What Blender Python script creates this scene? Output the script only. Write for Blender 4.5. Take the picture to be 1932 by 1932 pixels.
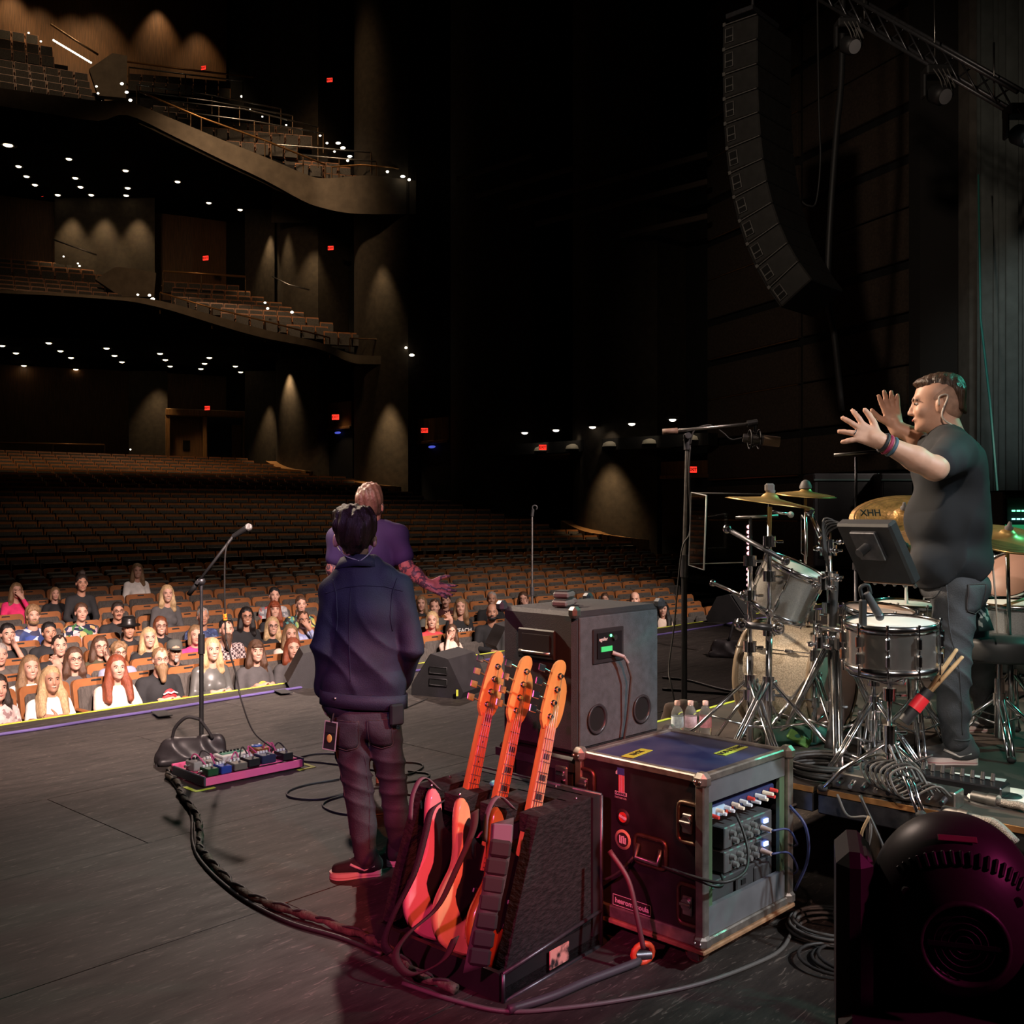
import bpy, math, random
import numpy as np
from mathutils import Vector, Matrix
from mathutils.bvhtree import BVHTree

for _o in list(bpy.data.objects):
    bpy.data.objects.remove(_o)
SC = bpy.context.scene
COL = SC.collection
R = math.radians
PI = math.pi

# ---------------------------------------------------------------- camera, world, light, exposure
F, CX, CY, H = 1932.0, 966.0, 966.0, 1.73        # focal length and centre in pixels of the 1932 frame, eye height
cam = bpy.data.cameras.new('camera'); camo = bpy.data.objects.new('camera', cam); COL.objects.link(camo)
camo.location = (0, 0, H); camo.rotation_euler = (R(90), 0, 0)
cam.sensor_width = 36; cam.lens = 36.0; cam.clip_start = .05; cam.clip_end = 300
SC.camera = camo
w = bpy.data.worlds.new('world'); SC.world = w; w.use_nodes = True
w.node_tree.nodes['Background'].inputs[0].default_value = (.9, .7, .6, 1)
w.node_tree.nodes['Background'].inputs[1].default_value = .0012
SC.view_settings.view_transform = 'Standard'; SC.view_settings.look = 'None'
SC.view_settings.exposure = 0.0; SC.view_settings.gamma = 1.0; SC.view_settings.use_curve_mapping = False

# stage axes: E runs along the stage edge (away to the right), A points to the audience
EX, EY, AX, AY = .673, .740, -.740, .673
def ea(e, a, z=0.0): return Vector((e*EX + a*AX, e*EY + a*AY, z))
def pix(x, y, Y): return Vector(((x-CX)/F*Y, Y, H-(y-CY)/F*Y))
def flo(x, y, z=0.0):
    Y = (H-z)*F/(y-CY); return pix(x, y, Y)

def spot(name, loc, target, power, color, size=40, blend=.4, radius=.15):
    l = bpy.data.lights.new(name, 'SPOT'); l.energy = power; l.color = color
    l.spot_size = R(size); l.spot_blend = blend; l.shadow_soft_size = radius
    o = bpy.data.objects.new(name, l); COL.objects.link(o); o.location = loc
    o.rotation_euler = (Vector(target)-Vector(loc)).to_track_quat('-Z', 'Y').to_euler()
    return o
def area(name, loc, target, power, color, sx=1.0, sy=1.0):
    l = bpy.data.lights.new(name, 'AREA'); l.energy = power; l.color = color; l.shape = 'RECTANGLE'; l.size = sx; l.size_y = sy
    o = bpy.data.objects.new(name, l); COL.objects.link(o); o.location = loc
    o.rotation_euler = (Vector(target)-Vector(loc)).to_track_quat('-Z', 'Y').to_euler()
    return o

# front-of-house wash from the ceiling slots (warm), its shadows fall towards the camera
spot('front_of_house_spot', (-7.5, 31, 19.5), (.0, 7.6, .4), 13500, (1, .75, .63), 21, 1, .4)
spot('front_of_house_spot', (6, 33, 19.5), (1.6, 5.5, .9), 5000, (1, .82, .68), 20, .5, .5)
spot('side_wash_spot', (-7, 9.5, 8.0), (1.8, 5.3, 1.35), 10000, (1, .78, .58), 24, .6, .2)
# stage truss lamps over the front rows of the audience
for e_, p_, c_ in ((1.5, 11500, (1, .74, .66)), (5.0, 9500, (1, .78, .70)), (9.0, 4000, (1, .8, .72)), (13.5, 3600, (1, .84, .74))):
    spot('audience_spot', ea(e_-1.0, -2.5, 9.0), ea(e_+2.6, 11.0, -.4), p_*2.3, c_, 25, .75, .3)
# coloured stage lamps, plus an added fill at the riser
spot('magenta_spot', (-2.6, -1.2, 3.6), (-.30, 3.9, .35), 1500, (1, .10, .30), 17, .7, .10)
spot('red_spot', (1.6, -.6, 4.2), (-.02, 4.15, .85), 1500, (1, .16, .07), 17, .5, .08)
spot('magenta_spot', (4.2, .6, 3.0), (1.35, 2.4, .80), 260, (1, .07, .36), 20, .5, .1)
spot('violet_spot', (-1.0, -3.0, 5.5), (-.75, 5.2, 1.25), 1150, (.66, .40, 1), 15, .7, .12)
spot('violet_spot', (-3.5, -2.0, 5.2), (-.72, 6.6, 1.62), 1900, (1, .30, .30), 7.5, .7, .12)
spot('teal_spot', (8.5, 6.5, 6.5), (2.2, 5.2, 1.2), 1100, (.10, 1, .72), 24, .6, .12)
spot('floor_spot', (3.6, .9, 2.4), (1.42, 4.2, .25), 260, (1, .58, .46), 24, .7, .08)  # added fill lamp without a fixture, lightens the riser legs
spot('cool_side_spot', (6.5, .0, 6.2), (.55, 4.5, .7), 2900, (.84, .95, 1), 19, .7, .2)
spot('drum_spot', (-1.0, -3.5, 6.5), (1.75, 4.8, 1.25), 1700, (1, .86, .74), 15, .6, .15)
spot('curtain_spot', (4.0, 8, 5.6), (9.5, 18.2, 4.2), 1500, (.86, 1, .95), 26, .8, .3)
# dimmed house lights high over the auditorium, plus one added fill lamp
spot('house_spot', ea(15, 20, 25), ea(15.5, 20.5, 0), 7500, (1, .82, .62), 46, 1, .6)
spot('house_spot', ea(13, 33, 8.0), ea(13.4, 34, 2), 420, (1, .70, .38), 130, 1, .3)
spot('house_spot', ea(19, 33, 7.6), ea(19.4, 34, 2), 420, (1, .70, .38), 130, 1, .3)
spot('work_light', (-2.5, 3.0, 8.5), (6.3, 20, 7.5), 2300, (1, .80, .62), 34, .9, .3)  # added fill lamp, lifts the line array side and the wall panels
spot('balcony_spot', (-10, 26, 23), (-9.3, 36, 15.6), 8000, (1, .70, .42), 33, .9, .6)
spot('balcony_spot', (-13, 28, 29), (-18, 40, 19), 2600, (1, .70, .42), 40, 1, .6)
spot('balcony_spot', (-6.5, 35, 27), (-7.6, 40.3, 15.6), 2600, (1, .66, .36), 34, 1, .4)
spot('balcony_spot', (-12, 27, 15), (-12.5, 38, 9.6), 1300, (1, .66, .38), 70, .9, .6)

# ---------------------------------------------------------------- helpers: materials
MATS = {}
def mat(name, col=(.5, .5, .5), rough=.6, metal=0.0, var=0.0, vs=8.0, bump=0.0, bs=60.0, emis=0.0, coat=0.0, trans=0.0, ior=1.45, stretch=None, spec=None, col2=None, sharp=0):
    if name in MATS: return MATS[name]
    m = bpy.data.materials.new(name); m.use_nodes = True
    nt = m.node_tree; N = nt.nodes; L = nt.links; b = N['Principled BSDF']
    b.inputs['Base Color'].default_value = (*col, 1); b.inputs['Roughness'].default_value = rough
    b.inputs['Metallic'].default_value = metal; b.inputs['Coat Weight'].default_value = coat
    b.inputs['Transmission Weight'].default_value = trans; b.inputs['IOR'].default_value = ior
    if spec is not None: b.inputs['Specular IOR Level'].default_value = spec
    if emis:
        b.inputs['Emission Color'].default_value = (*col, 1); b.inputs['Emission Strength'].default_value = emis
    tc = N.new('ShaderNodeTexCoord'); mp = N.new('ShaderNodeMapping'); L.new(tc.outputs['Object'], mp.inputs[0])
    if stretch: mp.inputs['Scale'].default_value = stretch
    if var > 0 or col2:
        t = N.new('ShaderNodeTexNoise'); t.inputs['Scale'].default_value = vs; t.inputs['Detail'].default_value = 6
        L.new(mp.outputs[0], t.inputs[0])
        r = N.new('ShaderNodeValToRGB'); L.new(t.outputs['Fac'], r.inputs[0])
        a_ = col if col2 else tuple(c*(1-var) for c in col); b_ = col2 if col2 else tuple(min(1, c*(1+var)) for c in col)
        r.color_ramp.elements[0].color = (*a_, 1); r.color_ramp.elements[1].color = (*b_, 1)
        r.color_ramp.elements[0].position = .32 if not sharp else .5-sharp; r.color_ramp.elements[1].position = .68 if not sharp else .5+sharp
        L.new(r.outputs[0], b.inputs['Base Color'])
        if emis: L.new(r.outputs[0], b.inputs['Emission Color'])
    if bump > 0:
        t2 = N.new('ShaderNodeTexNoise'); t2.inputs['Scale'].default_value = bs; t2.inputs['Detail'].default_value = 3
        L.new(mp.outputs[0], t2.inputs[0])
        bp = N.new('ShaderNodeBump'); bp.inputs['Strength'].default_value = bump; bp.inputs['Distance'].default_value = .01
        L.new(t2.outputs['Fac'], bp.inputs['Height']); L.new(bp.outputs[0], b.inputs['Normal'])
    m.diffuse_color = (*col, 1)
    MATS[name] = m; return m

def mat_cells(name, cols, scale=14, rough=.7, kind='VORONOI', stretch=None):
    """procedural print: random patches picked from a list of colours"""
    if name in MATS: return MATS[name]
    m = bpy.data.materials.new(name); m.use_nodes = True; nt = m.node_tree; N = nt.nodes; L = nt.links; b = N['Principled BSDF']
    b.inputs['Roughness'].default_value = rough
    tc = N.new('ShaderNodeTexCoord'); mp = N.new('ShaderNodeMapping'); L.new(tc.outputs['Object'], mp.inputs[0])
    if stretch: mp.inputs['Scale'].default_value = stretch
    if kind == 'VORONOI':
        t = N.new('ShaderNodeTexVoronoi'); t.inputs['Scale'].default_value = scale; L.new(mp.outputs[0], t.inputs[0])
        sp = N.new('ShaderNodeSeparateColor'); L.new(t.outputs['Color'], sp.inputs[0]); src = sp.outputs[0]
    else:
        t = N.new('ShaderNodeTexNoise'); t.inputs['Scale'].default_value = scale; t.inputs['Detail'].default_value = 4; L.new(mp.outputs[0], t.inputs[0]); src = t.outputs['Fac']
    r = N.new('ShaderNodeValToRGB'); r.color_ramp.interpolation = 'CONSTANT'; L.new(src, r.inputs[0])
    n = len(cols)
    while len(r.color_ramp.elements) < n: r.color_ramp.elements.new(.5)
    for i, c in enumerate(cols):
        r.color_ramp.elements[i].position = i/n if kind == 'VORONOI' else .28+.44*i/n
        r.color_ramp.elements[i].color = (*c, 1)
    L.new(r.outputs[0], b.inputs['Base Color']); MATS[name] = m; return m

def mat_plaid(name, c1, c2, scale=60):
    if name in MATS: return MATS[name]
    m = bpy.data.materials.new(name); m.use_nodes = True; nt = m.node_tree; N = nt.nodes; L = nt.links; b = N['Principled BSDF']
    b.inputs['Roughness'].default_value = .8
    tc = N.new('ShaderNodeTexCoord'); t = N.new('ShaderNodeTexChecker'); t.inputs['Scale'].default_value = scale
    t.inputs['Color1'].default_value = (*c1, 1); t.inputs['Color2'].default_value = (*c2, 1)
    L.new(tc.outputs['Object'], t.inputs[0]); L.new(t.outputs[0], b.inputs['Base Color']); MATS[name] = m; return m

# ---------------------------------------------------------------- helpers: mesh building
def frame(zdir, up=(0, 0, 1)):
    z = Vector(zdir).normalized(); u = Vector(up)
    if abs(z.dot(u)) > .98: u = Vector((1, 0, 0))
    x = u.cross(z).normalized(); y = z.cross(x)
    return Matrix((x, y, z)).transposed()
def TR(loc=(0, 0, 0), rx=0, ry=0, rz=0, s=1):
    return Matrix.Translation(Vector(loc)) @ Matrix.Rotation(R(rz), 4, 'Z') @ Matrix.Rotation(R(ry), 4, 'Y') @ Matrix.Rotation(R(rx), 4, 'X') @ Matrix.Scale(s, 4)

class MB:
    def __init__(s): s.v = []; s.f = []; s.sm = []; s.T = Matrix()
    def add(s, vs, fs, smooth=False, M=None):
        b = len(s.v); T = s.T @ M if M is not None else s.T
        s.v += [tuple(T @ Vector(p)) for p in vs]
        s.f += [tuple(i+b for i in f) for f in fs]; s.sm += [smooth]*len(fs); return s
    def box(s, c, d, M=None, b=0.0):
        x, y, z = c; hx, hy, hz = d[0]/2, d[1]/2, d[2]/2
        if b <= 0:
            vs = [(x+i*hx, y+j*hy, z+k*hz) for i in (-1, 1) for j in (-1, 1) for k in (-1, 1)]
            return s.add(vs, [(0, 1, 3, 2), (4, 6, 7, 5), (0, 4, 5, 1), (2, 3, 7, 6), (0, 2, 6, 4), (1, 5, 7, 3)], False, M)
        b = min(b, hx*.95, hy*.95, hz*.95); vs = []; ix = {}
        for i in (-1, 1):
            for j in (-1, 1):
                for k in (-1, 1):
                    for ax in range(3):
                        p = [x+i*(hx-b), y+j*(hy-b), z+k*(hz-b)]; p[ax] = (x, y, z)[ax]+(i, j, k)[ax]*(hx, hy, hz)[ax]
                        ix[(i, j, k, ax)] = len(vs); vs.append(tuple(p))
        fs = []
        def q(l): fs.append(tuple(ix[a] for a in l))
        for sg in (-1, 1):
            q([(sg, a, b_, 0) for a, b_ in ((-1, -1), (1, -1), (1, 1), (-1, 1))][::sg])
            q([(a, sg, b_, 1) for a, b_ in ((-1, -1), (-1, 1), (1, 1), (1, -1))][::sg])
            q([(a, b_, sg, 2) for a, b_ in ((-1, -1), (1, -1), (1, 1), (-1, 1))][::sg])
        for a in (-1, 1):
            for c_ in (-1, 1):
                q([(a, c_, -1, 0), (a, c_, -1, 1), (a, c_, 1, 1), (a, c_, 1, 0)][::(-a*c_)])
                q([(a, -1, c_, 0), (a, 1, c_, 0), (a, 1, c_, 2), (a, -1, c_, 2)][::(-a*c_)])
                q([(-1, a, c_, 1), (-1, a, c_, 2), (1, a, c_, 2), (1, a, c_, 1)][::(-a*c_)])
                for d_ in (-1, 1):
                    q([(a, c_, d_, 0), (a, c_, d_, 1), (a, c_, d_, 2)][::a*c_*d_])
        return s.add(vs, fs, False, M)
    def cyl(s, p0, p1, r0, r1=None, n=12, caps=True, M=None):
        r1 = r0 if r1 is None else r1; p0 = Vector(p0); p1 = Vector(p1); B = frame(p1-p0)
        ring = lambda p, r: [tuple(p + B @ Vector((r*math.cos(2*PI*i/n), r*math.sin(2*PI*i/n), 0))) for i in range(n)]
        a, c = ring(p0, r0), ring(p1, r1)
        s.add(a+c, [(i, (i+1) % n, n+(i+1) % n, n+i) for i in range(n)], True, M)
        if caps:
            s.add(a, [tuple(range(n))[::-1]], False, M); s.add(c, [tuple(range(n))], False, M)
        return s
    def tube(s, pts, r, n=8, closed=False, M=None):
        P = [Vector(p) for p in pts]; m = len(P); vs = []; fs = []; up = Vector((0, 0, 1)); prev = None
        for i in range(m):
            d = (P[(i+1) % m]-P[i-1]) if closed else (P[min(i+1, m-1)]-P[max(i-1, 0)])
            if d.length < 1e-9: d = Vector((0, 0, 1))
            d.normalize()
            if prev is None:
                x = up.cross(d) if abs(d.dot(up)) < .95 else Vector((1, 0, 0)).cross(d)
            else: x = prev - d*prev.dot(d)
            x.normalize(); prev = x; y = d.cross(x)
            rr = r[i] if isinstance(r, (list, tuple)) else r
            vs += [tuple(P[i]+x*rr*math.cos(2*PI*k/n)+y*rr*math.sin(2*PI*k/n)) for k in range(n)]
        for i in range(m if closed else m-1):
            a, b = i*n, ((i+1) % m)*n
            fs += [(a+k, a+(k+1) % n, b+(k+1) % n, b+k) for k in range(n)]
        if not closed: fs += [tuple(range(n))[::-1], tuple((m-1)*n+k for k in range(n))]
        return s.add(vs, fs, True, M)
    def lathe(s, prof, n=24, M=None, smooth=True):
        vs = []; fs = []
        for r, z in prof: vs += [(r*math.cos(2*PI*i/n), r*math.sin(2*PI*i/n), z) for i in range(n)]
        for j in range(len(prof)-1):
            fs += [(j*n+i, j*n+(i+1) % n, (j+1)*n+(i+1) % n, (j+1)*n+i) for i in range(n)]
        return s.add(vs, fs, smooth, M)
    def prism(s, out, z0, z1, M=None, smooth=False):
        n = len(out); lo = [(x, y, z0) for x, y in out]; hi = [(x, y, z1) for x, y in out]
        s.add(lo, [tuple(range(n))[::-1]], False, M); s.add(hi, [tuple(range(n))], False, M)
        return s.add(lo+hi, [(i, (i+1) % n, n+(i+1) % n, n+i) for i in range(n)], smooth, M)
    def ball(s, c, r, nu=12, nv=8, M=None):
        rx, ry, rz = (r, r, r) if not isinstance(r, (tuple, list)) else r; vs = []; fs = []
        for j in range(nv+1):
            t = PI*j/nv
            vs += [(c[0]+rx*math.sin(t)*math.cos(2*PI*i/nu), c[1]+ry*math.sin(t)*math.sin(2*PI*i/nu), c[2]-rz*math.cos(t)) for i in range(nu)]
        for j in range(nv): fs += [(j*nu+i, j*nu+(i+1) % nu, (j+1)*nu+(i+1) % nu, (j+1)*nu+i) for i in range(nu)]
        return s.add(vs, fs, True, M)
    def sheet(s, rows, M=None, smooth=True):
        n = len(rows[0]); vs = [p for r in rows for p in r]
        fs = [(j*n+i, j*n+i+1, (j+1)*n+i+1, (j+1)*n+i) for j in range(len(rows)-1) for i in range(n-1)]
        return s.add(vs, fs, smooth, M)
    def mesh(s, name):
        me = bpy.data.meshes.new(name); me.from_pydata(s.v, [], s.f); me.polygons.foreach_set('use_smooth', s.sm); me.update(); return me

def link(name, me, m=None, parent=None, M=None):
    o = bpy.data.objects.new(name, me); COL.objects.link(o)
    if m is not None:
        for q in (m if isinstance(m, (list, tuple)) else [m]): me.materials.append(q)
    if parent is not None: o.parent = parent
    if M is not None: o.matrix_local = M
    return o
def obj(name, mb, m, parent=None, M=None): return link(name, mb.mesh(name), m, parent, M)
def tag(o, label, cat, group=None):
    o['label'] = label; o['category'] = cat
    if group: o['group'] = group
    return o
def thing(name, label, cat, M=None, group=None):
    o = bpy.data.objects.new(name, None); COL.objects.link(o); o.empty_display_size = .1
    if M is not None: o.matrix_world = M
    return tag(o, label, cat, group)
def struct(name, mb, m, parent=None):
    o = obj(name, mb, m, parent)
    if parent is None: o['kind'] = 'structure'
    return o
def ctrail(pts, steps=6):
    """smooth curve (Catmull-Rom) through points"""
    P = [Vector(p) for p in pts]; P = [P[0]*2-P[1]] + P + [P[-1]*2-P[-2]]; out = []
    for i in range(1, len(P)-2):
        a, b, c, d = P[i-1:i+3]
        for k in range(steps):
            t = k/steps
            out.append(.5*((2*b)+(c-a)*t+(2*a-5*b+4*c-d)*t*t+(3*b-a-3*c+d)*t**3))
    out.append(P[-2]); return out
def text_mesh(s, size=.1, ext=.002, font_bold=.0, align='CENTER'):
    c = bpy.data.curves.new('lettering', 'FONT'); c.body = s; c.size = size; c.extrude = ext; c.align_x = align; c.align_y = 'CENTER'; c.offset = font_bold; c.resolution_u = 3
    o = bpy.data.objects.new('lettering', c); COL.objects.link(o)
    dg = bpy.context.evaluated_depsgraph_get(); me = bpy.data.meshes.new_from_object(o.evaluated_get(dg))
    bpy.data.objects.remove(o); return me
ORD = ['first', 'second', 'third', 'fourth', 'fifth', 'sixth', 'seventh', 'eighth', 'ninth', 'tenth', 'eleventh', 'twelfth', 'thirteenth', 'fourteenth', 'fifteenth', 'sixteenth', 'seventeenth', 'eighteenth', 'nineteenth', 'twentieth']
ORD += ['twenty-'+q for q in ORD[:9]] + ['thirtieth'] + ['thirty-'+q for q in ORD[:9]] + ['fortieth']

# ---------------------------------------------------------------- common materials
BLK = mat('black_paint', (.012, .012, .013), .55, var=.2, vs=20)
BLKG = mat('black_gloss', (.010, .010, .012), .25)
CHROME = mat('chrome', (.75, .75, .77), .16, 1.0)
STEEL = mat('brushed_steel', (.42, .40, .38), .35, 1.0, var=.2, vs=30)
DKSTEEL = mat('dark_steel', (.10, .10, .11), .4, .8, var=.2, vs=30)
RUBBER = mat('black_rubber', (.016, .016, .017), .7)
CABLE = mat('black_cable', (.030, .028, .027), .5)
CABLEG = mat('grey_cable', (.10, .095, .09), .5)
YTAPE = mat('yellow_green_tape', (.55, .62, .06), .6, var=.1)
WHITE = mat('white_plastic', (.75, .73, .70), .45)
WOODW = mat('wall_wood', (.14, .062, .022), .5, var=.35, vs=3, stretch=(14, 14, .6))
# ================================================================ the setting: stage floor, auditorium, walls, balconies
def mat_stage():
    m = bpy.data.materials.new('stage_floor_paint'); m.use_nodes = True; nt = m.node_tree; N = nt.nodes; L = nt.links; b = N['Principled BSDF']
    tc = N.new('ShaderNodeTexCoord'); mp = N.new('ShaderNodeMapping'); L.new(tc.outputs['Object'], mp.inputs[0])
    mp.inputs['Rotation'].default_value = (0, 0, R(12)); mp.inputs['Scale'].default_value = (1, 5.5, 1)
    n1 = N.new('ShaderNodeTexNoise'); n1.inputs['Scale'].default_value = 2.2; n1.inputs['Detail'].default_value = 9; n1.inputs['Roughness'].default_value = .72; L.new(mp.outputs[0], n1.inputs[0])
    r1 = N.new('ShaderNodeValToRGB'); L.new(n1.outputs['Fac'], r1.inputs[0])
    r1.color_ramp.elements[0].color = (.013, .0105, .0095, 1); r1.color_ramp.elements[1].color = (.056, .046, .040, 1)
    r1.color_ramp.elements[0].position = .3; r1.color_ramp.elements[1].position = .72
    n2 = N.new('ShaderNodeTexNoise'); n2.inputs['Scale'].default_value = 9; n2.inputs['Detail'].default_value = 5; n2.inputs['Distortion'].default_value = 1.6; L.new(mp.outputs[0], n2.inputs[0])
    r2 = N.new('ShaderNodeValToRGB'); L.new(n2.outputs['Fac'], r2.inputs[0])
    r2.color_ramp.elements[0].position = .60; r2.color_ramp.elements[1].position = .72
    r2.color_ramp.elements[0].color = (0, 0, 0, 1); r2.color_ramp.elements[1].color = (.5, .5, .5, 1)
    mx = N.new('ShaderNodeMixRGB'); L.new(r2.outputs[0], mx.inputs[0]); L.new(r1.outputs[0], mx.inputs[1]); mx.inputs[2].default_value = (.26, .21, .18, 1)
    L.new(mx.outputs[0], b.inputs['Base Color'])
    r3 = N.new('ShaderNodeMapRange'); L.new(n1.outputs['Fac'], r3.inputs[0]); r3.inputs[3].default_value = .74; r3.inputs[4].default_value = .46; b.inputs['Specular IOR Level'].default_value = .28
    L.new(r3.outputs[0], b.inputs['Roughness'])
    bp = N.new('ShaderNodeBump'); bp.inputs['Strength'].default_value = .18; bp.inputs['Distance'].default_value = .004; L.new(n2.outputs['Fac'], bp.inputs['Height']); L.new(bp.outputs[0], b.inputs['Normal'])
    MATS['stage'] = m; return m
STAGE = mat_stage()
EDGE = 8.67
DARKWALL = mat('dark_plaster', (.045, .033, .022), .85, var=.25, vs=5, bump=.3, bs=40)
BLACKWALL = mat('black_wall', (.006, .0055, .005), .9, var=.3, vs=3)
CARPET = mat('dark_carpet', (.012, .010, .010), .95, var=.3, vs=9)
FASC = mat('balcony_plaster', (.13, .098, .070), .8, var=.18, vs=3, bump=.15, bs=30)

# stage: black sub floor with painted boards laid on it
def stage_floor():
    b = MB(); b.add([ea(-9, -7, -.05), ea(26, -7, -.05), ea(26, EDGE, -.05), ea(-9, EDGE, -.05)], [(0, 1, 2, 3)])
    b.add([ea(-9, EDGE, -.05), ea(26, EDGE, -.05), ea(26, EDGE, -1.0), ea(-9, EDGE, -1.0)], [(0, 1, 2, 3)])
    fl = struct('floor', b, BLKG)
    rng = random.Random(4); pw, pl = 2.44, 1.22
    me = None
    a0 = EDGE
    for j in range(9):
        off = (j % 2)*1.22
        for i in range(-3, 13):
            e0 = i*pw+off-2.2; a1 = a0-j*pl
            c = ea(e0+pw/2, a1-pl/2)
            if c.y < 1.2 or abs(c.x) > .62*c.y+2.5: continue
            if me is None:
                q = MB(); q.box((0, 0, -.022), (pw-.0035, pl-.0035, .044), b=.0012); me = q.mesh('floor_board'); me.materials.append(STAGE)
            o = bpy.data.objects.new('floor_board', me); COL.objects.link(o); o.parent = fl
            o.location = (c.x, c.y, rng.uniform(-.0015, 0)); o.rotation_euler = (0, 0, math.atan2(EY, EX)+(PI if rng.random() < .5 else 0))
    return fl
stage_floor()
b = MB(); yw = .035
b.box((0, 0, 0), (24, yw, .004)); ang = math.atan2(EY, EX)
o = obj('edge_tape', b, YTAPE, None, Matrix.Translation(ea(9, EDGE-.02, .003)) @ Matrix.Rotation(ang, 4, 'Z'))
tag(o, 'yellow-green safety tape along the stage front edge', 'tape')
rng = random.Random(2)
pts = [ea(-2+.5*i, EDGE-.42+rng.uniform(-.03, .03)-(.10 if i > 26 else 0), .012) for i in range(44)]
b = MB(); b.tube(ctrail(pts, 3), .014, 6)
o = obj('floor_cable', b, mat('violet_cable', (.10, .075, .22), .45, var=.25, vs=2), None); tag(o, 'bluish violet cable run taped along the stage front', 'cable')  # white cord, the violet stage light is put into its colour
for i, (x, y) in enumerate(((305, 1344), (533, 1302), (300, 1340))[:2]):
    b = MB(); b.box((0, 0, 0), (.26, .12, .006), b=.002)
    o = obj('gaffer_tape', b, BLK, None, Matrix.Translation(flo(x, y+2, .020)) @ Matrix.Rotation(ang+1.3, 4, 'Z'))
    tag(o, ['black gaffer tape over the violet cable beside the left microphone stand', 'black gaffer tape over the violet cable by the left wedge monitor'][i], 'tape')

# raked auditorium floor
def row_a(i): return 10.2+.95*i + (.9 if i >= 25 else 0)
_zs = [-.0, -.01, .02, .09, .18, .25, .345, .44, .557, .68, .86, 1.03, 1.185]
def row_top(i): return _zs[i] if i < 13 else 1.185+.157*(i-12)
ARC = 60.0
def row_pt(i, e, z=0.0):
    return ea(e, row_a(i)-(e-8)**2/(2*ARC), z)
b = MB()
NROW = 31
for i in range(NROW):
    z = row_top(i)-.9
    es = [-6+2*k for k in range(17)]
    b.sheet([[row_pt(i, e, z)+ea(0, -.42) for e in es], [row_pt(i, e, z)+ea(0, .53 if i != 24 else 1.43) for e in es]], smooth=False)
    if i < NROW-1: z2 = row_top(i+1)-.9; b.sheet([[row_pt(i+1, e, z)+ea(0, -.42) for e in es], [row_pt(i+1, e, z2)+ea(0, -.42) for e in es]], smooth=False)
b.sheet([[row_pt(NROW-1, e, row_top(NROW-1)-.9)+ea(0, .5) for e in (-6, 8, 26)], [ea(e, 52, row_top(NROW-1)-.9) for e in (-6, 8, 26)]], smooth=False)
b.add([ea(-6, EDGE, -.95), ea(27, EDGE, -.95), ea(27, 10.2, -.91), ea(-6, 10.2, -.91)], [(0, 1, 2, 3)])
b.add([ea(24, 8, -.93), ea(34, 8, -.93), ea(34, 20, .3), ea(24, 20, .3)], [(0, 1, 2, 3)])
b.add([ea(24, 20, .3), ea(34, 20, .3), ea(34, 40, 3.2), ea(24, 40, 3.2)], [(0, 1, 2, 3)])
struct('floor_auditorium', b, CARPET)

# ---- side and back walls: full-height convex piers with recesses between them
def wall_pt(x, e=26.0):
    k = (x-CX)/F; Y = e/(k*EX+EY); return Vector((k*Y, Y, 0))
def pier(n, x0, x1, bulge, label=None, e=26.0, z0=-1, z1=31, m=None):
    p, q = wall_pt(x0, e), wall_pt(x1, e); d = (q-p); nrm = Vector((d.y, -d.x, 0)).normalized()
    if nrm.dot(-p) < 0: nrm = -nrm
    pts = [p+d*t+nrm*bulge*(1-(2*t-1)**2) for t in [i/10 for i in range(11)]]
    b = MB(); b.sheet([[(v.x, v.y, z0) for v in pts], [(v.x, v.y, z1) for v in pts]])
    for v in (p, q):
        u = v-nrm*1.6; b.sheet([[(v.x, v.y, z0), (u.x, u.y, z0)], [(v.x, v.y, z1), (u.x, u.y, z1)]], smooth=False)
    o = struct('wall_'+n, b, m or DARKWALL); return pts, nrm
PIERS = {}
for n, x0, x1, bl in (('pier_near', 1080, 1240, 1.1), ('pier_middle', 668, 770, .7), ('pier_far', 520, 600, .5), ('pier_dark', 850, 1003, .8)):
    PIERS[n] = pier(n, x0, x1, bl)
# recess wall behind the piers, back wall, ceiling
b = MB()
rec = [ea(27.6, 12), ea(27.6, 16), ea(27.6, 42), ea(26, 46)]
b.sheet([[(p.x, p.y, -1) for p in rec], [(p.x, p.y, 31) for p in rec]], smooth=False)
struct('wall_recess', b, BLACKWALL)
def wood_wall():
    b = MB(); es = [27, 25.5, 23, 20, 16, 11, 5, -2]; aa = [43.0, 43.5, 44.6, 46.0, 47.6, 48.8, 49.4, 49.4]
    pts = [ea(e, a) for e, a in zip(es, aa)]
    b.sheet([[(p.x, p.y, 2.0) for p in pts], [(p.x, p.y, 31) for p in pts]], smooth=False); return b
struct('wall_back', wood_wall(), WOODW)
b = MB(); b.add([ea(-14, 2, 31), ea(34, 2, 31), ea(34, 52, 31), ea(-14, 52, 31)], [(0, 1, 2, 3)])
struct('ceiling', b, BLACKWALL)
b = MB(); b.add([ea(-14, -7, 14), ea(34, -7, 14), ea(34, 9, 14), ea(-14, 9, 14)], [(0, 1, 2, 3)]); b.add([ea(-14, 9, 14), ea(34, 9, 14), ea(34, 9, 31), ea(-14, 9, 31)], [(0, 1, 2, 3)])
struct('ceiling_stage', b, BLACKWALL)
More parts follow.
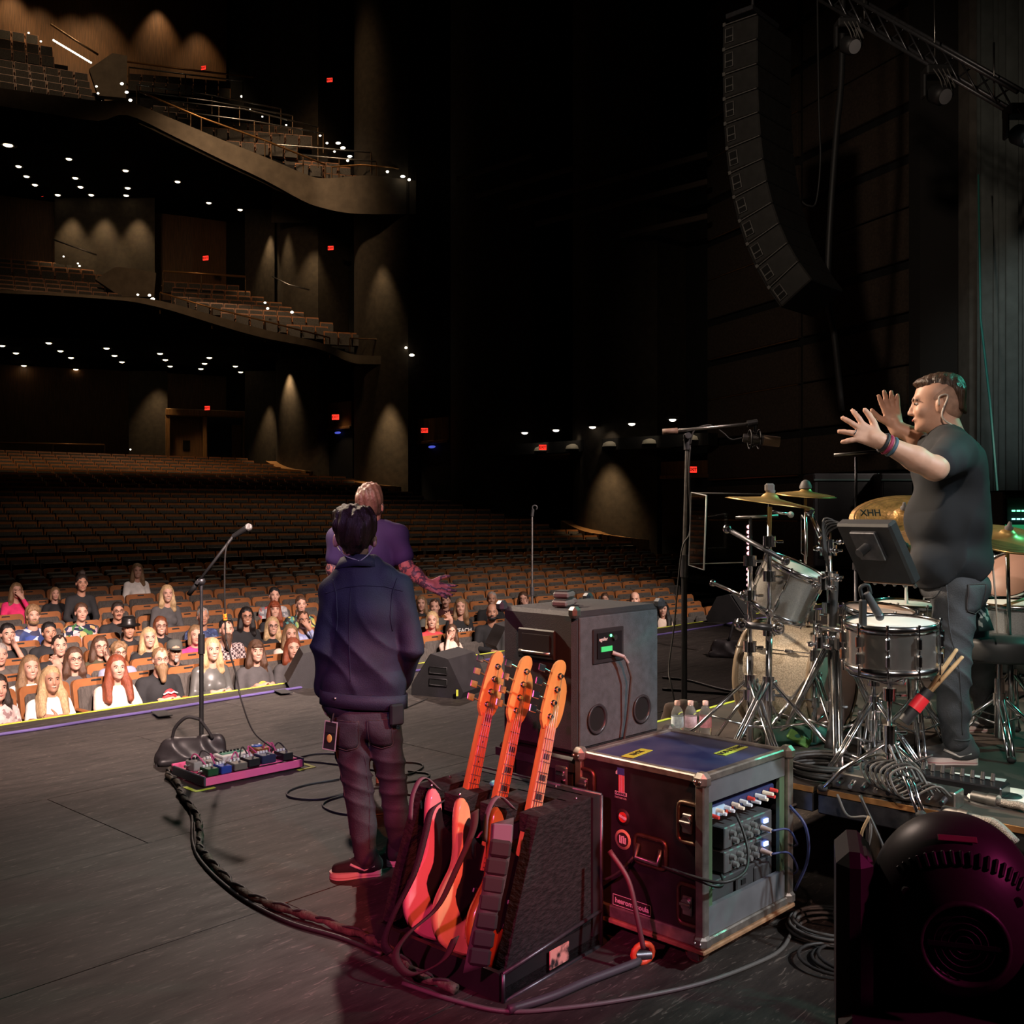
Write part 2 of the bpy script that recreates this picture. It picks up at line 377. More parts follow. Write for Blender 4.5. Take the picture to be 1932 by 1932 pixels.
# acoustic slots on the dark upper side wall
for i, (x0, y0, x1, y1) in enumerate(((862, 342, 1005, 289), (898, 378, 1085, 308), (960, 410, 1335, 270), (1010, 432, 1335, 333), (1170, 447, 1335, 405))):
    p, q = wall_pt(x0, 24.8), wall_pt(x1, 24.8); z = H-(y0-CY)/F*p.y; z2 = H-(y1-CY)/F*q.y; d = q-p
    bb = MB(); bb.box((0, 0, 0), (d.length, .10, .16), b=.02)
    M = Matrix.Translation(((p.x+q.x)/2, (p.y+q.y)/2, (z+z2)/2)) @ Matrix.Rotation(math.atan2(d.y, d.x), 4, 'Z')
    o = obj('wall_batten', bb, mat('batten_brown', (.085, .06, .045), .7), None, M)
    tag(o, ORD[i]+' from the top of the faint sloping battens on the black side wall', 'batten', 'side wall battens')

# ---- doorways with wooden headers and exit signs
EXITRED = mat('exit_red', (1, .035, .02), .5, emis=1.5)
EXITDK = mat('exit_letter', (.05, .003, .002), .6)
def exit_sign(x, y, Y, label, wpx=14, yaw=None):
    p = pix(x, y, Y); s = wpx/14*.30*Y/42
    t = thing('exit_sign', label, 'exit sign', Matrix.Translation(p) @ Matrix.Rotation(yaw if yaw is not None else math.atan2(-p.x, p.y)*-1, 4, 'Z'), 'red exit signs')
    b = MB(); b.box((0, .03, 0), (s*1.06, .05, s*.78), b=.01); obj('housing', b, BLK, t)
    b = MB(); b.box((0, 0, 0), (s, .012, s*.70)); obj('lit_face', b, EXITRED, t)
    me = text_mesh('EXIT', s*.46, .004, .004); link('lettering', me, EXITDK, t, Matrix.Translation((0, -.008, 0)) @ Matrix.Rotation(PI/2, 4, 'X')); return t
for args in ((633, 787, 42.0, 'red exit sign over the dark side doorway between the two lit piers'), (801, 812, 37.6, 'red exit sign over the black doorway beside the brightest pier', 13),
             (1024, 844, 29.5, 'red exit sign under the small recessed lamps beyond the centre stand', 14), (1307, 886, 28.6, 'red exit sign just right of the tall boom stand', 16),
             (391, 770, 45.0, 'red exit sign over the wooden double doors at the back', 11), (388, 487, 46.0, 'red exit sign at the back of the lower balcony', 12),
             (624, 468, 42.0, 'red exit sign on the lower balcony side wall', 11), (384, 128, 45.5, 'red exit sign on the upper balcony wood wall', 10),
             (622, 151, 41.0, 'red exit sign high on the dark upper side wall', 11), (80, 369, 45.0, 'small red exit sign seen edge-on under the upper balcony', 5)):
    exit_sign(*args)
def doorway(n, x0, x1, ytop, yhead, e, zb, lab, blue=None):
    p, q = wall_pt(x0, e), wall_pt(x1, e); zt = H-(ytop-CY)/F*(p.y+q.y)/2; zh = H-(yhead-CY)/F*(p.y+q.y)/2
    d = q-p; ang_ = math.atan2(d.y, d.x); c = (p+q)/2; L_ = d.length
    M = Matrix.Translation((c.x, c.y, 0)) @ Matrix.Rotation(ang_, 4, 'Z')
    t = bpy.data.objects.new('door_%d' % n, None); COL.objects.link(t); t.matrix_world = M; t['kind'] = 'structure'
    b = MB(); b.box((0, .02, (zb+zt)/2), (L_, .08, zt-zb)); obj('door_leaf', b, mat('door_black', (.004, .004, .006), .7), t)  # near-black slab, the dark of the open doorway put into its colour
    b = MB(); b.box((0, 0, (zt+zh)/2), (L_, .16, zh-zt)); b.box((0, -.1, zt+.06), (L_, .16, .12), b=.02); obj('header', b, WOODW, t)
    if blue:
        bb = MB(); bb.ball((L_*.12, -.12, zt-.12), (.2, .06, .05), 10, 6); obj('blue_lamp', bb, mat('blue_lamp', (.12, .16, 1), .5, emis=.55), t)
doorway(1, 603, 666, 812, 760, 26.6, 1.5, '', True)
doorway(2, 771, 850, 838, 790, 26.6, .8, '', True)
doorway(3, 1005, 1078, 868, 852, 26.4, -.5, '', False)
doorway(4, 1250, 1342, 903, 870, 26.0, -1, '', False)
# wooden double doors at the back
pL, pR = pix(316, 780, 45.2), pix(462, 788, 46.5); d = pR-pL
M = Matrix.Translation((pL.x, pL.y, 0)) @ Matrix.Rotation(math.atan2(d.y, d.x), 4, 'Z'); L_ = Vector((d.x, d.y)).length
t = bpy.data.objects.new('door_5', None); COL.objects.link(t); t.matrix_world = M; t['kind'] = 'structure'
WOODF = mat('door_frame_wood', (.22, .105, .035), .45, var=.3, vs=3, stretch=(10, 10, .8))
zt = H-(778-CY)/F*45.2; zd = 3.2
b = MB(); b.box((L_/2, -.1, zt), (L_+.2, .3, .32), b=.03)
for xx in (0, L_*.47, L_): b.box((xx, -.08, (zt+zd)/2), (.2, .26, zt-zd), b=.02)
obj('door_frame', b, WOODF, t)
b = MB(); b.box((L_*.235, .05, (zt+zd)/2), (L_*.44, .08, zt-zd-.2), b=.02); dl = obj('door_leaf', b, WOODW, t)
b = MB(); b.box((L_*.24, -.01, zd+1.5), (.3, .05, .42)); obj('window_pane', b, mat('dark_glass', (.01, .008, .006), .2), dl)
b = MB(); b.box((L_*.72, .5, (zt+zd)/2), (L_*.5, .05, zt-zd)); obj('lobby_panel', b, mat('lobby_blue', (.012, .014, .03), .7), t)
b = MB(); b.box((L_*.90, .2, (zt+zd)/2-.2), (L_*.13, .1, zt-zd-.5), M=None); obj('open_leaf', b, WOODW, t)
# plaster wall sections on the back wall (where the scallop lamps graze)
def plate(n, x0, y0, x1, y1, Y0, Y1, m, z_lo=None):
    b = MB(); pts = []
    for i in range(7):
        t_ = i/6; Y = Y0+(Y1-Y0)*t_; x = x0+(x1-x0)*t_; p = pix(x, y0, Y); q = pix(x, y1, Y); pts.append((p, q))
    b.sheet([[tuple(q) for p, q in pts], [tuple(p) for p, q in pts]])
    return struct('wall_'+n, b, m)
plate('plaster_mid', 103, 362, 292, 560, 45.2, 45.2, DARKWALL)
plate('plaster_mid_side', 462, 395, 518, 600, 45.6, 43.8, DARKWALL)
plate('plaster_low', 243, 700, 316, 880, 45.0, 45.0, DARKWALL)
plate('plaster_low_side', 462, 700, 522, 880, 46.0, 44.2, DARKWALL)
plate('upper_side', 512, -40, 600, 420, 42.5, 42.0, DARKWALL)
# curved wooden counters on the piers
def counter(name, px, pr, label, hgt=.32):
    pts = []
    for x, y in px:
        k = (x-CX)/F; best = min(PIERS[pr][0], key=lambda p: abs(p.x/p.y-k)); pts.append(pix(x, y, best.y*.988))
    P = ctrail(pts, 5); b = MB(); dz = Vector((0, 0, hgt))
    for k in range(len(P)-1):
        p, q = P[k], P[k+1]; u = (q-p).normalized(); nn = Vector((u.y, -u.x, 0)); nn = nn if nn.dot(-p) > 0 else -nn
        b.add([tuple(v) for v in (p+nn*.3, q+nn*.3, q-nn*.3, p-nn*.3, p+nn*.3-dz, q+nn*.3-dz, q-nn*.3-dz, p-nn*.3-dz)], [(0, 1, 2, 3), (4, 5, 1, 0), (7, 6, 5, 4), (3, 2, 6, 7)])
    o = obj(name, b, WOODF); tag(o, label, 'counter', 'wooden counters on the piers')
counter('wood_counter', ((1074, 982), (1120, 1003), (1170, 1012), (1222, 1018)), 'pier_near', 'long curved wooden counter on the near pier right of the centre stand', .5)
counter('wood_counter', ((664, 903), (690, 911), (720, 915), (752, 918)), 'pier_middle', 'curved wooden counter on the bright pier behind the singer', .45)
counter('wood_counter', ((514, 870), (535, 882), (560, 886), (584, 889)), 'pier_far', 'curved wooden counter on the far pier near the back doors', .45)

# ---- scallop lamps grazing the walls (real recessed downlights)
LAMP = mat('warm_lamp_lens', (1, .78, .48), .4, emis=7)
def scallop(x, y, Y, power, lean=.45, size=62, col=(1, .70, .38), up=.5):
    p = pix(x, y, Y); tow = Vector((-p.x, -p.y, 0)).normalized(); src = p+tow*lean+Vector((0, 0, up))
    spot('wall_washer', src, p+Vector((0, 0, -4.2))+tow*(-.15), power, col, size, .9, .12)
for a_ in ((540, 722, 43.2, 560), (728, 738, 38.6, 900, .4, 46), (290, 716, 44.7, 330), (492, 760, 44.6, 260), (634, 776, 42.0, 100), (1148, 860, 31.0, 420, .5, 62),
           (128, 384, 45.0, 420, .4, 62, (1, .7, .38), .1), (190, 384, 45.0, 420, .4, 62, (1, .7, .38), .1), (254, 385, 45.0, 420, .4, 62, (1, .7, .38), .1), (15, 385, 46.4, 420, .4, 62, (1, .7, .38), .1), (497, 450, 44.2, 380), (530, 428, 43.1, 420, .5, 40), (584, 452, 42.2, 400), (712, 488, 38.8, 330, .4, 50), (420, 470, 46, 160),
           (140, -50, 45.2, 600), (185, -48, 45.6, 600), (20, -50, 44.6, 600), (75, -50, 44.8, 450), (300, 10, 47.4, 300), (383, 20, 47.8, 340), (490, 60, 45, 330), (380, 765, 45, 120), (75, 395, 45.8, 200)):
    scallop(*a_)

# ---- balconies
def balcony(n, top, bot, zs, label):
    P = []
    for (x, y), (xb, yb), z in zip(top, bot, zs):
        Y = (z-H)*F/(CY-y); p = pix(x, y, Y); pb = pix(x, yb, Y); P.append((p, pb.z))
    T = ctrail([p for p, _ in P], 4); Bz = ctrail([Vector((i, 0, zb)) for i, (_, zb) in enumerate(P)], 4)
    b = MB(); f = [[(p.x, p.y, q.z) for p, q in zip(T, Bz)], [tuple(p) for p in T]]
    b.sheet(f); cap = [(p.x*1.012, p.y*1.012, p.z) for p in T]; b.sheet([[tuple(p) for p in T], cap]); b.sheet([cap, [(x, y, max(z-.9, q.z)) for (x, y, z), q in zip(cap, Bz)]])
    o = struct('wall_balcony_'+n, b, FASC)
    return T, Bz
UT, UB = balcony('upper', ((-60, 158), (0, 166), (90, 178), (185, 190), (240, 191), (330, 226), (420, 264), (500, 296), (570, 326), (604, 336), (650, 334), (700, 331), (785, 341)),
                 ((0, 192), (0, 200), (0, 214), (0, 228), (0, 217), (0, 258), (0, 302), (0, 340), (0, 378), (0, 391), (0, 401), (0, 404), (0, 404)),
                 (16.8, 16.6, 16.4, 16.3, 16.2, 15.6, 15.0, 14.6, 14.35, 14.3, 14.3, 14.3, 14.3), 'upper')
LT, LB = balcony('lower', ((-60, 543), (0, 547), (110, 552), (220, 560), (270, 562), (330, 574), (420, 600), (500, 622), (600, 645), (660, 667), (700, 671), (790, 673)),
                 ((0, 549), (0, 553), (0, 558), (0, 566), (0, 573), (0, 588), (0, 616), (0, 638), (0, 658), (0, 683), (0, 687), (0, 687)),
                 (9.4, 9.4, 9.35, 9.3, 9.25, 9.05, 8.65, 8.3, 7.9, 7.7, 7.66, 7.66), 'lower')
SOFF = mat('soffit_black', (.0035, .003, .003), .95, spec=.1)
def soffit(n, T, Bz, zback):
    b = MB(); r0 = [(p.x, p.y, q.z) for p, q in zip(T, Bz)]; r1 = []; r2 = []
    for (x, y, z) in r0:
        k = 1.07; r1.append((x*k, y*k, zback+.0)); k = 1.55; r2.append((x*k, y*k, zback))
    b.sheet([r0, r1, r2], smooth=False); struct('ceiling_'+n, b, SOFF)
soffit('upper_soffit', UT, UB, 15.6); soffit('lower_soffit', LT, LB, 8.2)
LENS = mat('downlight_lens', (1, .80, .52), .4, emis=5.0)
def downlight(x, y, z, i, grp, s=1.0, lab=''):
    Y = (z-H)*F/(CY-y); p = pix(x, y, Y)
    t = thing('downlight', lab, 'downlight', Matrix.Translation((p.x, p.y, z-.02)), grp)
    b = MB(); b.lathe([(.20*s, .02), (.20*s, -.03), (.13*s, -.03), (.13*s, .02)], 12); obj('trim_ring', b, BLK, t)
    b = MB(); b.ball((0, 0, -.02), (.11*s, .11*s, .05), 10, 6); obj('lens', b, LENS, t)
dl = [(15, 272, 1.6), (35, 312), (50, 331), (66, 347), (130, 298), (142, 334), (152, 351), (172, 366), (109, 366), (237, 320), (241, 353), (238, 367), (335, 341), (394, 381), (453, 394)]
for i, q in enumerate(dl): downlight(q[0], q[1], 15.6, i, 'downlights under the upper balcony', q[2] if len(q) > 2 else 1, ORD[i]+' small warm downlight from the left under the upper balcony')
dl = sorted([(4, 650), (30, 664), (45, 688), (92, 645), (114, 660), (134, 673), (143, 695), (201, 655), (216, 669), (230, 681), (235, 702), (302, 665), (312, 677), (321, 689), (379, 694), (386, 684), (395, 673), (444, 689), (454, 700)])
for i, q in enumerate(dl): downlight(q[0], q[1], 8.2, i, 'downlights under the lower balcony', 1.0, ORD[i]+' small warm downlight from the left under the lower balcony')
for i, (x, y) in enumerate(((990, 815), (1049, 810), (1118, 804), (1192, 798), (1269, 790))):
    p = wall_pt(x, 25.4); p = pix(x, y, p.y*.97)
    t = thing('recessed_lamp', ORD[i]+' from the left of the small white lamps above the side aisle', 'lamp', Matrix.Translation(p), 'lamps above the side aisle')
    b = MB(); b.box((0, 0, .03), (.35, .3, .1), b=.02); obj('housing', b, BLK, t)
    b = MB(); b.ball((0, 0, -.03), (.10, .08, .05), 8, 6); obj('lens', b, mat('white_lens', (1, .9, .75), .4, emis=6), t)
    q = p+Vector((.35, .1, -.75)); bb = MB(); bb.lathe([(.26, -.0), (.22, .10), (.12, .15), (0, .17)], 14); o = obj('shade', bb, mat('lamp_shade_grey', (.3, .26, .2), .7), t, Matrix.Translation((.55, .0, -.62)))
    spot('aisle_lamp', p+Vector((.5, -.35, .1)), q+Vector((.25, .1, -.2)), 9, (1, .85, .65), 60, .6, .05)
b = MB(); p0, p1 = wall_pt(965, 25.2), wall_pt(1345, 25.2); d = p1-p0
b.box((d.length/2, 0, 0), (d.length, .5, .35)); struct('trim_1', b, mat('aisle_beam', (.016, .013, .011), .8)).matrix_world = Matrix.Translation((p0.x, p0.y, H+(CY-842)/F*32)) @ Matrix.Rotation(math.atan2(d.y, d.x), 4, 'Z')

# balcony rails
RAIL = mat('rail_metal', (.10, .055, .025), .35, .6, var=.2)
RAILB = mat('rail_brass', (.45, .22, .08), .35, .7)
def rail(px, T, label, m, r=.03, post=1.0, k=1.004, hgt=.75):
    """a handrail whose depth follows the balcony front T"""
    P = []
    for x, y in px:
        kk = (x-CX)/F; best = min(T, key=lambda p: abs(p.x/p.y-kk)); P.append(pix(x, y, best.y*k))
    t = thing('balcony_rail', label, 'railing', Matrix.Translation(P[0]), 'balcony railings')
    Q = [p-P[0] for p in P]; b = MB(); b.tube(Q, r, 6); obj('handrail', b, m, t)
    L_ = sum((Q[i+1]-Q[i]).length for i in range(len(Q)-1)); n = max(2, int(L_/1.9)); me = None
    if post:
        for i in range(n+1):
            s = i/n*(len(Q)-1); j = min(int(s), len(Q)-2); c = Q[j].lerp(Q[j+1], s-j)
            if me is None: bb = MB(); bb.cyl((0, 0, -hgt), (0, 0, 0), .026, n=6); me = bb.mesh('post'); me.materials.append(RAIL)
            o = bpy.data.objects.new('post', me); COL.objects.link(o); o.parent = t; o.location = c
    return t
rail(((262, 172), (380, 222), (500, 265), (614, 311)), UT, 'sloping orange-lit handrail along the upper balcony wing', RAILB, .035)
rail(((626, 315), (680, 311), (740, 316), (785, 326)), UT, 'short handrail on the lowest box of the upper balcony', RAILB, .03, hgt=.5)
rail(((238, 116), (350, 131), (478, 146)), UT, 'long rail on top of the upper wing parapet', RAILB, .04, 0, 1.14)
rail(((243, 127), (350, 140), (458, 153)), UT, 'second rail below the upper wing parapet rail', STEEL, .03, 1, 1.10)
rail(((258, 160), (400, 180), (530, 206)), UT, 'steel rail across the third row of the upper wing', STEEL, .03, 1, 1.07)
rail(((262, 172), (400, 191), (552, 219)), UT, 'steel rail across the fourth row of the upper wing', STEEL, .03, 1, 1.05)
rail(((318, 190), (460, 206), (600, 240)), UT, 'steel rail across the fifth row of the upper wing', STEEL, .03, 1, 1.04)
rail(((360, 213), (480, 229), (610, 252)), UT, 'steel rail across the sixth row of the upper wing', STEEL, .03, 1, 1.03)
rail(((512, 272), (600, 279), (700, 288)), UT, 'steel rail across the lowest rows of the upper wing', STEEL, .03, 1, 1.02)
rail(((572, 293), (640, 299), (710, 305)), UT, 'lowest steel rail beside the upper box seats', STEEL, .03, 1, 1.01)
rail(((302, 552), (400, 581), (500, 606), (622, 637)), LT, 'sloping handrail along the lower balcony wing', RAILB, .03)
rail(((308, 512), (380, 516), (463, 522)), LT, 'wood-topped rail behind the lower wing seats', RAILB, .045, 1, 1.16)
rail(((660, 638), (720, 641), (795, 652)), LT, 'dark rail around the lowest box of the lower balcony', RAIL, .03, hgt=.5)
rail(((514, 522), (545, 537), (584, 547)), LT, 'curved stair rail on the lower balcony pier', STEEL, .03, 0, 1.08)
rail(((101, 452), (140, 466), (182, 481)), LT, 'stair rail beside the back rows of the lower balcony', STEEL, .035, 0, 1.22)
rail(((96, 46), (140, 75), (185, 103)), UT, 'sloping stair rail at the back of the upper balcony', RAIL, .05, 0, 1.25)
rail(((0, 835), (100, 837), (197, 839)), [pix(0, 835, 41), pix(200, 839, 41.5)], 'brass-lit rail behind the last orchestra rows', RAILB, .035, 1, 1.0)
# stair parapets
for n, px, Y in (('upper_stair', ((168, 130), (212, 100), (240, 105), (238, 185), (185, 180)), 40.5), ('lower_stair', ((180, 527), (218, 503), (262, 508), (295, 515), (290, 560), (228, 560)), 40.0)):
    b = MB(); v = [pix(x, y, Y) for x, y in px]; v2 = [p+Vector((p.x, p.y, 0)).normalized()*.35 for p in v]; k = len(v)
    b.add([tuple(p) for p in v+v2], [tuple(range(k))[::-1], tuple(range(k, 2*k))]+[(i, (i+1) % k, k+(i+1) % k, k+i) for i in range(k)])
    struct('wall_parapet_'+n, b, FASC)
# little aisle lights
AIS = mat('aisle_light', (1, .92, .72), .4, emis=5)
ail = [(54, 62, 44, 1), (77, 78, 44, 1), (182, 163, 38.5, 1), (185, 176, 38, 1), (192, 192, 37, 1), (230, 158, 38.5, 1.5), (239, 174, 38, 1.5), (246, 189, 37, 1.5), (456, 182, 41, 1.2), (472, 205, 40.5, .8), (495, 220, 40, .8), (540, 236, 39.6, .8), (604, 256, 39, 1), (617, 270, 38.6, 1.1),
       (638, 270, 39.8, 2.2), (647, 279, 39.2, 2.2), (660, 295, 38.8, 2), (656, 303, 38.4, 1.2), (731, 324, 38.4, 1.3), (760, 333, 38.4, 2), (772, 339, 38.3, 1.3), (631, 286, 38.8, 1), (120, 484, 42, .8), (147, 497, 41.5, .8), (150, 502, 41.4, 1), (260, 556, 37, 1), (282, 557, 37.2, 1.3), (288, 564, 37, 1.8), (500, 571, 40, 1.1), (505, 582, 39.6, 1.3), (551, 589, 39.2, 1.4), (766, 656, 38.6, 1.2), (777, 670, 38.4, 2.2), (246, 848, 38, .7)]
NST = {}
for i, (x, y, Y, s) in enumerate(sorted(ail)):
    p = pix(x, y, Y); b = MB(); b.ball((0, 0, 0), (.045*s, .04, .035*min(s, 1.4)), 8, 6)
    o = obj('aisle_light', b, AIS, None, Matrix.Translation(p)); lev = 'upper balcony' if y < 345 else ('lower balcony' if y < 700 else 'orchestra')
    NST[lev] = NST.get(lev, 0)+1; tag(o, '%s tiny white step light from the left on the %s stairs' % (ORD[NST[lev]-1], lev), 'step light', 'step lights of the '+lev)
b = MB()
for i in range(22):
    p = pix(101+i*3.35, 76+i*2.0, 44.5); b.ball(p, .045, 6, 4)
o = obj('stair_light_strip', b, AIS); tag(o, 'dotted line of stair lights below the top balcony rail', 'light strip')

# ================================================================ seats
FRAME = mat('seat_wood', (.26, .095, .032), .42, var=.2, vs=6)
UPH = mat('seat_fabric', (.072, .062, .055), .9, var=.30, vs=26, stretch=(3, 1, .6), bump=.2, bs=120)
def rr_outline(w_, h_, r_, n=4):
    o_ = []
    for cx_, cz_, a0_ in ((w_/2-r_, h_-r_, 0), (-w_/2+r_, h_-r_, 90), (-w_/2, 0, None), (w_/2, 0, None)):
        if a0_ is None: o_.append((cx_, cz_))
        else: o_ += [(cx_+r_*math.cos(R(a0_+90*i/n)), cz_+r_*math.sin(R(a0_+90*i/n))) for i in range(n+1)]
    return o_
def seat_parts():
    tilt = Matrix.Translation((0, .16, .36)) @ Matrix.Rotation(R(-11), 4, 'X')
    def vert(out, y0, y1): # outline in x-z, thickness in y
        b = MB(); b.prism([(x, z) for x, z in out], -y1, -y0, tilt @ Matrix.Rotation(PI/2, 4, 'X')); return b
    fr = vert(rr_outline(.51, .56, .06), -.02, .035)
    cu = MB(); cu.box((0, -.035, .255), (.43, .06, .45), tilt, .028)
    sl = MB(); sl.box((0, -.022, .532), (.11, .006, .018), tilt)
    up_ = MB(); up_.box((0, .0, 0), (.47, .10, .42), Matrix.Translation((0, .02, .58)) @ Matrix.Rotation(R(-6), 4, 'X'), .04)
    dn = MB(); dn.box((0, -.12, .43), (.47, .44, .10), None, .04)
    ar = MB(); ar.box((-.27, -.06, .63), (.055, .36, .03), None, .012)
    st = MB(); st.box((-.27, .03, .31), (.035, .22, .62), None, .01)
    ms = {}
    for k, b_, m_ in (('back_frame', fr, FRAME), ('back_cushion', cu, UPH), ('handle_slot', sl, BLK), ('seat_cushion', up_, UPH), ('down', dn, UPH), ('armrest', ar, FRAME), ('support', st, BLK)):
        me = b_.mesh(k); me.materials.append(m_); ms[k] = me
    return ms
SEAT = seat_parts()
SEATS = {}      # (row) -> list of (e, occupied)
OCC = []        # filled by the audience list below: (row, e)
def e_left(i):
    a = row_a(i); return .387*a-1.2
def e_right(i):
    if i == 0: return 17.4
    return (17.2, 17.2, 17.9, 18.6, 19.6, 20.8, 22.0, 23.0)[i] if i < 8 else 24.3
def hidden_px(p):
    return False
def seats():
    n_ind = 0; V = []; Fc = []; MI = []
    # compact seat for the far rows: frame, cushion
    pf = MB(); tilt = Matrix.Translation((0, .16, .36)) @ Matrix.Rotation(R(-11), 4, 'X')
    pf.box((0, .01, .28), (.51, .05, .56), tilt); n0 = len(pf.f); pf.box((0, -.035, .265), (.43, .05, .46), tilt); pf.box((0, .02, .22), (.46, .12, .42), Matrix.Translation((0, .02, .36))); n1 = len(pf.f); pf.box((-.27, -.04, .63), (.05, .3, .03)); n2 = len(pf.f)
    mi = [0]*n0+[1]*(n1-n0)+[0]*(n2-n1); base = np.array(pf.v)
    def far(P, yaw):
        c, s_ = math.cos(yaw), math.sin(yaw); q = base.copy(); q[:, 0], q[:, 1] = base[:, 0]*c-base[:, 1]*s_, base[:, 0]*s_+base[:, 1]*c
        q += np.array(P); k = sum(len(x) for x in V); V.append(q); Fc.extend([tuple(j+k for j in f) for f in pf.f]); MI.extend(mi)
    for i in range(NROW):
        e = e_right(i)-(.27 if i % 2 else 0); z = row_top(i)-.9; cnt = 0; occ_e = [o_[1] for o_ in OCC if o_[0] == i]
        while e > e_left(i):
            P = row_pt(i, e, z); yaw = math.atan2(EY, EX)-(e-8)/ARC
            if i < 11 and n_ind < 300:
                occ = any(abs(e-q) < .28 for q in occ_e)
                lab = 'charcoal wood-framed theatre seat, %s from the right end of the %s row' % (ORD[cnt], ORD[i])
                t = thing('theatre_seat', lab, 'seat', Matrix.Translation(P) @ Matrix.Rotation(yaw, 4, 'Z'), 'theatre seats of the orchestra')
                for k in ('back_frame', 'back_cushion', 'handle_slot', 'armrest', 'support', 'down' if occ else 'seat_cushion'):
                    o_ = bpy.data.objects.new('seat_cushion' if k == 'down' else k, SEAT[k]); COL.objects.link(o_); o_.parent = t
                n_ind += 1
            else: far(P, yaw)
            cnt += 1; e -= .54
            if i > 12 and cnt in (14,): e -= .0
    # balcony seats: rows given by their left end, right end and distance
    def brow(x0, y0, x1, Y, slope):
        vpx = x0+(CY-y0)/slope; k = (vpx-CX)/F; D = Vector((k, 1, 0)).normalized(); P = pix(x0, y0, Y); yaw = math.atan2(D.y, D.x)
        j = 0
        while True:
            p = P+D*(.54*j)
            if CX+p.x/p.y*F > x1-10: break
            far((p.x, p.y, p.z-.9), yaw); j += 1
        STEPS.append((P, D, .54*j, P.z-.9))
    for y0, Y, x1 in ((148, 36.9, 178), (134, 37.8, 175), (121, 38.7, 172), (107, 39.6, 170), (86, 42.4, 122), (68, 43.3, 100), (51, 44.2, 80), (36, 45.1, 60)): brow(-18, y0-3, x1, Y, .17)
    for y0, Y, x1 in ((540, 37.0, 235), (532, 37.9, 228), (524, 38.8, 225), (516, 39.7, 222), (500, 42.2, 205), (492, 43.1, 185), (484, 44, 160), (476, 44.9, 140), (468, 45.8, 110), (460, 46.7, 85)): brow(-18, y0-1, x1, Y, .085)
    for x0, y0, x1, Y in ((255, 135, 440, 45), (252, 148, 450, 44.2), (334, 189, 490, 42.5), (300, 196, 487, 41.8), (320, 207, 532, 41.1), (348, 219, 592, 40.4), (390, 236, 612, 39.8), (440, 262, 575, 39.2), (548, 297, 642, 39.9), (570, 305, 667, 39.5), (626, 324, 722, 39.1)): brow(x0, y0, x1, Y, .085)
    for x0, y0, x1, Y in ((318, 529, 458, 44.3), (337, 540, 482, 43.4), (335, 549, 502, 42.6), (342, 558, 538, 41.8), (383, 568, 556, 41), (430, 579, 578, 40.2), (430, 588, 624, 39.5), (485, 599, 642, 39.6), (555, 611, 642, 39.5), (625, 624, 704, 39.4)): brow(x0, y0, x1, Y, .058)
    me = bpy.data.meshes.new('auditorium_seats'); me.from_pydata(np.concatenate(V).tolist(), [], Fc)
    me.materials.append(FRAME); me.materials.append(UPH); me.polygons.foreach_set('material_index', MI); me.update()
    o_ = link('auditorium_seats', me); o_['kind'] = 'stuff'; tag(o_, 'distant rows of empty charcoal seats in the upper orchestra and both balconies', 'seats')
    b = MB()
    for P, D, L_, z in STEPS:
        nn = Vector((-D.y, D.x, 0)); q = P-D*.5
        v = [q-nn*.25, q+D*(L_+.8)-nn*.25, q+D*(L_+.8)+nn*.95, q+nn*.95]
        b.add([(p.x, p.y, z) for p in v]+[(p.x, p.y, z-.45) for p in v], [(0, 1, 2, 3), (4, 5, 1, 0), (5, 6, 2, 1), (7, 4, 0, 3)])
    struct('floor_balcony_steps', b, CARPET)
STEPS = []

# ================================================================ far stage side: splayed wall, curtain
P0 = Vector((5.79, 29.9, 0)); WD = Vector((.39, -.92, 0)).normalized(); WN = Vector((-WD.y, WD.x, 0)); WN = WN if WN.dot(-P0) > 0 else -WN
b = MB(); v = [P0, P0+WD*11]; b.sheet([[(p.x, p.y, -1) for p in v], [(p.x, p.y, 22) for p in v]], smooth=False)
wr = struct('wall_right', b, BLACKWALL)
PANEL = mat('felt_wall_panel', (.042, .028, .019), .95, var=.3, vs=18, bump=.3, bs=200)
z = -.8; j = 0
while z < 17:
    hh = .94 if j % 3 != 1 else 1.12; gap = 1.16-hh
    for t0, t1 in ((.05, 4.1), (4.3, 10.8)):
        bb = MB(); bb.box(((t0+t1)/2, 0, hh/2), (t1-t0, .14, hh), b=.02)
        o = obj('wall_panel', bb, PANEL, wr, Matrix.Translation(Vector((P0.x, P0.y, z))+WN*.07) @ Matrix.Rotation(math.atan2(WD.y, WD.x), 4, 'Z'))
    if j % 3 != 1:
        bb = MB(); bb.box((2.1, 0, 0), (4.0, .04, .03)); obj('slot_trim', bb, mat('brass_trim', (.25, .14, .06), .4, .8), wr, Matrix.Translation(Vector((P0.x, P0.y, z-.02))+WN*.12) @ Matrix.Rotation(math.atan2(WD.y, WD.x), 4, 'Z'))
    z += 1.16; j += 1
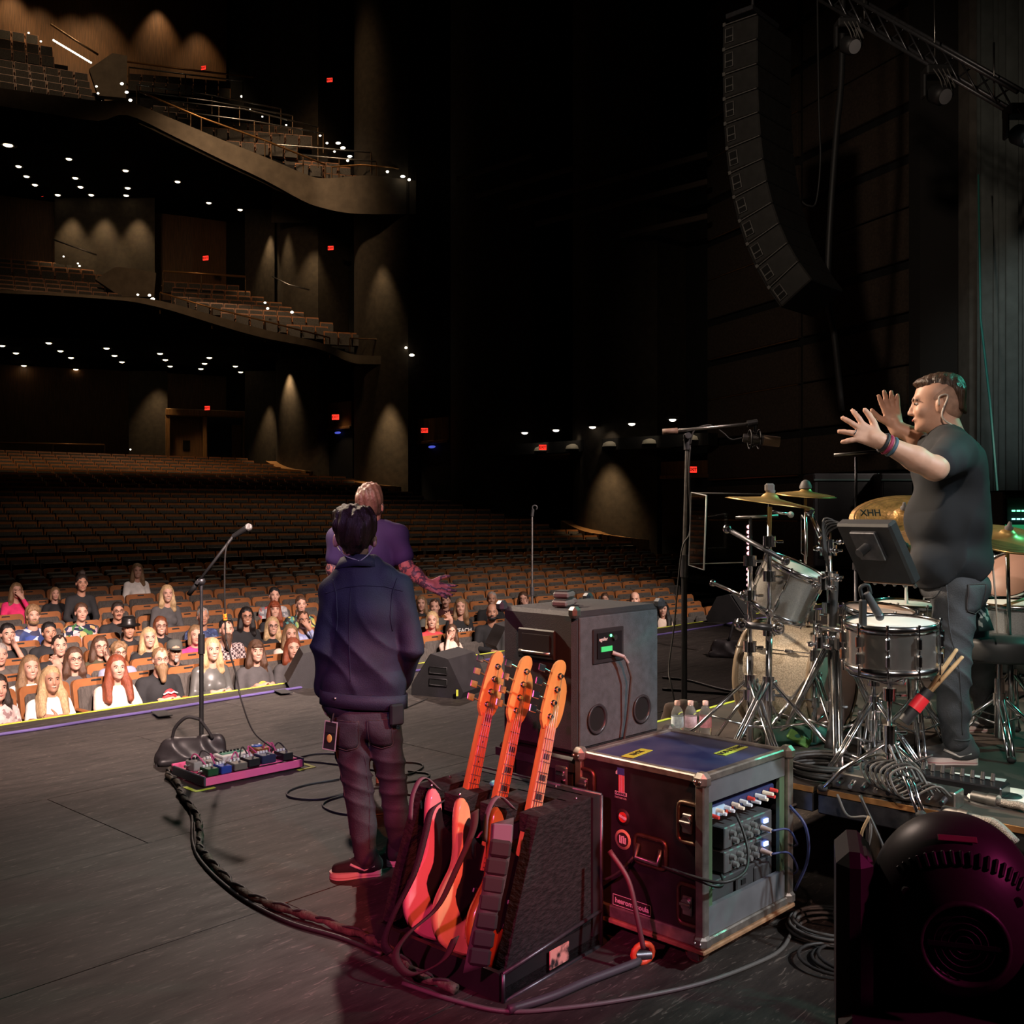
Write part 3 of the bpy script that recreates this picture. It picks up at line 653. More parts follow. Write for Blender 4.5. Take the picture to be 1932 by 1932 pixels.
# proscenium edge: narrow grey return
p = pix(1826, 500, 20.6); b = MB(); b.box((0, 0, 7), (.16, .5, 18)); struct('trim_2', b, mat('grey_return', (.09, .08, .07), .8, var=.2, vs=4)).matrix_world = Matrix.Translation((p.x, p.y, 0))
p = pix(1770, 500, 21.5); b = MB(); b.box((0, 0, 7), (1.0, .6, 18)); struct('trim_3', b, mat('proscenium_black', (.012, .010, .009), .9)).matrix_world = Matrix.Translation((p.x, p.y, 0))
def curtain(name, x0, x1, Y0, Y1, n, amp, label, m, z1=13.5, ph=0):
    p, q = pix(x0, 900, Y0), pix(x1, 900, Y1); d = q-p; d.z = 0; L_ = d.length; u = d.normalized(); nn = Vector((-u.y, u.x, 0)); pts = []
    K = n*10
    for i in range(K+1):
        t_ = i/K; pts.append(Vector((p.x, p.y, 0))+u*(L_*t_)+nn*(amp*math.sin(2*PI*n*t_+ph)+.3*amp*math.sin(2*PI*n*.37*t_+1)))
    b = MB(); b.sheet([[(v.x, v.y, 0.02) for v in pts], [(v.x, v.y, 5) for v in pts], [(v.x, v.y, z1) for v in pts]])
    o = obj(name, b, m); md = o.modifiers.new('thickness', 'SOLIDIFY'); md.thickness = .012; tag(o, label, 'curtain')
VELV = mat('grey_velour', (.075, .085, .082), .85, var=.15, vs=4)
curtain('stage_curtain', 1846, 1990, 19.0, 16.5, 9, .16, 'tall pleated grey-green stage curtain at the right edge', VELV)
curtain('stage_curtain', 1835, 1905, 21.5, 19.6, 5, .12, 'darker pleated curtain leg just behind the grey-green one', mat('black_velour', (.014, .015, .015), .9))
# ================================================================ people: continuous bodies grown as smooth implicit surfaces
def V3(p): return np.array((p[0], p[1], p[2]), dtype=np.float32)
def cap(p0, p1, r0, r1=None, k=.02, sub=False): return ('c', V3(p0), V3(p1), r0, r0 if r1 is None else r1, k, sub)
def ell(c, r, k=.02, rot=None, sub=False):
    r = (r, r, r) if not isinstance(r, (tuple, list)) else r
    return ('e', V3(c), V3(r), None if rot is None else np.array(rot.to_3x3(), dtype=np.float32), k, sub)
def xf(prims, M):
    s = M.to_scale().x; out = []; rotm = M.to_3x3().normalized()
    for p in prims:
        if p[0] == 'c': out.append(('c', V3(M @ Vector(p[1])), V3(M @ Vector(p[2])), p[3]*s, p[4]*s, p[5]*s, p[6]))
        else:
            r0 = rotm if p[3] is None else rotm @ Matrix(p[3].tolist())
            out.append(('e', V3(M @ Vector(p[1])), p[2]*s, np.array(r0, dtype=np.float32), p[4]*s, p[5]))
    return out
def sdf_eval(D, org, h, p, sgn_any=None):
    k = p[5] if p[0] == 'c' else p[4]; sub = p[-1]
    if p[0] == 'c': lo = np.minimum(p[1]-p[3], p[2]-p[4]); hi = np.maximum(p[1]+p[3], p[2]+p[4])
    else: m = p[2].max(); lo, hi = p[1]-m, p[1]+m
    mg = k+2.5*h
    i0 = np.maximum(np.floor((lo-mg-org)/h).astype(int), 0); i1 = np.minimum(np.ceil((hi+mg-org)/h).astype(int)+1, D.shape)
    if (i1 <= i0).any(): return
    X = (org[0]+h*np.arange(i0[0], i1[0], dtype=np.float32))[:, None, None]; Y = (org[1]+h*np.arange(i0[1], i1[1], dtype=np.float32))[None, :, None]; Z = (org[2]+h*np.arange(i0[2], i1[2], dtype=np.float32))[None, None, :]
    if p[0] == 'c':
        a, b = p[1], p[2]; ba = b-a; L2 = float((ba*ba).sum())+1e-12
        px, py, pz = X-a[0], Y-a[1], Z-a[2]
        t = np.clip((px*ba[0]+py*ba[1]+pz*ba[2])/L2, 0, 1)
        d = np.sqrt((px-t*ba[0])**2+(py-t*ba[1])**2+(pz-t*ba[2])**2)-(p[3]+t*(p[4]-p[3]))
    else:
        px, py, pz = X-p[1][0], Y-p[1][1], Z-p[1][2]
        if p[3] is not None:
            m = p[3]; px, py, pz = px*m[0, 0]+py*m[1, 0]+pz*m[2, 0], px*m[0, 1]+py*m[1, 1]+pz*m[2, 1], px*m[0, 2]+py*m[1, 2]+pz*m[2, 2]
        r = p[2]; k0 = np.sqrt((px/r[0])**2+(py/r[1])**2+(pz/r[2])**2); k1 = np.sqrt((px/r[0]**2)**2+(py/r[1]**2)**2+(pz/r[2]**2)**2)+1e-9
        d = k0*(k0-1)/k1
    S = D[i0[0]:i1[0], i0[1]:i1[1], i0[2]:i1[2]]
    if sub:
        d = -d; hh = np.maximum(k-np.abs(S-d), 0)/max(k, 1e-6); S[...] = np.maximum(S, d)+hh*hh*k*.25
    else:
        hh = np.maximum(k-np.abs(S-d), 0)/max(k, 1e-6); S[...] = np.minimum(S, d)-hh*hh*k*.25
CORN = np.array([(i, j, k) for i in (0, 1) for j in (0, 1) for k in (0, 1)])
EDG = [(0, 1), (0, 2), (0, 4), (1, 3), (1, 5), (2, 3), (2, 6), (3, 7), (4, 5), (4, 6), (5, 7), (6, 7)]
def sdf_mesh(name, prims, h, warp=None):
    lo = np.full(3, 1e9); hi = -lo
    for p in prims:
        if p[-1]: continue
        if p[0] == 'c': lo = np.minimum(lo, np.minimum(p[1]-p[3], p[2]-p[4])); hi = np.maximum(hi, np.maximum(p[1]+p[3], p[2]+p[4]))
        else: m = p[2].max(); lo = np.minimum(lo, p[1]-m); hi = np.maximum(hi, p[1]+m)
    org = (lo-3*h).astype(np.float32); n = np.ceil((hi-lo)/h).astype(int)+7
    D = np.full(n, .05, dtype=np.float32)
    for p in prims: sdf_eval(D, org, h, p)
    if warp is not None:
        g = np.argwhere(np.abs(D) < .04); q = org+g*h; D[g[:, 0], g[:, 1], g[:, 2]] += warp(q)
    s = D < 0
    c = sum(s[i:n[0]-1+i, j:n[1]-1+j, k:n[2]-1+k].astype(np.int8) for i, j, k in CORN)
    mask = (c > 0) & (c < 8); cells = np.argwhere(mask); idx = np.full(mask.shape, -1, dtype=np.int32); idx[mask] = np.arange(len(cells))
    acc = np.zeros((len(cells), 3)); cnt = np.zeros(len(cells))
    vals = [D[cells[:, 0]+i, cells[:, 1]+j, cells[:, 2]+k] for i, j, k in CORN]
    for a, b in EDG:
        va, vb = vals[a], vals[b]; cr = (va < 0) != (vb < 0); t = np.where(cr, va/np.where(cr, va-vb, 1), 0)
        pos = CORN[a]+t[:, None]*(CORN[b]-CORN[a]); acc += np.where(cr[:, None], pos, 0); cnt += cr
    verts = org+h*(cells+acc/cnt[:, None]); faces = []
    for ax in range(3):
        sl0 = [slice(None)]*3; sl1 = [slice(None)]*3; sl0[ax] = slice(0, -1); sl1[ax] = slice(1, None)
        a, b = s[tuple(sl0)], s[tuple(sl1)]; e = np.argwhere(a != b)
        u, v = [(1, 2), (2, 0), (0, 1)][ax]
        ok = (e[:, u] > 0) & (e[:, v] > 0) & (e[:, u] < n[u]-1) & (e[:, v] < n[v]-1); e = e[ok]
        if len(e) == 0: continue
        ins = a[e[:, 0], e[:, 1], e[:, 2]]; q = []
        for du, dv in ((-1, -1), (0, -1), (0, 0), (-1, 0)):
            f = e.copy(); f[:, u] += du; f[:, v] += dv; q.append(idx[f[:, 0], f[:, 1], f[:, 2]])
        q = np.stack(q, 1); q[~ins] = q[~ins][:, ::-1]; faces.append(q)
    faces = np.concatenate(faces); me = bpy.data.meshes.new(name)
    me.vertices.add(len(verts)); me.vertices.foreach_set('co', verts.astype(np.float32).ravel())
    me.loops.add(faces.size); me.loops.foreach_set('vertex_index', faces.ravel().astype(np.int32))
    me.polygons.add(len(faces)); me.polygons.foreach_set('loop_start', np.arange(0, faces.size, 4, dtype=np.int32))
    try: me.polygons.foreach_set('loop_total', np.full(len(faces), 4, dtype=np.int32))
    except Exception: pass
    me.polygons.foreach_set('use_smooth', np.ones(len(faces), dtype=bool)); me.update(calc_edges=True); me.validate(); return me

def head_prims(male=True, jaw=1.0):
    P = [ell((0, .012, .038), (.077, .097, .088)), ell((0, -.02, -.028), (.063*jaw, .072, .088)), ell((0, -.040, -.083), (.046*jaw, .045, .034)), ell((0, -.074, -.104), (.020, .016, .014), .02),
         cap((-.034, -.084, .024), (.034, -.084, .024), .011, k=.02), ell((.036, -.068, -.03), (.022, .02, .022)), ell((-.036, -.068, -.03), (.022, .02, .022)),
         ell((.031, -.104, .004), .015, .012, sub=True), ell((-.031, -.104, .004), .015, .012, sub=True),
         cap((0, -.092, .006), (0, -.109, -.034), .007, .0105, .010), ell((.011, -.100, -.038), .009, .008), ell((-.011, -.100, -.038), .009, .008),
         cap((-.019, -.090, -.064), (.019, -.090, -.064), .007, k=.01),
         ell((.078, .012, -.012), (.010, .020, .031), .006), ell((-.078, .012, -.012), (.010, .020, .031), .006),
         cap((0, .022, -.06), (0, .042, -.19), .054 if male else .046, .062 if male else .050, .03)]
    return P
def hair_prims(st):
    face = ell((0, -.112, -.028), (.070, .096, .104), .012, sub=True)
    sh = [ell((0, .022, .052), (.085, .103, .088)), ell((0, .05, .0), (.080, .072, .085), .03)]
    low = ell((0, .03, -.15), (.2, .2, .075), .02, sub=True)
    if st == 'short': return sh+[face, low]
    if st == 'crop': return [ell((0, .020, .046), (.082, .100, .085)), ell((0, .045, -.005), (.076, .068, .075), .03), ell((0, -.105, -.045), (.072, .085, .108), .012, sub=True), low]
    if st == 'curly': return [ell((0, .02, .062), (.098, .11, .092)), ell((0, .05, .0), (.09, .08, .09), .03), face, low]
    if st == 'updo': return sh+[ell((.01, .04, .15), (.05, .05, .05)), face, low]
    if st == 'bob': return sh+[cap((.072, .02, .03), (.078, .01, -.11), .026, .024), cap((-.072, .02, .03), (-.078, .01, -.11), .026, .024), cap((0, .075, .02), (0, .08, -.12), .055, .05), face]
    L = [cap((.070, .022, .03), (.088, .0, -.15), .026, .036, .035), cap((-.070, .022, .03), (-.088, .0, -.15), .026, .036, .035), ell((0, .065, -.09), (.110, .060, .17), .04), cap((.06, .05, -.08), (.095, .03, -.24), .04, .042, .04), cap((-.06, .05, -.08), (-.095, .03, -.24), .04, .042, .04)]
    if st == 'bangs': return sh+L+[ell((0, -.075, .055), (.062, .030, .028)), ell((0, -.105, -.045), (.060, .085, .085), .012, sub=True)]
    if st == 'xlong': return sh+L+[cap((.095, -.015, -.15), (.105, -.085, -.33), .040, .028, .04), cap((-.095, -.015, -.15), (-.105, -.085, -.33), .040, .028, .04), cap((.11, .02, -.18), (.13, -.03, -.32), .035, .025, .04), cap((-.11, .02, -.18), (-.13, -.03, -.32), .035, .025, .04), face]
    return sh+L+[face]
def hair_warp(fr=95, amp=.0045):
    def f(q):
        return (amp*np.sin(q[:, 0]*fr+2*np.sin(q[:, 2]*14))*np.cos(q[:, 1]*fr*.8+1.5*np.sin(q[:, 2]*11))).astype(np.float32)
    return f
def hand_prims(w_, f, n, thumb, curl=.5, spread=.25, s=1.0, fat=1.0):
    """wrist, finger direction, palm normal, direction of the thumb side"""
    w_, f, n, t = Vector(w_), Vector(f).normalized(), Vector(n).normalized(), Vector(thumb).normalized()
    t = (t-f*t.dot(f)).normalized(); n = f.cross(t); n = n if n.dot(Vector(w_*0+Vector(n))) else n
    nn = Vector(n)
    P = [cap(w_-f*.02*s, w_+f*.03*s, .024*s*fat, .026*s*fat, .015)]
    for i, (o_, L_) in enumerate(((.030, .072), (.010, .080), (-.010, .075), (-.029, .058))):
        b0 = w_+f*.012*s+t*(o_*.7*s); b1 = w_+f*(.088-.004*abs(i-1))*s+t*(o_*s)
        P.append(cap(b0, b1, .0135*s*fat, .0115*s*fat, .012)); d = (f+t*(spread*o_/.03)).normalized(); p = b1; L3 = L_*s
        for q, (fr_, r_) in enumerate(((.45, .0100), (.30, .0092), (.25, .0084))):
            ang_ = curl*(q+1)*.6; dd = (d*math.cos(ang_)+nn*math.sin(ang_)).normalized(); p2 = p+dd*(L3*fr_)
            P.append(cap(p, p2, r_*s*fat*1.05, r_*s*fat, .004)); p = p2
    tb = w_+f*.025*s+t*(.028*s); d = (f*.62+t*.75+nn*.15).normalized(); p = tb
    for fr_, r_ in ((.042, .0135), (.032, .0110), (.024, .0098)):
        p2 = p+d*(fr_*s); P.append(cap(p, p2, r_*s*fat, r_*s*fat*.92, .006)); p = p2; d = (d+f*.35).normalized()
    return P

SKIN = {0: mat('skin_fair', (.56, .31, .23), .5, var=.08, vs=30), 1: mat('skin_tan', (.43, .22, .145), .5, var=.06, vs=30), 2: mat('skin_warm', (.38, .20, .13), .5, var=.06, vs=30)}
HAIRC = {'blond': (.46, .31, .16), 'dblond': (.22, .13, .065), 'brown': (.075, .036, .020), 'dark': (.022, .014, .011), 'black': (.010, .008, .008), 'red': (.20, .045, .018), 'auburn': (.15, .045, .018), 'grey': (.30, .27, .25)}
def hairmat(c): return mat('hair_'+c, HAIRC[c], .45, var=.35, vs=9, stretch=(12, 12, 1.2), bump=.5, bs=30)
EYEW = mat('eye_white', (.48, .42, .38), .4); EYED = mat('eye_dark', (.015, .010, .008), .2)
LIPS = mat('lips', (.42, .12, .10), .45); TEETH = mat('teeth', (.62, .50, .42), .4)
def shared_face():
    S = {}
    for sx in (-1, 1):
        b = MB(); b.ball((sx*.031, -.0795, .004), (.0125, .010, .0065), 10, 6); n0 = len(b.f); b.ball((sx*.031, -.0880, .004), (.0068, .0035, .0062), 8, 6)
        me = b.mesh('eye'); me.materials.append(EYEW); me.materials.append(EYED); me.polygons.foreach_set('material_index', [0]*n0+[1]*(len(b.f)-n0)); S['eye%d' % sx] = me
    b = MB(); b.tube([(-.025, -.083, -.060), (-.013, -.0935, -.065), (0, -.0960, -.067), (.013, -.0935, -.065), (.025, -.083, -.060)], [.003, .005, .0055, .005, .003], 6); me = b.mesh('lips'); me.materials.append(LIPS); S['lips'] = me
    b = MB(); b.tube([(-.024, -.085, -.058), (-.012, -.0945, -.065), (0, -.0975, -.067), (.012, -.0945, -.065), (.024, -.085, -.058)], [.0025, .0048, .0055, .0048, .0025], 6); me = b.mesh('teeth'); me.materials.append(TEETH); S['teeth'] = me
    b = MB()
    S['brow'] = [MB().tube([(sx*.014, -.0945, .019), (sx*.032, -.0925, .0255), (sx*.050, -.078, .019)], [.0032, .0048, .002], 6) for sx in (-1, 1)]
    b = MB()
    for sx in (-1, 1): b.tube([(sx*.031+.020*math.cos(a), -.108+.006*abs(math.cos(a)), .002+.015*math.sin(a)) for a in [2*PI*i/12 for i in range(12)]], .0022, 5, True)
    b.tube([(-.011, -.110, .006), (0, -.114, .008), (.011, -.110, .006)], .002, 5)
    for sx in (-1, 1): b.tube([(sx*.051, -.102, .006), (sx*.08, -.05, .008), (sx*.083, .01, .004)], .002, 5)
    S['glasses'] = b
    return S
FACE = shared_face(); _bm = {}
def face_parts(root, M, hc, smile=False, glasses=False):
    for k in ('eye-1', 'eye1', 'teeth' if smile else 'lips'):
        o = bpy.data.objects.new('eye' if k[:3] == 'eye' else 'mouth', FACE[k]); COL.objects.link(o); o.parent = root; o.matrix_local = M
    if hc not in _bm:
        _bm[hc] = [q.mesh('eyebrow') for q in FACE['brow']]
        for me in _bm[hc]: me.materials.append(hairmat(hc if hc not in ('blond', 'red') else 'brown'))
    for me in _bm[hc]: o = bpy.data.objects.new('eyebrow', me); COL.objects.link(o); o.parent = root; o.matrix_local = M
    if glasses: obj('glasses', FACE['glasses'], BLKG, root, M)

def audience_person(P, yaw, hz, look, label, hair='short', hc='brown', top=None, skin=0, male=True, g=1.0, arms='lap', sleeves='long', glasses=False, smile=False, beard=None, hat=None, s=1.0, extra=None, lean=0):
    """seated person; P floor point, faces local -Y"""
    nb = hz-.185*s; sw = (.185 if male else .160)*s*(.9+.1*g)
    root = None
    Bm = Matrix.Translation(P) @ Matrix.Rotation(yaw, 4, 'Z')
    lk = Bm.inverted() @ Vector(look); hy = math.atan2(lk.x, -lk.y); hy = max(-1.0, min(1.0, hy)); pit = math.atan2(lk.z-hz, math.hypot(lk.x, lk.y))
    hx = lean*.5
    HM = Matrix.Translation((hx, -.03, hz)) @ Matrix.Rotation(hy, 4, 'Z') @ Matrix.Rotation(-pit*.8, 4, 'X') @ Matrix.Scale(s, 4)
    body = xf(head_prims(male), HM)
    body += [cap((hx*.8, .01, nb+.05), (0, .03, nb-.05), .05*s, .07*s, .03), ell((0, .02, nb-.17), (.13*g*s, .09*g, .18)), ell((0, .0, .62), (.12*g, .09*g, .16)), cap((-(sw-.05), .03, nb-.05), (sw-.05, .03, nb-.05), .045*s)]
    shirt = [ell((0, .0, .55), (.165*g, .135*g, .12), .04), ell((0, -.01, .70), (.145*g*s, .118*g, .17), .05), ell((0, .02, nb-.17), (.165*s*(.6+.4*g), .112*s*(.6+.4*g), .18*s), .05), cap((-(sw-.035), .03, nb-.055), (sw-.035, .03, nb-.055), .058*s, k=.04), cap((0, .03, nb-.06), (0, .03, nb+.005), .075*s, .066*s, .03)]
    if not male: shirt += [ell((.068*s, -.085*s-.02*(g-1), nb-.215*s), .062*s*g, .04), ell((-.068*s, -.085*s-.02*(g-1), nb-.215*s), .062*s*g, .04)]
    shirt.append(ell((0, -.03, nb+.055), (.058*s, .07*s, .05), .01, sub=True))
    for sx in (-1, 1):
        S = Vector((sx*sw, .03, nb-.062)); pose = arms if isinstance(arms, str) else arms[0 if sx < 0 else 1]
        if pose == 'chin': E, W = Vector((sx*(sw+.03), -.17, nb-.30*s)), HM @ Vector((sx*.05-hy*.02, -.115, -.135)); fd, th = HM.to_3x3() @ Vector((-sx*.35, .1, .75)), Vector((-sx*.2, -.9, .2))
        elif pose == 'cover': E, W = Vector((sx*(sw+.04), -.20, nb-.26*s)), HM @ Vector((sx*.06, -.145, -.12)); fd, th = HM.to_3x3() @ Vector((-sx*.55, .05, .8)), Vector((-sx*.3, .2, .9))
        elif pose == 'raise': E, W = Vector((sx*(sw+.10), -.14, nb-.22*s)), Vector((sx*(sw+.06), -.22, hz+.02)); fd, th = Vector((-sx*.6, -.2, .75)), Vector((-sx*.9, 0, -.3))
        elif pose == 'chest': E, W = Vector((sx*(sw+.05), -.10, nb-.30*s)), Vector((-sx*.01, -.24, nb-.17*s)); fd, th = Vector((-sx*.9, -.1, .2)), Vector((0, 0, 1))
        elif pose == 'rest': E, W = Vector((sx*(sw+.07), -.12, nb-.30*s)), Vector((sx*.02, -.33, nb-.36*s)); fd, th = Vector((-sx*.9, -.25, -.05)), Vector((0, -.3, 1))
        else: E, W = Vector((sx*(sw+.055), -.02, nb-.32*s)), Vector((sx*.09, -.26, .66)); fd, th = Vector((-sx*.4, -.8, -.2)), Vector((-sx*.8, 0, .4))
        ga = .75+.25*g
        shirt.append(cap(S, E if sleeves == 'long' else S.lerp(E, .6), .056*s*ga, (.047 if sleeves == 'long' else .053)*s*ga, .035))
        if sleeves == 'long': shirt.append(cap(E, E.lerp(W, .9), .047*s*ga, .035*s, .02))
        if sleeves != 'none': pass
        body += [cap(S, E, .044*s*ga, .039*s*ga), cap(E, W, .039*s*ga, .027*s)] + hand_prims(W, fd, Vector((0, -1, 0)), th, .7 if pose in ('chin', 'chest') else .3, .2, s*.98, 1.12)
    me = sdf_mesh('person', body, .0125); root = link('person', me, SKIN[skin], None, Bm); tag(root, label, 'person', 'audience')
    top = top if top is not None else BLK
    link('shirt', sdf_mesh('shirt', shirt, .017), top, root)
    leg = []
    for sx in (-1, 1): leg += [cap((sx*.09, 0, .53), (sx*.11, -.43, .53), .085*g, .066), cap((sx*.11, -.43, .53), (sx*.11, -.45, .10), .066, .05), cap((sx*.11, -.43, .06), (sx*.12, -.60, .05), .05, .045)]
    link('trousers', sdf_mesh('trousers', leg, .03), mat('dark_trousers', (.03, .03, .038), .8), root)
    if hair != 'bald':
        hp = xf(hair_prims(hair), HM); link('hair', sdf_mesh('hair', hp, .0125, hair_warp(95, .004 if hair != 'curly' else .009)), hairmat(hc), root)
    face_parts(root, HM, hc, smile, glasses)
    if beard:
        bp = [ell((0, -.052, -.088), (.060, .048, .040)), ell((0, -.02, -.07), (.067, .05, .045)), ell((0, -.09, -.048), (.03, .02, .012), .01), ell((0, -.125, -.066), (.022, .03, .008), .005, sub=True)]
        if beard == 'long': bp += [cap((0, -.07, -.11), (0, -.095, -.22), .05, .03, .03)]
        if beard == 'goatee': bp = [ell((0, -.085, -.105), (.028, .024, .03)), ell((0, -.098, -.050), (.026, .012, .008), .006)]
        if beard == 'moustache': bp = [ell((0, -.100, -.050), (.030, .013, .009), .006)]
        link('beard', sdf_mesh('beard', xf(bp, HM), .010, hair_warp(140, .003)), hairmat(hc if hc in ('dblond', 'grey', 'black', 'brown') else 'brown'), root)
    if hat == 'fedora':
        b = MB(); b.lathe([(.155, .052), (.150, .040), (.10, .058), (.094, .062), (.090, .12), (.078, .155), (.03, .150), (0, .148)], 20, HM @ TR((0, .015, .005), 8)); obj('hat', b, mat('black_leather', (.012, .011, .011), .35), root)
    if hat == 'cap':
        b = MB(); b.lathe([(.092, .035), (.093, .07), (.085, .11), (.05, .138), (0, .142)], 18, HM @ TR((0, .012, 0))); b.prism([(.07*math.cos(a), -.06-.115*math.sin(a)) for a in [PI*i/8 for i in range(9)]], .040, .048, HM @ TR((0, 0, 0), 8)); obj('cap', b, mat('grey_cap', (.075, .075, .065), .9), root)
    if hat == 'bandana':
        b = MB(); b.lathe([(.088, .030), (.090, .06), (.082, .10), (.045, .128), (0, .132)], 18, HM @ TR((0, .015, 0), -8)); b.box((0, -.06, .12), (.1, .03, .03), HM, .01); obj('bandana', b, BLK, root)
    if extra: extra(root, HM, nb)
    return root

def top(c, n, **k): return mat('cloth_'+n, c, .85, var=.12, vs=14, bump=.15, bs=90, **k)
BT = top((.016, .016, .018), 'black'); GT = top((.075, .070, .072), 'grey'); WT = top((.78, .74, .70), 'white'); CR = top((.72, .56, .47), 'cream')
def flat_print(s_, size, m, dy=-.135, dz=-.16):
    def f(root, HM, nb):
        me = text_mesh(s_, size, .004, .001); link('lettering', me, m, root, Matrix.Translation((0, dy, nb+dz)) @ Matrix.Rotation(PI/2-.12, 4, 'X'))
    return f
def print_patch(root, HM, nb, shape):
    b = MB()
    if shape == 'yellow': b.ball((.02, -.150, nb-.20), (.065, .012, .055), 14, 8); m = mat('yellow_print', (.85, .50, .06), .7); obj('shirt_print', b, m, root)
    if shape == 'red':
        b.ball((.05, -.140, nb-.24), (.085, .03, .12), 14, 10); o = obj('shirt_print', b, mat('red_print', (.75, .025, .03), .6), root)
        b2 = MB(); b2.tube([(-.03, -.172, nb-.17), (.02, -.180, nb-.150), (.05, -.178, nb-.165), (.08, -.180, nb-.150), (.13, -.160, nb-.175)], .010, 6); obj('white_lip_line', b2, WHITE, o)
LKL = (1.6, 2.6, 1.5); LKC = (0, .5, 1.7)
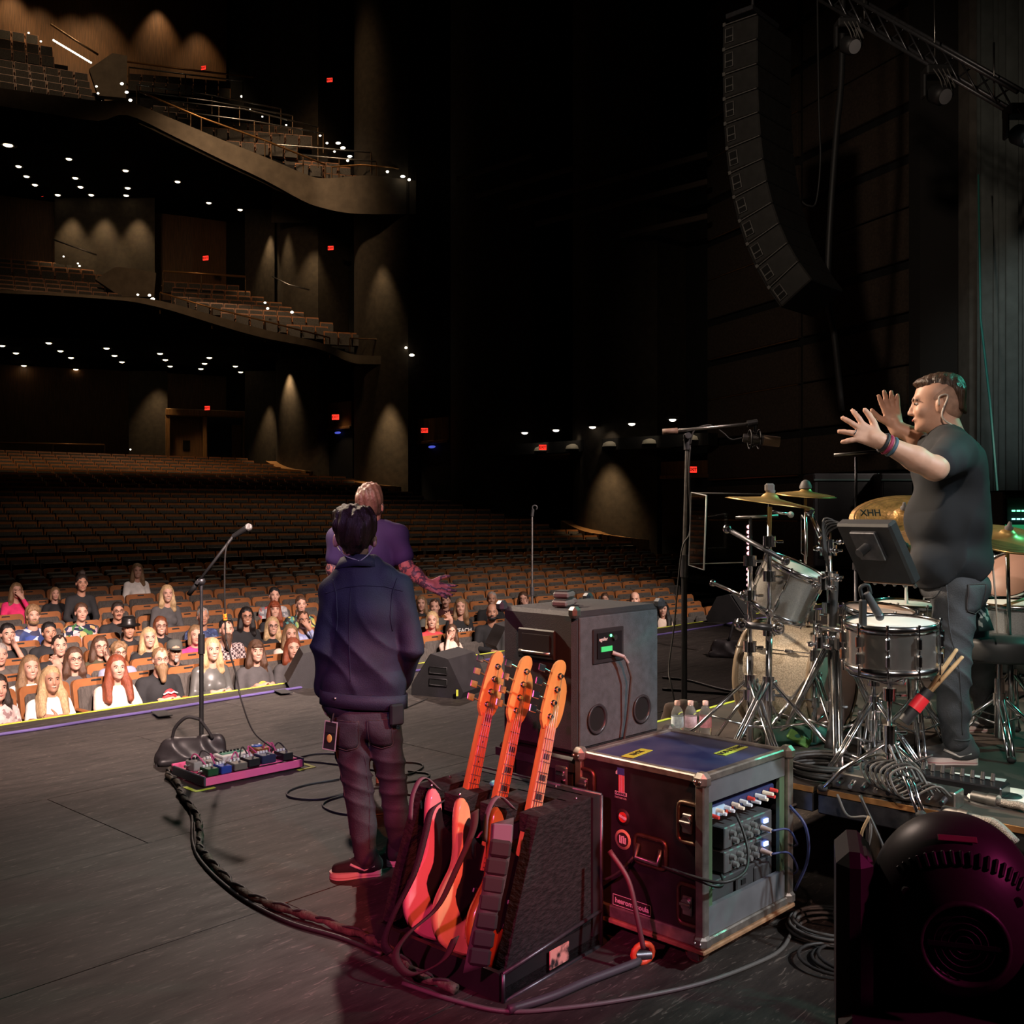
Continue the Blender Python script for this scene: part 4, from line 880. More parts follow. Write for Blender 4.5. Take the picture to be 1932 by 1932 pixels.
# px, py of the head centre; attributes
PEOPLE = [
 (29, 1114, 'girl in a bright pink top with one hand over her mouth', dict(hair='long', hc='dblond', top=top((.75, .03, .16), 'pink'), male=False, arms=('lap', 'cover'), s=.9)),
 (102, 1120, 'small fair-haired child peeking over the seat back', dict(hair='bob', hc='dblond', male=False, s=.78, top=BT)),
 (152, 1100, 'woman in a black top with dark hair pinned up', dict(hair='updo', hc='dark', male=False, top=BT, skin=1)),
 (257, 1077, 'woman in a pale top and dark vest sitting alone furthest back', dict(hair='long', hc='dblond', male=False, top=WT, smile=True)),
 (60, 1161, 'bearded young man with curly fair hair in a blue and white jacket', dict(hair='curly', hc='dblond', beard='full', top=mat_cells('blue_jacket', ((.02, .05, .25), (.03, .03, .07), (.5, .5, .55), (.02, .04, .15)), 9))),
 (151, 1155, 'large woman in a floral dress with short brown hair', dict(hair='short', hc='brown', male=False, g=1.45, sleeves='short', top=mat_cells('floral_print', ((.012, .018, .045), (.012, .018, .045), (.6, .33, .36), (.05, .16, .05), (.012, .018, .05), (.45, .30, .12), (.6, .5, .5)), 17))),
 (220, 1153, 'man in glasses and a black jacket with a moustache', dict(hair='short', hc='dark', glasses=True, beard='moustache', top=BT, skin=1)),
 (240, 1186, 'man wearing a black fedora hat', dict(hair='crop', hc='dark', hat='fedora', top=BT, skin=1)),
 (12, 1196, 'young man in a black T-shirt with his hand by his chin at the left edge', dict(hair='short', hc='black', arms=('lap', 'chin'), sleeves='short', top=BT, smile=True)),
 (90, 1193, 'dark-haired person in black covering the mouth with one hand', dict(hair='short', hc='black', male=False, arms=('lap', 'chin'), top=BT, skin=1, g=1.2)),
 (109, 1218, 'man with cropped dark hair leaning in a black jacket', dict(hair='crop', hc='dark', top=BT)),
 (137, 1243, 'woman in glasses and a grey shirt with long dark hair', dict(hair='long', hc='brown', male=False, glasses=True, top=GT)),
 (186, 1220, 'girl in glasses and an olive top resting her chin on her hand', dict(hair='long', hc='brown', male=False, glasses=True, arms=('lap', 'chin'), top=top((.06, .055, .03), 'olive'))),
 (222, 1231, 'curly-haired boy in glasses and a pale blue-grey hooded top', dict(hair='curly', hc='dblond', glasses=True, s=.9, top=top((.26, .28, .38), 'bluegrey'))),
 (278, 1203, 'smiling blonde woman in a black T-shirt', dict(hair='long', hc='blond', male=False, smile=True, sleeves='short', top=BT)),
 (299, 1243, 'man with a long beard and glasses in a black jacket over a red print shirt', dict(hair='crop', hc='dblond', glasses=True, beard='long', top=BT, g=1.15, extra=lambda r, h, n: print_patch(r, h, n, 'red'))),
 (217, 1259, 'young woman with long red hair in a cream blouse in the front row', dict(hair='xlong', hc='red', male=False, arms='rest', sleeves='short', top=CR)),
 (93, 1282, 'laughing blonde woman in a white top in the front row', dict(hair='xlong', hc='blond', male=False, smile=True, arms=('lap', 'chest'), top=WT, skin=1)),
 (54, 1259, 'woman with long light-brown hair in a sleeveless white top', dict(hair='xlong', hc='dblond', male=False, smile=True, arms=('lap', 'raise'), sleeves='short', top=WT)),
 (-4, 1235, 'man in a red shirt and grey blazer cut by the left edge', dict(hair='short', hc='grey', top=top((.10, .09, .08), 'blazer'), g=1.1)),
 (-8, 1318, 'person in a pale patterned blouse at the bottom left corner', dict(hair='long', hc='dark', male=False, top=mat_cells('pale_blouse', ((.7, .6, .56), (.68, .5, .48), (.6, .5, .48), (.3, .2, .2)), 30))),
 (313, 1120, 'blonde woman in a grey cardigan sitting alone above the others', dict(hair='long', hc='blond', male=False, top=GT, smile=True)),
 (300, 1181, 'auburn-haired woman in glasses and a black top', dict(hair='bob', hc='auburn', male=False, glasses=True, top=BT, smile=True)),
 (326, 1228, 'man in a grey cap with a pale goatee', dict(hair='crop', hc='grey', hat='cap', glasses=True, beard='goatee', top=BT, skin=1, smile=True)),
 (366, 1198, 'woman in a hot pink top left of the microphone stand', dict(hair='bob', hc='dblond', male=False, top=top((.75, .05, .22), 'hotpink'), g=1.2)),
 (380, 1163, 'grey-haired man in a blue patterned shirt behind the microphone stand', dict(hair='crop', hc='grey', top=mat_cells('blue_pattern', ((.04, .06, .16), (.10, .14, .28), (.03, .04, .1)), 30), skin=1)),
 (424, 1187, 'big man with a long beard and black bandana in a chequered shirt', dict(hair='crop', hc='brown', hat='bandana', beard='long', g=1.45, top=mat_plaid('plaid_shirt', (.035, .015, .02), (.42, .33, .32), 34))),
 (397, 1225, 'blonde woman in a grey leather jacket right of the microphone stand', dict(hair='long', hc='blond', male=False, top=mat('leather_jacket', (.09, .09, .085), .35, var=.2), smile=True)),
 (462, 1163, 'laughing dark-haired woman in glasses and a black jacket', dict(hair='long', hc='black', male=False, glasses=True, smile=True, top=BT, skin=1)),
 (515, 1150, 'woman with ginger hair and a fringe', dict(hair='bangs', hc='red', male=False, smile=True, top=BT)),
 (515, 1123, 'dark-haired boy in a grey floral shirt behind the ginger-haired woman', dict(hair='short', hc='black', top=mat_cells('grey_floral', ((.28, .27, .28), (.16, .16, .18), (.4, .38, .38), (.4, .06, .06)), 22))),
 (565, 1140, 'young man in a dark tropical shirt near the jacket wearer', dict(hair='short', hc='brown', top=mat_cells('tropical_print', ((.015, .02, .02), (.015, .02, .02), (.25, .35, .1), (.05, .2, .2), (.5, .4, .1)), 30))),
 (569, 1169, 'older man in a light blue shirt with his hand on his nose', dict(hair='crop', hc='brown', glasses=True, arms=('lap', 'cover'), top=mat_cells('light_blue_shirt', ((.30, .33, .55), (.4, .43, .62), (.22, .25, .45)), 20), skin=1)),
 (511, 1181, 'blonde woman in glasses and a black hooded top', dict(hair='long', hc='blond', male=False, glasses=True, smile=True, top=BT)),
 (480, 1228, 'smiling woman in a grey T-shirt with a yellow round print', dict(hair='bangs', hc='brown', male=False, smile=True, sleeves='short', top=GT, arms='lap', g=1.1, extra=lambda r, h, n: print_patch(r, h, n, 'yellow'))),
 (549, 1223, 'red-haired woman in a plain grey T-shirt by the left wedge monitor', dict(hair='long', hc='red', male=False, sleeves='short', top=GT)),
 (545, 1196, 'strawberry blonde woman half hidden behind the red-haired one', dict(hair='long', hc='dblond', male=False, smile=True, top=CR)),
 (792, 1139, 'woman with long light-brown hair just right of the jacket wearer', dict(hair='long', hc='dblond', male=False, top=BT)),
 (838, 1133, 'man with a moustache in a maroon cardigan below the singer\'s open hand', dict(hair='short', hc='dark', beard='moustache', top=top((.06, .012, .014), 'maroon'))),
 (817, 1145, 'smiling short-haired man behind the woman in red', dict(hair='crop', hc='brown', smile=True, top=top((.10, .10, .09), 'khaki'))),
 (812, 1170, 'fair-haired woman in a red top raising her fist', dict(hair='bob', hc='blond', male=False, arms=('lap', 'raise'), sleeves='short', top=top((.70, .06, .07), 'red'), smile=True)),
 (866, 1145, 'blonde woman in a dark T-shirt lettered TEACH', dict(hair='long', hc='dblond', male=False, smile=True, sleeves='short', top=BT, extra=flat_print('TEACH', .085, WHITE))),
 (925, 1155, 'bald man with a black beard in a black jacket', dict(hair='bald', hc='black', beard='full', top=BT, skin=1)),
 (925, 1130, 'grey-haired smiling man behind the bald bearded one', dict(hair='crop', hc='grey', smile=True, top=BT, skin=1)),
 (984, 1130, 'girl with a hand over her face left of the centre stand', dict(hair='long', hc='brown', male=False, arms=('lap', 'cover'), top=BT, s=.9)),
 (849, 1207, 'child drinking behind the middle wedge monitor', dict(hair='long', hc='brown', male=False, s=.78, arms=('cover', 'chest'), top=CR)),
 (1247, 1150, 'woman with long black hair at the right of the bass cabinet', dict(hair='xlong', hc='black', male=False, top=CR)),
 (1194, 1131, 'bald head just above the bass cabinet top', dict(hair='bald', hc='brown', top=BT)),
 (1138, 1130, 'small brown-haired head peeking over the bass cabinet', dict(hair='short', hc='brown', top=BT, s=.85)),
]
def place_audience():
    used = []
    for px, py, lab, kw in sorted(PEOPLE, key=lambda q: -q[1]):
        k = (px-CX)/F; best = None; s = kw.get('s', 1.0)
        for i in range(0, 11):
            # distance along the ray where row i is met
            Y = 12.0
            for _ in range(25):
                e = (k*EX+EY)*Y; a = row_a(i)-(e-8)**2/(2*ARC); Y = a/(k*AX+AY)
            e = (k*EX+EY)*Y; zh = row_top(i)-.9+ (1.19 if s > .85 else 1.05)
            y = CY+F*(H-zh)/Y
            cost = abs(y-py)+sum(max(0, .52-abs(e-ue))*150 for ui, ue in used if ui == i)
            if best is None or cost < best[0]: best = (cost, i, e, Y)
        _, i, e, Y = best; used.append((i, e)); OCC.append((i, e))
        zh = H-(py-CY)/F*Y; P = row_pt(i, e, row_top(i)-.9)+ea(0, -.02); hz = zh-P.z; hz = max(.98, min(1.36, hz))
        kw = dict(kw); lk = LKL if px < 700 else LKC
        yaw = math.atan2(EY, EX)-(e-8)/ARC
        Bm = Matrix.Translation(P) @ Matrix.Rotation(yaw, 4, 'Z'); q = Bm.inverted() @ Vector(lk); ty = math.atan2(q.x, -q.y)
        audience_person(P, yaw+max(-.35, min(.35, ty*.45)), hz, lk, lab, **kw)
place_audience()
seats()
# ================================================================ stage gear left and centre
TOLEX = mat('black_tolex', (.022, .022, .024), .55, bump=.4, bs=400, var=.15)
TOLEXG = mat('grey_carpet_cover', (.060, .070, .076), .8, bump=.3, bs=300, var=.2, vs=30)
FUR = mat('black_fur', (.0075, .006, .0065), .85, var=.9, vs=34, stretch=(1, 1, 2.2), bump=1.0, bs=34)
ALU = mat('worn_aluminium', (.40, .36, .32), .42, .85, var=.35, vs=16)
def basis(o, ux, uy):
    """matrix with local X along ux, local Y along uy (horizontal unit vectors), origin o"""
    x = Vector((ux[0], ux[1], 0)).normalized(); y = Vector((uy[0], uy[1], 0)).normalized()
    M = Matrix.Identity(4); M.col[0][:3] = x; M.col[1][:3] = y; M.col[2][:3] = (0, 0, 1) if x.cross(y).z > 0 else (0, 0, 1); M.col[3][:3] = o
    return M

# ---- bass cabinet on its road case
cab = Vector((.262, 4.30, 0)); CM = Matrix.Translation(cab) @ Matrix.Rotation(math.atan2(.716, .698), 4, 'Z')   # x: right face, y: into the left face
t = thing('bass_cabinet', 'large black bass speaker cabinet with two round ports on its back', 'speaker cabinet', CM @ Matrix.Translation((0, 0, .708)))
CW, CD, CH = .60, .43, .60
b = MB(); b.box((CW/2, CD/2, CH/2), (CW, CD, CH), None, .018); body = obj('body', b, TOLEX, t)
b = MB(); b.box((CW/2, -.003, CH/2), (CW-.05, .012, CH-.05), None, .004); bp = obj('back_panel', b, TOLEXG, t)
for cx_ in (.135, .45):
    b = MB(); b.lathe([(.062, 0), (.066, .006), (.058, .010), (.052, 0), (.050, -.10)], 28, TR((cx_, -.010, .135), 90)); po = obj('port_ring', b, mat('port_plastic', (.03, .03, .033), .35), t)
    b = MB(); b.lathe([(.051, -.002), (0, -.002)], 24, TR((cx_, -.0115, .135), 90)); obj('port_hole', b, mat('port_dark', (.003, .003, .003), .9), po)
b = MB(); b.box((.21, -.011, .445), (.21, .012, .15), None, .004); ip = obj('input_plate', b, mat('plate_frame', (.02, .02, .022), .4), t)
b = MB(); b.box((.21, -.019, .447), (.165, .006, .11)); obj('plate_face', b, BLKG, ip)
b = MB(); b.box((.185, -.024, .432), (.075, .004, .022)); obj('green_label', b, mat('green_tape', (.05, .75, .22), .5, emis=.10), ip)
b = MB(); b.ball((.215, -.024, .487), (.006, .004, .006), 8, 6); obj('green_light', b, mat('green_led', (.1, 1, .3), .4, emis=5), ip)
b = MB(); b.cyl((.235, -.018, .478), (.235, -.034, .478), .012, n=12); obj('knob', b, BLK, ip)
me = text_mesh('aguilar', .022, .001); link('lettering', me, WHITE, ip, Matrix.Translation((.165, -.023, .475)) @ Matrix.Rotation(PI/2, 4, 'X'))
b = MB(); b.box((-.006, .21, .45), (.016, .22, .13), None, .006); hr = obj('side_handle', b, BLK, t)
b = MB(); b.box((-.010, .21, .45), (.012, .17, .09), None, .004); obj('handle_recess', b, mat('port_dark'), hr)
b = MB(); b.tube([(-.02, .12, .415), (-.03, .15, .415), (-.03, .27, .415), (-.02, .30, .415)], .008, 8); obj('grip', b, STEEL, hr)
for sx in (0, CW):
    for sy in (0, CD):
        b = MB(); b.box((sx, sy, CH), (.05, .05, .05), None, .014); obj('corner_cap', b, DKSTEEL if sx or sy else STEEL, t)
b = MB(); b.tube([(.225, -.03, .41), (.27, -.06, .39), (.31, -.06, .30), (.31, -.04, .12), (.285, -.03, -.02)], .006, 8); o = obj('speaker_cable', b, mat('white_sleeve_cable', (.06, .055, .05), .5), None, CM @ Matrix.Translation((0, 0, .708))); tag(o, 'dark speaker cable hanging from the cabinet input', 'cable')
b = MB(); b.cyl((.222, -.025, .412), (.262, -.058, .394), .010, .008, 10); b.cyl((.262, -.058, .394), (.285, -.062, .365), .007, n=8); obj('plug', b, mat('plug_grey', (.35, .33, .32), .4), o)
# road case below
t = thing('road_case', 'black road case with steel latches under the bass cabinet', 'road case', CM)
b = MB(); b.box((CW/2-.005, CD/2+.0, .354), (CW+.02, CD+.02, .69), None, .012); obj('body', b, mat('case_laminate', (.014, .013, .014), .45, var=.2), t)
for z_ in (.05, .66):
    b = MB(); b.box((CW/2-.005, -.014, z_), (CW+.03, .014, .035)); b.box((-.018, CD/2, z_), (.014, CD+.03, .035)); obj('edge_rail', b, DKSTEEL, t)
for y_, z_ in ((.05, .62), (.36, .62)):
    b = MB(); b.box((-.024, y_, z_), (.016, .07, .08), None, .006); la = obj('latch', b, STEEL, t)
    b = MB(); b.box((-.036, y_, z_+.01), (.012, .045, .02), TR((0, 0, 0)), .004); b.cyl((-.03, y_-.02, z_-.02), (-.045, y_-.02, z_-.02), .008, n=8); obj('latch_wing', b, CHROME, la)
b = MB(); b.box((.02, -.03, .655), (.05, .02, .09), TR((0, 0, 0)), .008); obj('latch', b, STEEL, t)
# pack of transmitters on the cabinet
def pack(x, y, dx, dz, rot, label, nm):
    t = thing('wireless_pack', label, 'transmitter', CM @ TR((x, y, 1.312+dz), 0, 0, rot))
    b = MB(); b.box((0, 0, .014), (.105, .075, .028), None, .008); obj('body', b, mat('pack_grey', (.12, .115, .11), .45), t)
    b = MB(); b.box((0, .0, .030), (.085, .06, .006), None, .002); obj('lid', b, BLK, t)
    b = MB(); b.box((.058, 0, .012), (.012, .04, .016), None, .003); obj('clip', b, DKSTEEL, t)
pack(.155, .20, 0, 0, 20, 'lower flat black case on top of the bass cabinet', 0)
pack(.225, .25, 0, .0, 12, 'right flat black case on top of the bass cabinet', 0)
pack(.19, .225, 0, .034, 24, 'topmost flat black case of the small pile on the bass cabinet', 0)

# ---- rack road case
RC = Vector((.715, 3.85, 0)); RM = Matrix.Translation(RC) @ Matrix.Rotation(math.atan2(.716, .698), 4, 'Z')
RW, RD = .63, .60; Z0, Z1 = .095, .722
t = thing('rack_case', 'worn blue-topped amplifier rack road case with yellow tape on wheels', 'rack case', RM)
LAM = mat('dark_laminate', (.016, .013, .016), .45, var=.4, vs=10)
b = MB(); b.box((.008, RD/2, (Z0+Z1)/2), (.016, RD, Z1-Z0)); b.box((RW-.008, RD/2, (Z0+Z1)/2), (.016, RD, Z1-Z0)); b.box((RW/2, RD-.008, (Z0+Z1)/2), (RW, .016, Z1-Z0)); b.box((RW/2, RD/2, Z0+.01), (RW, RD, .02)); obj('body', b, LAM, t)
b = MB(); b.box((RW/2, RD/2, Z1-.004), (RW-.03, RD-.03, .016)); obj('top_panel', b, mat('scuffed_blue', (.022, .030, .105), .4, col2=(.075, .080, .16), vs=6), t)
for p_, d_ in (((RW/2, .012, Z1), (RW, .034, .030)), ((RW/2, RD-.012, Z1), (RW, .034, .030)), ((.012, RD/2, Z1), (.034, RD, .030)), ((RW-.012, RD/2, Z1), (.034, RD, .030)),
               ((RW/2, -.002, Z0+.012), (RW, .03, .034)), ((-.002, RD/2, Z0+.02), (.024, RD, .05)), ((.0, .0, .41), (.040, .040, .62)), ((RW, .0, .41), (.040, .040, .62)), ((0, RD, .41), (.036, .036, .62)), ((RW, RD, .41), (.036, .036, .62))):
    b = MB(); b.box(p_, d_, None, .005); obj('edge_rail', b, ALU, t)
for sx in (0, RW):
    for sy in (0, RD):
        for sz in (Z0+.02, Z1-.002):
            b = MB(); b.box((sx, sy, sz), (.062, .062, .062), None, .018); cc = obj('corner_cap', b, ALU, t)
            b = MB(); [b.ball((sx+ (-.033 if sx == 0 else .033), sy+q, sz), .007, 8, 5) for q in (-.012, .012)]; obj('rivets', b, STEEL, cc)
# front opening (faces the camera side, y = 0): frame, slanted grey panels
GREYP = mat('grey_paint', (.12, .125, .135), .5, var=.15, vs=8)
for z_, h_ in ((Z1-.055, .075), (Z0+.085, .11)): b = MB(); b.box((RW/2, .004, z_), (RW-.06, .02, h_)); obj('front_rail', b, GREYP, t)
for x_ in (.045, RW-.045): b = MB(); b.box((x_, .006, .41), (.04, .016, .55)); obj('rack_strip', b, mat('green_grey_paint', (.07, .11, .06), .6), t)
b = MB(); b.box((RW/2, .25, .40), (RW-.12, .02, .44)); obj('inner_back', b, BLK, t)
# yellow tapes with scribbles
for (x, y, rz, w_, s_) in ((.15, .42, 8, .17, 'RACK'), (.47, .17, 4, .20, 'BOB B TONE')):
    b = MB(); b.box((0, 0, 0), (w_, .055, .002)); tp = obj('yellow_tape', b, YTAPE, t, TR((x, y, Z1+.0065), 0, 0, rz))
    me = text_mesh(s_, .034, .0006, .001); link('handwriting', me, BLK, tp, Matrix.Translation((0, 0, .0018)))
# left face details (local x = 0 face, outward -x): handles, latches, stickers
BRONZE = mat('bronze_hardware', (.20, .13, .085), .4, .9, var=.3, vs=20)
def dish(y, z, w_, h_, kind):
    M = Matrix.Translation((-.002, y, z)) @ Matrix.Rotation(R(-90), 4, 'Z') @ Matrix.Rotation(R(90), 4, 'X')   # local x along -y of the case, local y up, z outwards
    b = MB(); ro = []
    r_ = .022
    for cx_, cy_, a0_ in ((w_/2-r_, h_/2-r_, 0), (-w_/2+r_, h_/2-r_, 90), (-w_/2+r_, -h_/2+r_, 180), (w_/2-r_, -h_/2+r_, 270)): ro += [(cx_+r_*math.cos(R(a0_+30*i)), cy_+r_*math.sin(R(a0_+30*i)), .006) for i in range(4)]
    b.tube(ro, .009, 6, True, M); q = obj('dish_frame', b, BRONZE, t)
    b = MB(); b.box((0, 0, .002), (w_-.02, h_-.02, .006), M); obj('dish', b, mat('dish_dark', (.03, .03, .02), .5, .5), q)
    if kind == 'handle':
        b = MB(); b.tube([(-w_*.36, h_*.2, .012), (-w_*.36, -h_*.28, .030), (w_*.36, -h_*.28, .030), (w_*.36, h_*.2, .012)], .010, 8, False, M); obj('handle', b, STEEL, q)
    else:
        b = MB(); b.box((0, 0, .014), (w_*.45, h_*.5, .014), M, .004); b.cyl((0, h_*.05, .016), (0, h_*.05, .032), .022, n=12, M=M); b.box((0, h_*.05, .034), (.05, .012, .008), M, .003); obj('butterfly_latch', b, STEEL, q)
    return q
dish(.055, .55, .095, .15, 'latch'); dish(.055, .24, .095, .15, 'latch'); dish(.565, .60, .09, .13, 'latch'); dish(.545, .405, .10, .12, 'handle'); dish(.235, .40, .15, .11, 'handle')
SM = lambda y, z: Matrix.Translation((-.0015, y, z)) @ Matrix.Rotation(R(-90), 4, 'Z') @ Matrix.Rotation(R(90), 4, 'X')
WHS = mat('sticker_white', (.7, .68, .66), .5); REDS = mat('sticker_red', (.62, .06, .03), .5); BLUS = mat('sticker_blue', (.04, .05, .25), .5); CRS = mat('sticker_cream', (.55, .42, .22), .5); DKS = mat('sticker_dark', (.03, .022, .02), .5)
b = MB(); b.prism([(-.030, -.045), (.030, -.045), (.030, -.030), (.018, -.030), (.018, .065), (-.010, .065), (-.026, .048), (-.026, .038), (-.012, .038), (-.012, -.030), (-.030, -.030)], 0, .0015, SM(.385, .635)); s1 = obj('sticker', b, WHS, t)
b = MB(); [b.box((x, .005, .002), (.0035, .07, .001), SM(.385, .635)) for x in (-.009, -.001, .007, .014)]; obj('red_stripes', b, REDS, s1)
b = MB(); b.box((.001, .052, .0022), (.036, .028, .001), SM(.385, .635)); obj('blue_field', b, BLUS, s1)
me = text_mesh('ORANGE', .013, .0004, .0004); link('lettering', me, DKS, s1, SM(.385, .598) @ Matrix.Translation((0, 0, .003)))
me = text_mesh('TATTOO CO.', .010, .0004); link('lettering', me, WHS, s1, SM(.385, .580) @ Matrix.Translation((0, 0, .002)))
b = MB(); b.lathe([(0, .001), (.034, .001), (.034, 0)], 24, SM(.375, .505)); s2 = obj('sticker', b, DKS, t)
b = MB(); b.lathe([(.021, .0022), (.008, .0022)], 20, SM(.375, .505)); obj('red_ring', b, REDS, s2)
b = MB(); b.box((0, 0, .003), (.036, .010, .001), SM(.375, .505) @ TR((0, 0, 0), 0, 0, -18)); b.ball((.010, -.004, .003), (.011, .008, .001), 8, 5, SM(.375, .505)); obj('white_bird', b, WHS, s2)
b = MB(); b.lathe([(0, .001), (.040, .001), (.040, 0)], 28, SM(.375, .415)); s3 = obj('sticker', b, CRS, t)
b = MB(); b.lathe([(0, .0022), (.029, .0022)], 24, SM(.375, .415)); obj('dark_disc', b, DKS, s3)
b = MB(); [b.box((x, y_, .003), (.006, .026, .001), SM(.375, .415)) for x, y_ in ((-.014, .003), (-.005, -.003), (.005, .003), (.014, -.003))]; [b.box((x, y_, .003), (.014, .005, .001), SM(.375, .415)) for x, y_ in ((-.0095, -.012), (.0095, -.012), (0, .012))]; obj('white_mark', b, WHS, s3)
b = MB(); b.box((0, 0, .0008), (.19, .044, .0015), SM(.33, .165)); s4 = obj('sticker', b, DKS, t)
b = MB(); [b.box(p_, d_, SM(.33, .165)) for p_, d_ in (((0, .021, .002), (.19, .002, .001)), ((0, -.021, .002), (.19, .002, .001)), ((.094, 0, .002), (.002, .044, .001)), ((-.094, 0, .002), (.002, .044, .001)))]; obj('border', b, WHS, s4)
me = text_mesh('hearomissoula', .029, .0004, .0006); link('lettering', me, WHS, s4, SM(.33, .164) @ Matrix.Translation((0, 0, .002)))
# castors
for x, y in ((.07, .07), (.56, .07), (.07, .53), (.56, .53)):
    b = MB(); b.box((x, y, Z0-.008), (.10, .09, .012)); b.box((x-.026, y, Z0-.045), (.006, .05, .07)); b.box((x+.026, y, Z0-.045), (.006, .05, .07)); ca = obj('castor_fork', b, STEEL, t)
    b = MB(); b.cyl((x-.018, y, .047), (x+.018, y, .047), .047, n=18); obj('wheel', b, mat('wheel_brown', (.10, .055, .035), .5), ca)
b = MB(); b.box((RW/2, RD/2, Z0-.014), (RW+.05, RD+.05, .018), None, .004); obj('base_board', b, mat('plywood_edge', (.30, .17, .09), .6, var=.3, vs=20), t)
# devices in the rack (front plane y = 0.02)
def dev(name, label, z, h_, m, y=.03, cat='rack unit', x0=.07, x1=None):
    x1 = RW-.07 if x1 is None else x1
    d = thing(name, label, cat, RM @ Matrix.Translation((0, y, z)), 'units in the amplifier rack')
    b = MB(); b.box(((x0+x1)/2, .09, h_/2), (x1-x0, .18, h_), None, .004); obj('chassis', b, m, d); return d
pb = dev('patch_bay', 'cluttered patch strip with bright coloured connectors at the top of the rack', .548, .052, mat('patch_blue', (.03, .04, .12), .4), .02)
rng = random.Random(7); cc_ = [mat('plug_%d' % i, c, .4, emis=.15) for i, c in enumerate(((.9, .75, .6), (.7, .06, .05), (.1, .3, .7), (.9, .45, .08), (.75, .75, .8), (.04, .04, .05)))]
for i in range(16):
    b = MB(); x = .09+i*.029; b.cyl((x, -.004, .018+.016*(i % 2)), (x, -.03-.02*rng.random(), .016+.018*(i % 2)), .009, .007, 8); obj('jack_plug', b, cc_[rng.randrange(6)], pb)
b = MB(); b.box((.13, -.004, .026), (.09, .006, .04)); obj('label_plate', b, mat('label_light', (.35, .5, .65), .5, emis=.25), pb)
b = MB(); b.box((.21, -.004, .014), (.06, .006, .02)); obj('red_label', b, REDS, pb)
AMPG = mat('amp_face_grey', (.11, .11, .115), .45, .3)
for j, z in enumerate((.405, .310)):
    am = dev('preamp', ['upper grey bass preamplifier with rows of knobs and blue light', 'lower grey bass preamplifier with rows of knobs and blue light'][j], z, .085, AMPG, .03, 'preamplifier', .20)
    for i in range(4):
        for r_ in range(2):
            b = MB(); b.cyl((.245+i*.052+r_*.02, -.002, .058-.033*r_), (.245+i*.052+r_*.02, -.022, .058-.033*r_), .0125, .010, 12); obj('knob', b, mat('knob_silver', (.35, .35, .35), .35, .6), am)
    b = MB(); b.box((.505, -.004, .05), (.03, .006, .016)); obj('blue_light', b, mat('blue_led', (.18, .32, 1), .4, emis=9), am)
    b = MB(); b.cyl((.47, -.004, .03), (.47, -.05, .026), .012, .009, 10); obj('plug', b, mat('plug_pale', (.6, .45, .4), .4), am)
    b = MB(); b.box((.44, -.003, .055), (.04, .004, .03)); obj('switch_block', b, DKSTEEL, am)
    b = MB(); b.tube(ctrail([(.47, -.05, .026), (.55, -.08, .02), (.60, -.09, -.04), (.66, -.05, -.08-.02*j), (.68, .05, -.15)], 5), .0045, 6); o = obj('patch_cable', b, mat('blue_cable', (.05, .06, .16), .4), None, RM @ Matrix.Translation((0, .03, z))); tag(o, ['blue patch cable leaving the upper rack preamplifier', 'blue patch cable leaving the lower rack preamplifier'][j], 'cable')
dw = dev('rack_storage_unit', 'dark moulded drawer with an embossed logo at the bottom of the rack', .155, .145, mat('drawer_grey', (.045, .047, .05), .5), .03, 'drawer')
for x in (.14, .47):
    b = MB(); b.box((x, -.004, .072), (.115, .012, .12), None, .006); obj('face_panel', b, mat('drawer_grey'), dw)
b = MB(); b.box((.305, -.012, .095), (.085, .012, .07), None, .01); lt = obj('latch', b, mat('drawer_grey'), dw)
b = MB(); b.box((.305, -.020, .105), (.03, .006, .02)); obj('latch_slot', b, BLK, lt)
me = text_mesh('GATOR', .042, .006, .001); link('embossed_logo', me, mat('logo_grey', (.10, .10, .105), .45), dw, Matrix.Translation((.305, -.012, .038)) @ Matrix.Rotation(PI/2, 4, 'X') @ Matrix.Rotation(R(14), 4, 'Z'))
for pts, lab, m_ in (([(.20, -.02, .56), (.19, -.06, .50), (.16, -.10, .43), (.08, -.13, .385), (-.03, -.10, .37), (-.06, .03, .375), (-.04, .12, .37)], 'black cable looped from the patch strip through the side handle', CABLE),
                     ([(.10, -.02, .345), (.05, -.06, .335), (-.02, -.07, .345), (-.06, .02, .37), (-.045, .15, .372)], 'second black cable entering the rack from the side handle', CABLE),
                     ([(-.03, .30, .37), (-.05, .36, .30), (-.05, .44, .25), (-.02, .52, .25)], 'black cable drooping across the rack side', CABLE),
                     ([(.63, -.02, .50), (.70, .0, .48), (.72, .1, .36), (.70, .2, .20)], 'loop of cables hanging off the right side of the rack', CABLEG)):
    b = MB(); b.tube(ctrail(pts, 5), .006, 6); o = obj('cable', b, m_, None, RM); tag(o, lab, 'cable')

# ---- bass guitar stand case
GU, GV = Vector((-.742, .670, 0)), Vector((.63, .776, 0)).normalized(); GO = Vector((-.04, 3.62, 0))
def g(u, v, z): return GO+GU*u+GV*v+Vector((0, 0, z))
t = thing('guitar_stand_case', 'black fur-lined stand case holding three bass guitars', 'guitar stand', Matrix.Translation(GO))
def gp(pts): return [tuple(g(*p)-GO) for p in pts]
def slab(prof, u0, u1, m, name, par=t):
    n = len(prof); b = MB(); a = gp([(u0, v, z) for v, z in prof]); c = gp([(u1, v, z) for v, z in prof])
    b.add(a+c, [tuple(range(n)), tuple(range(n, 2*n))[::-1]]+[(i, n+i, n+(i+1) % n, (i+1) % n) for i in range(n)]); return obj(name, b, m, par)
side = [(.03, .10), (.10, .30), (.22, .60), (.56, .60), (.60, .10)]
slab(side, 0, .05, FUR, 'side_wall'); slab(side, .62, .67, FUR, 'side_wall')
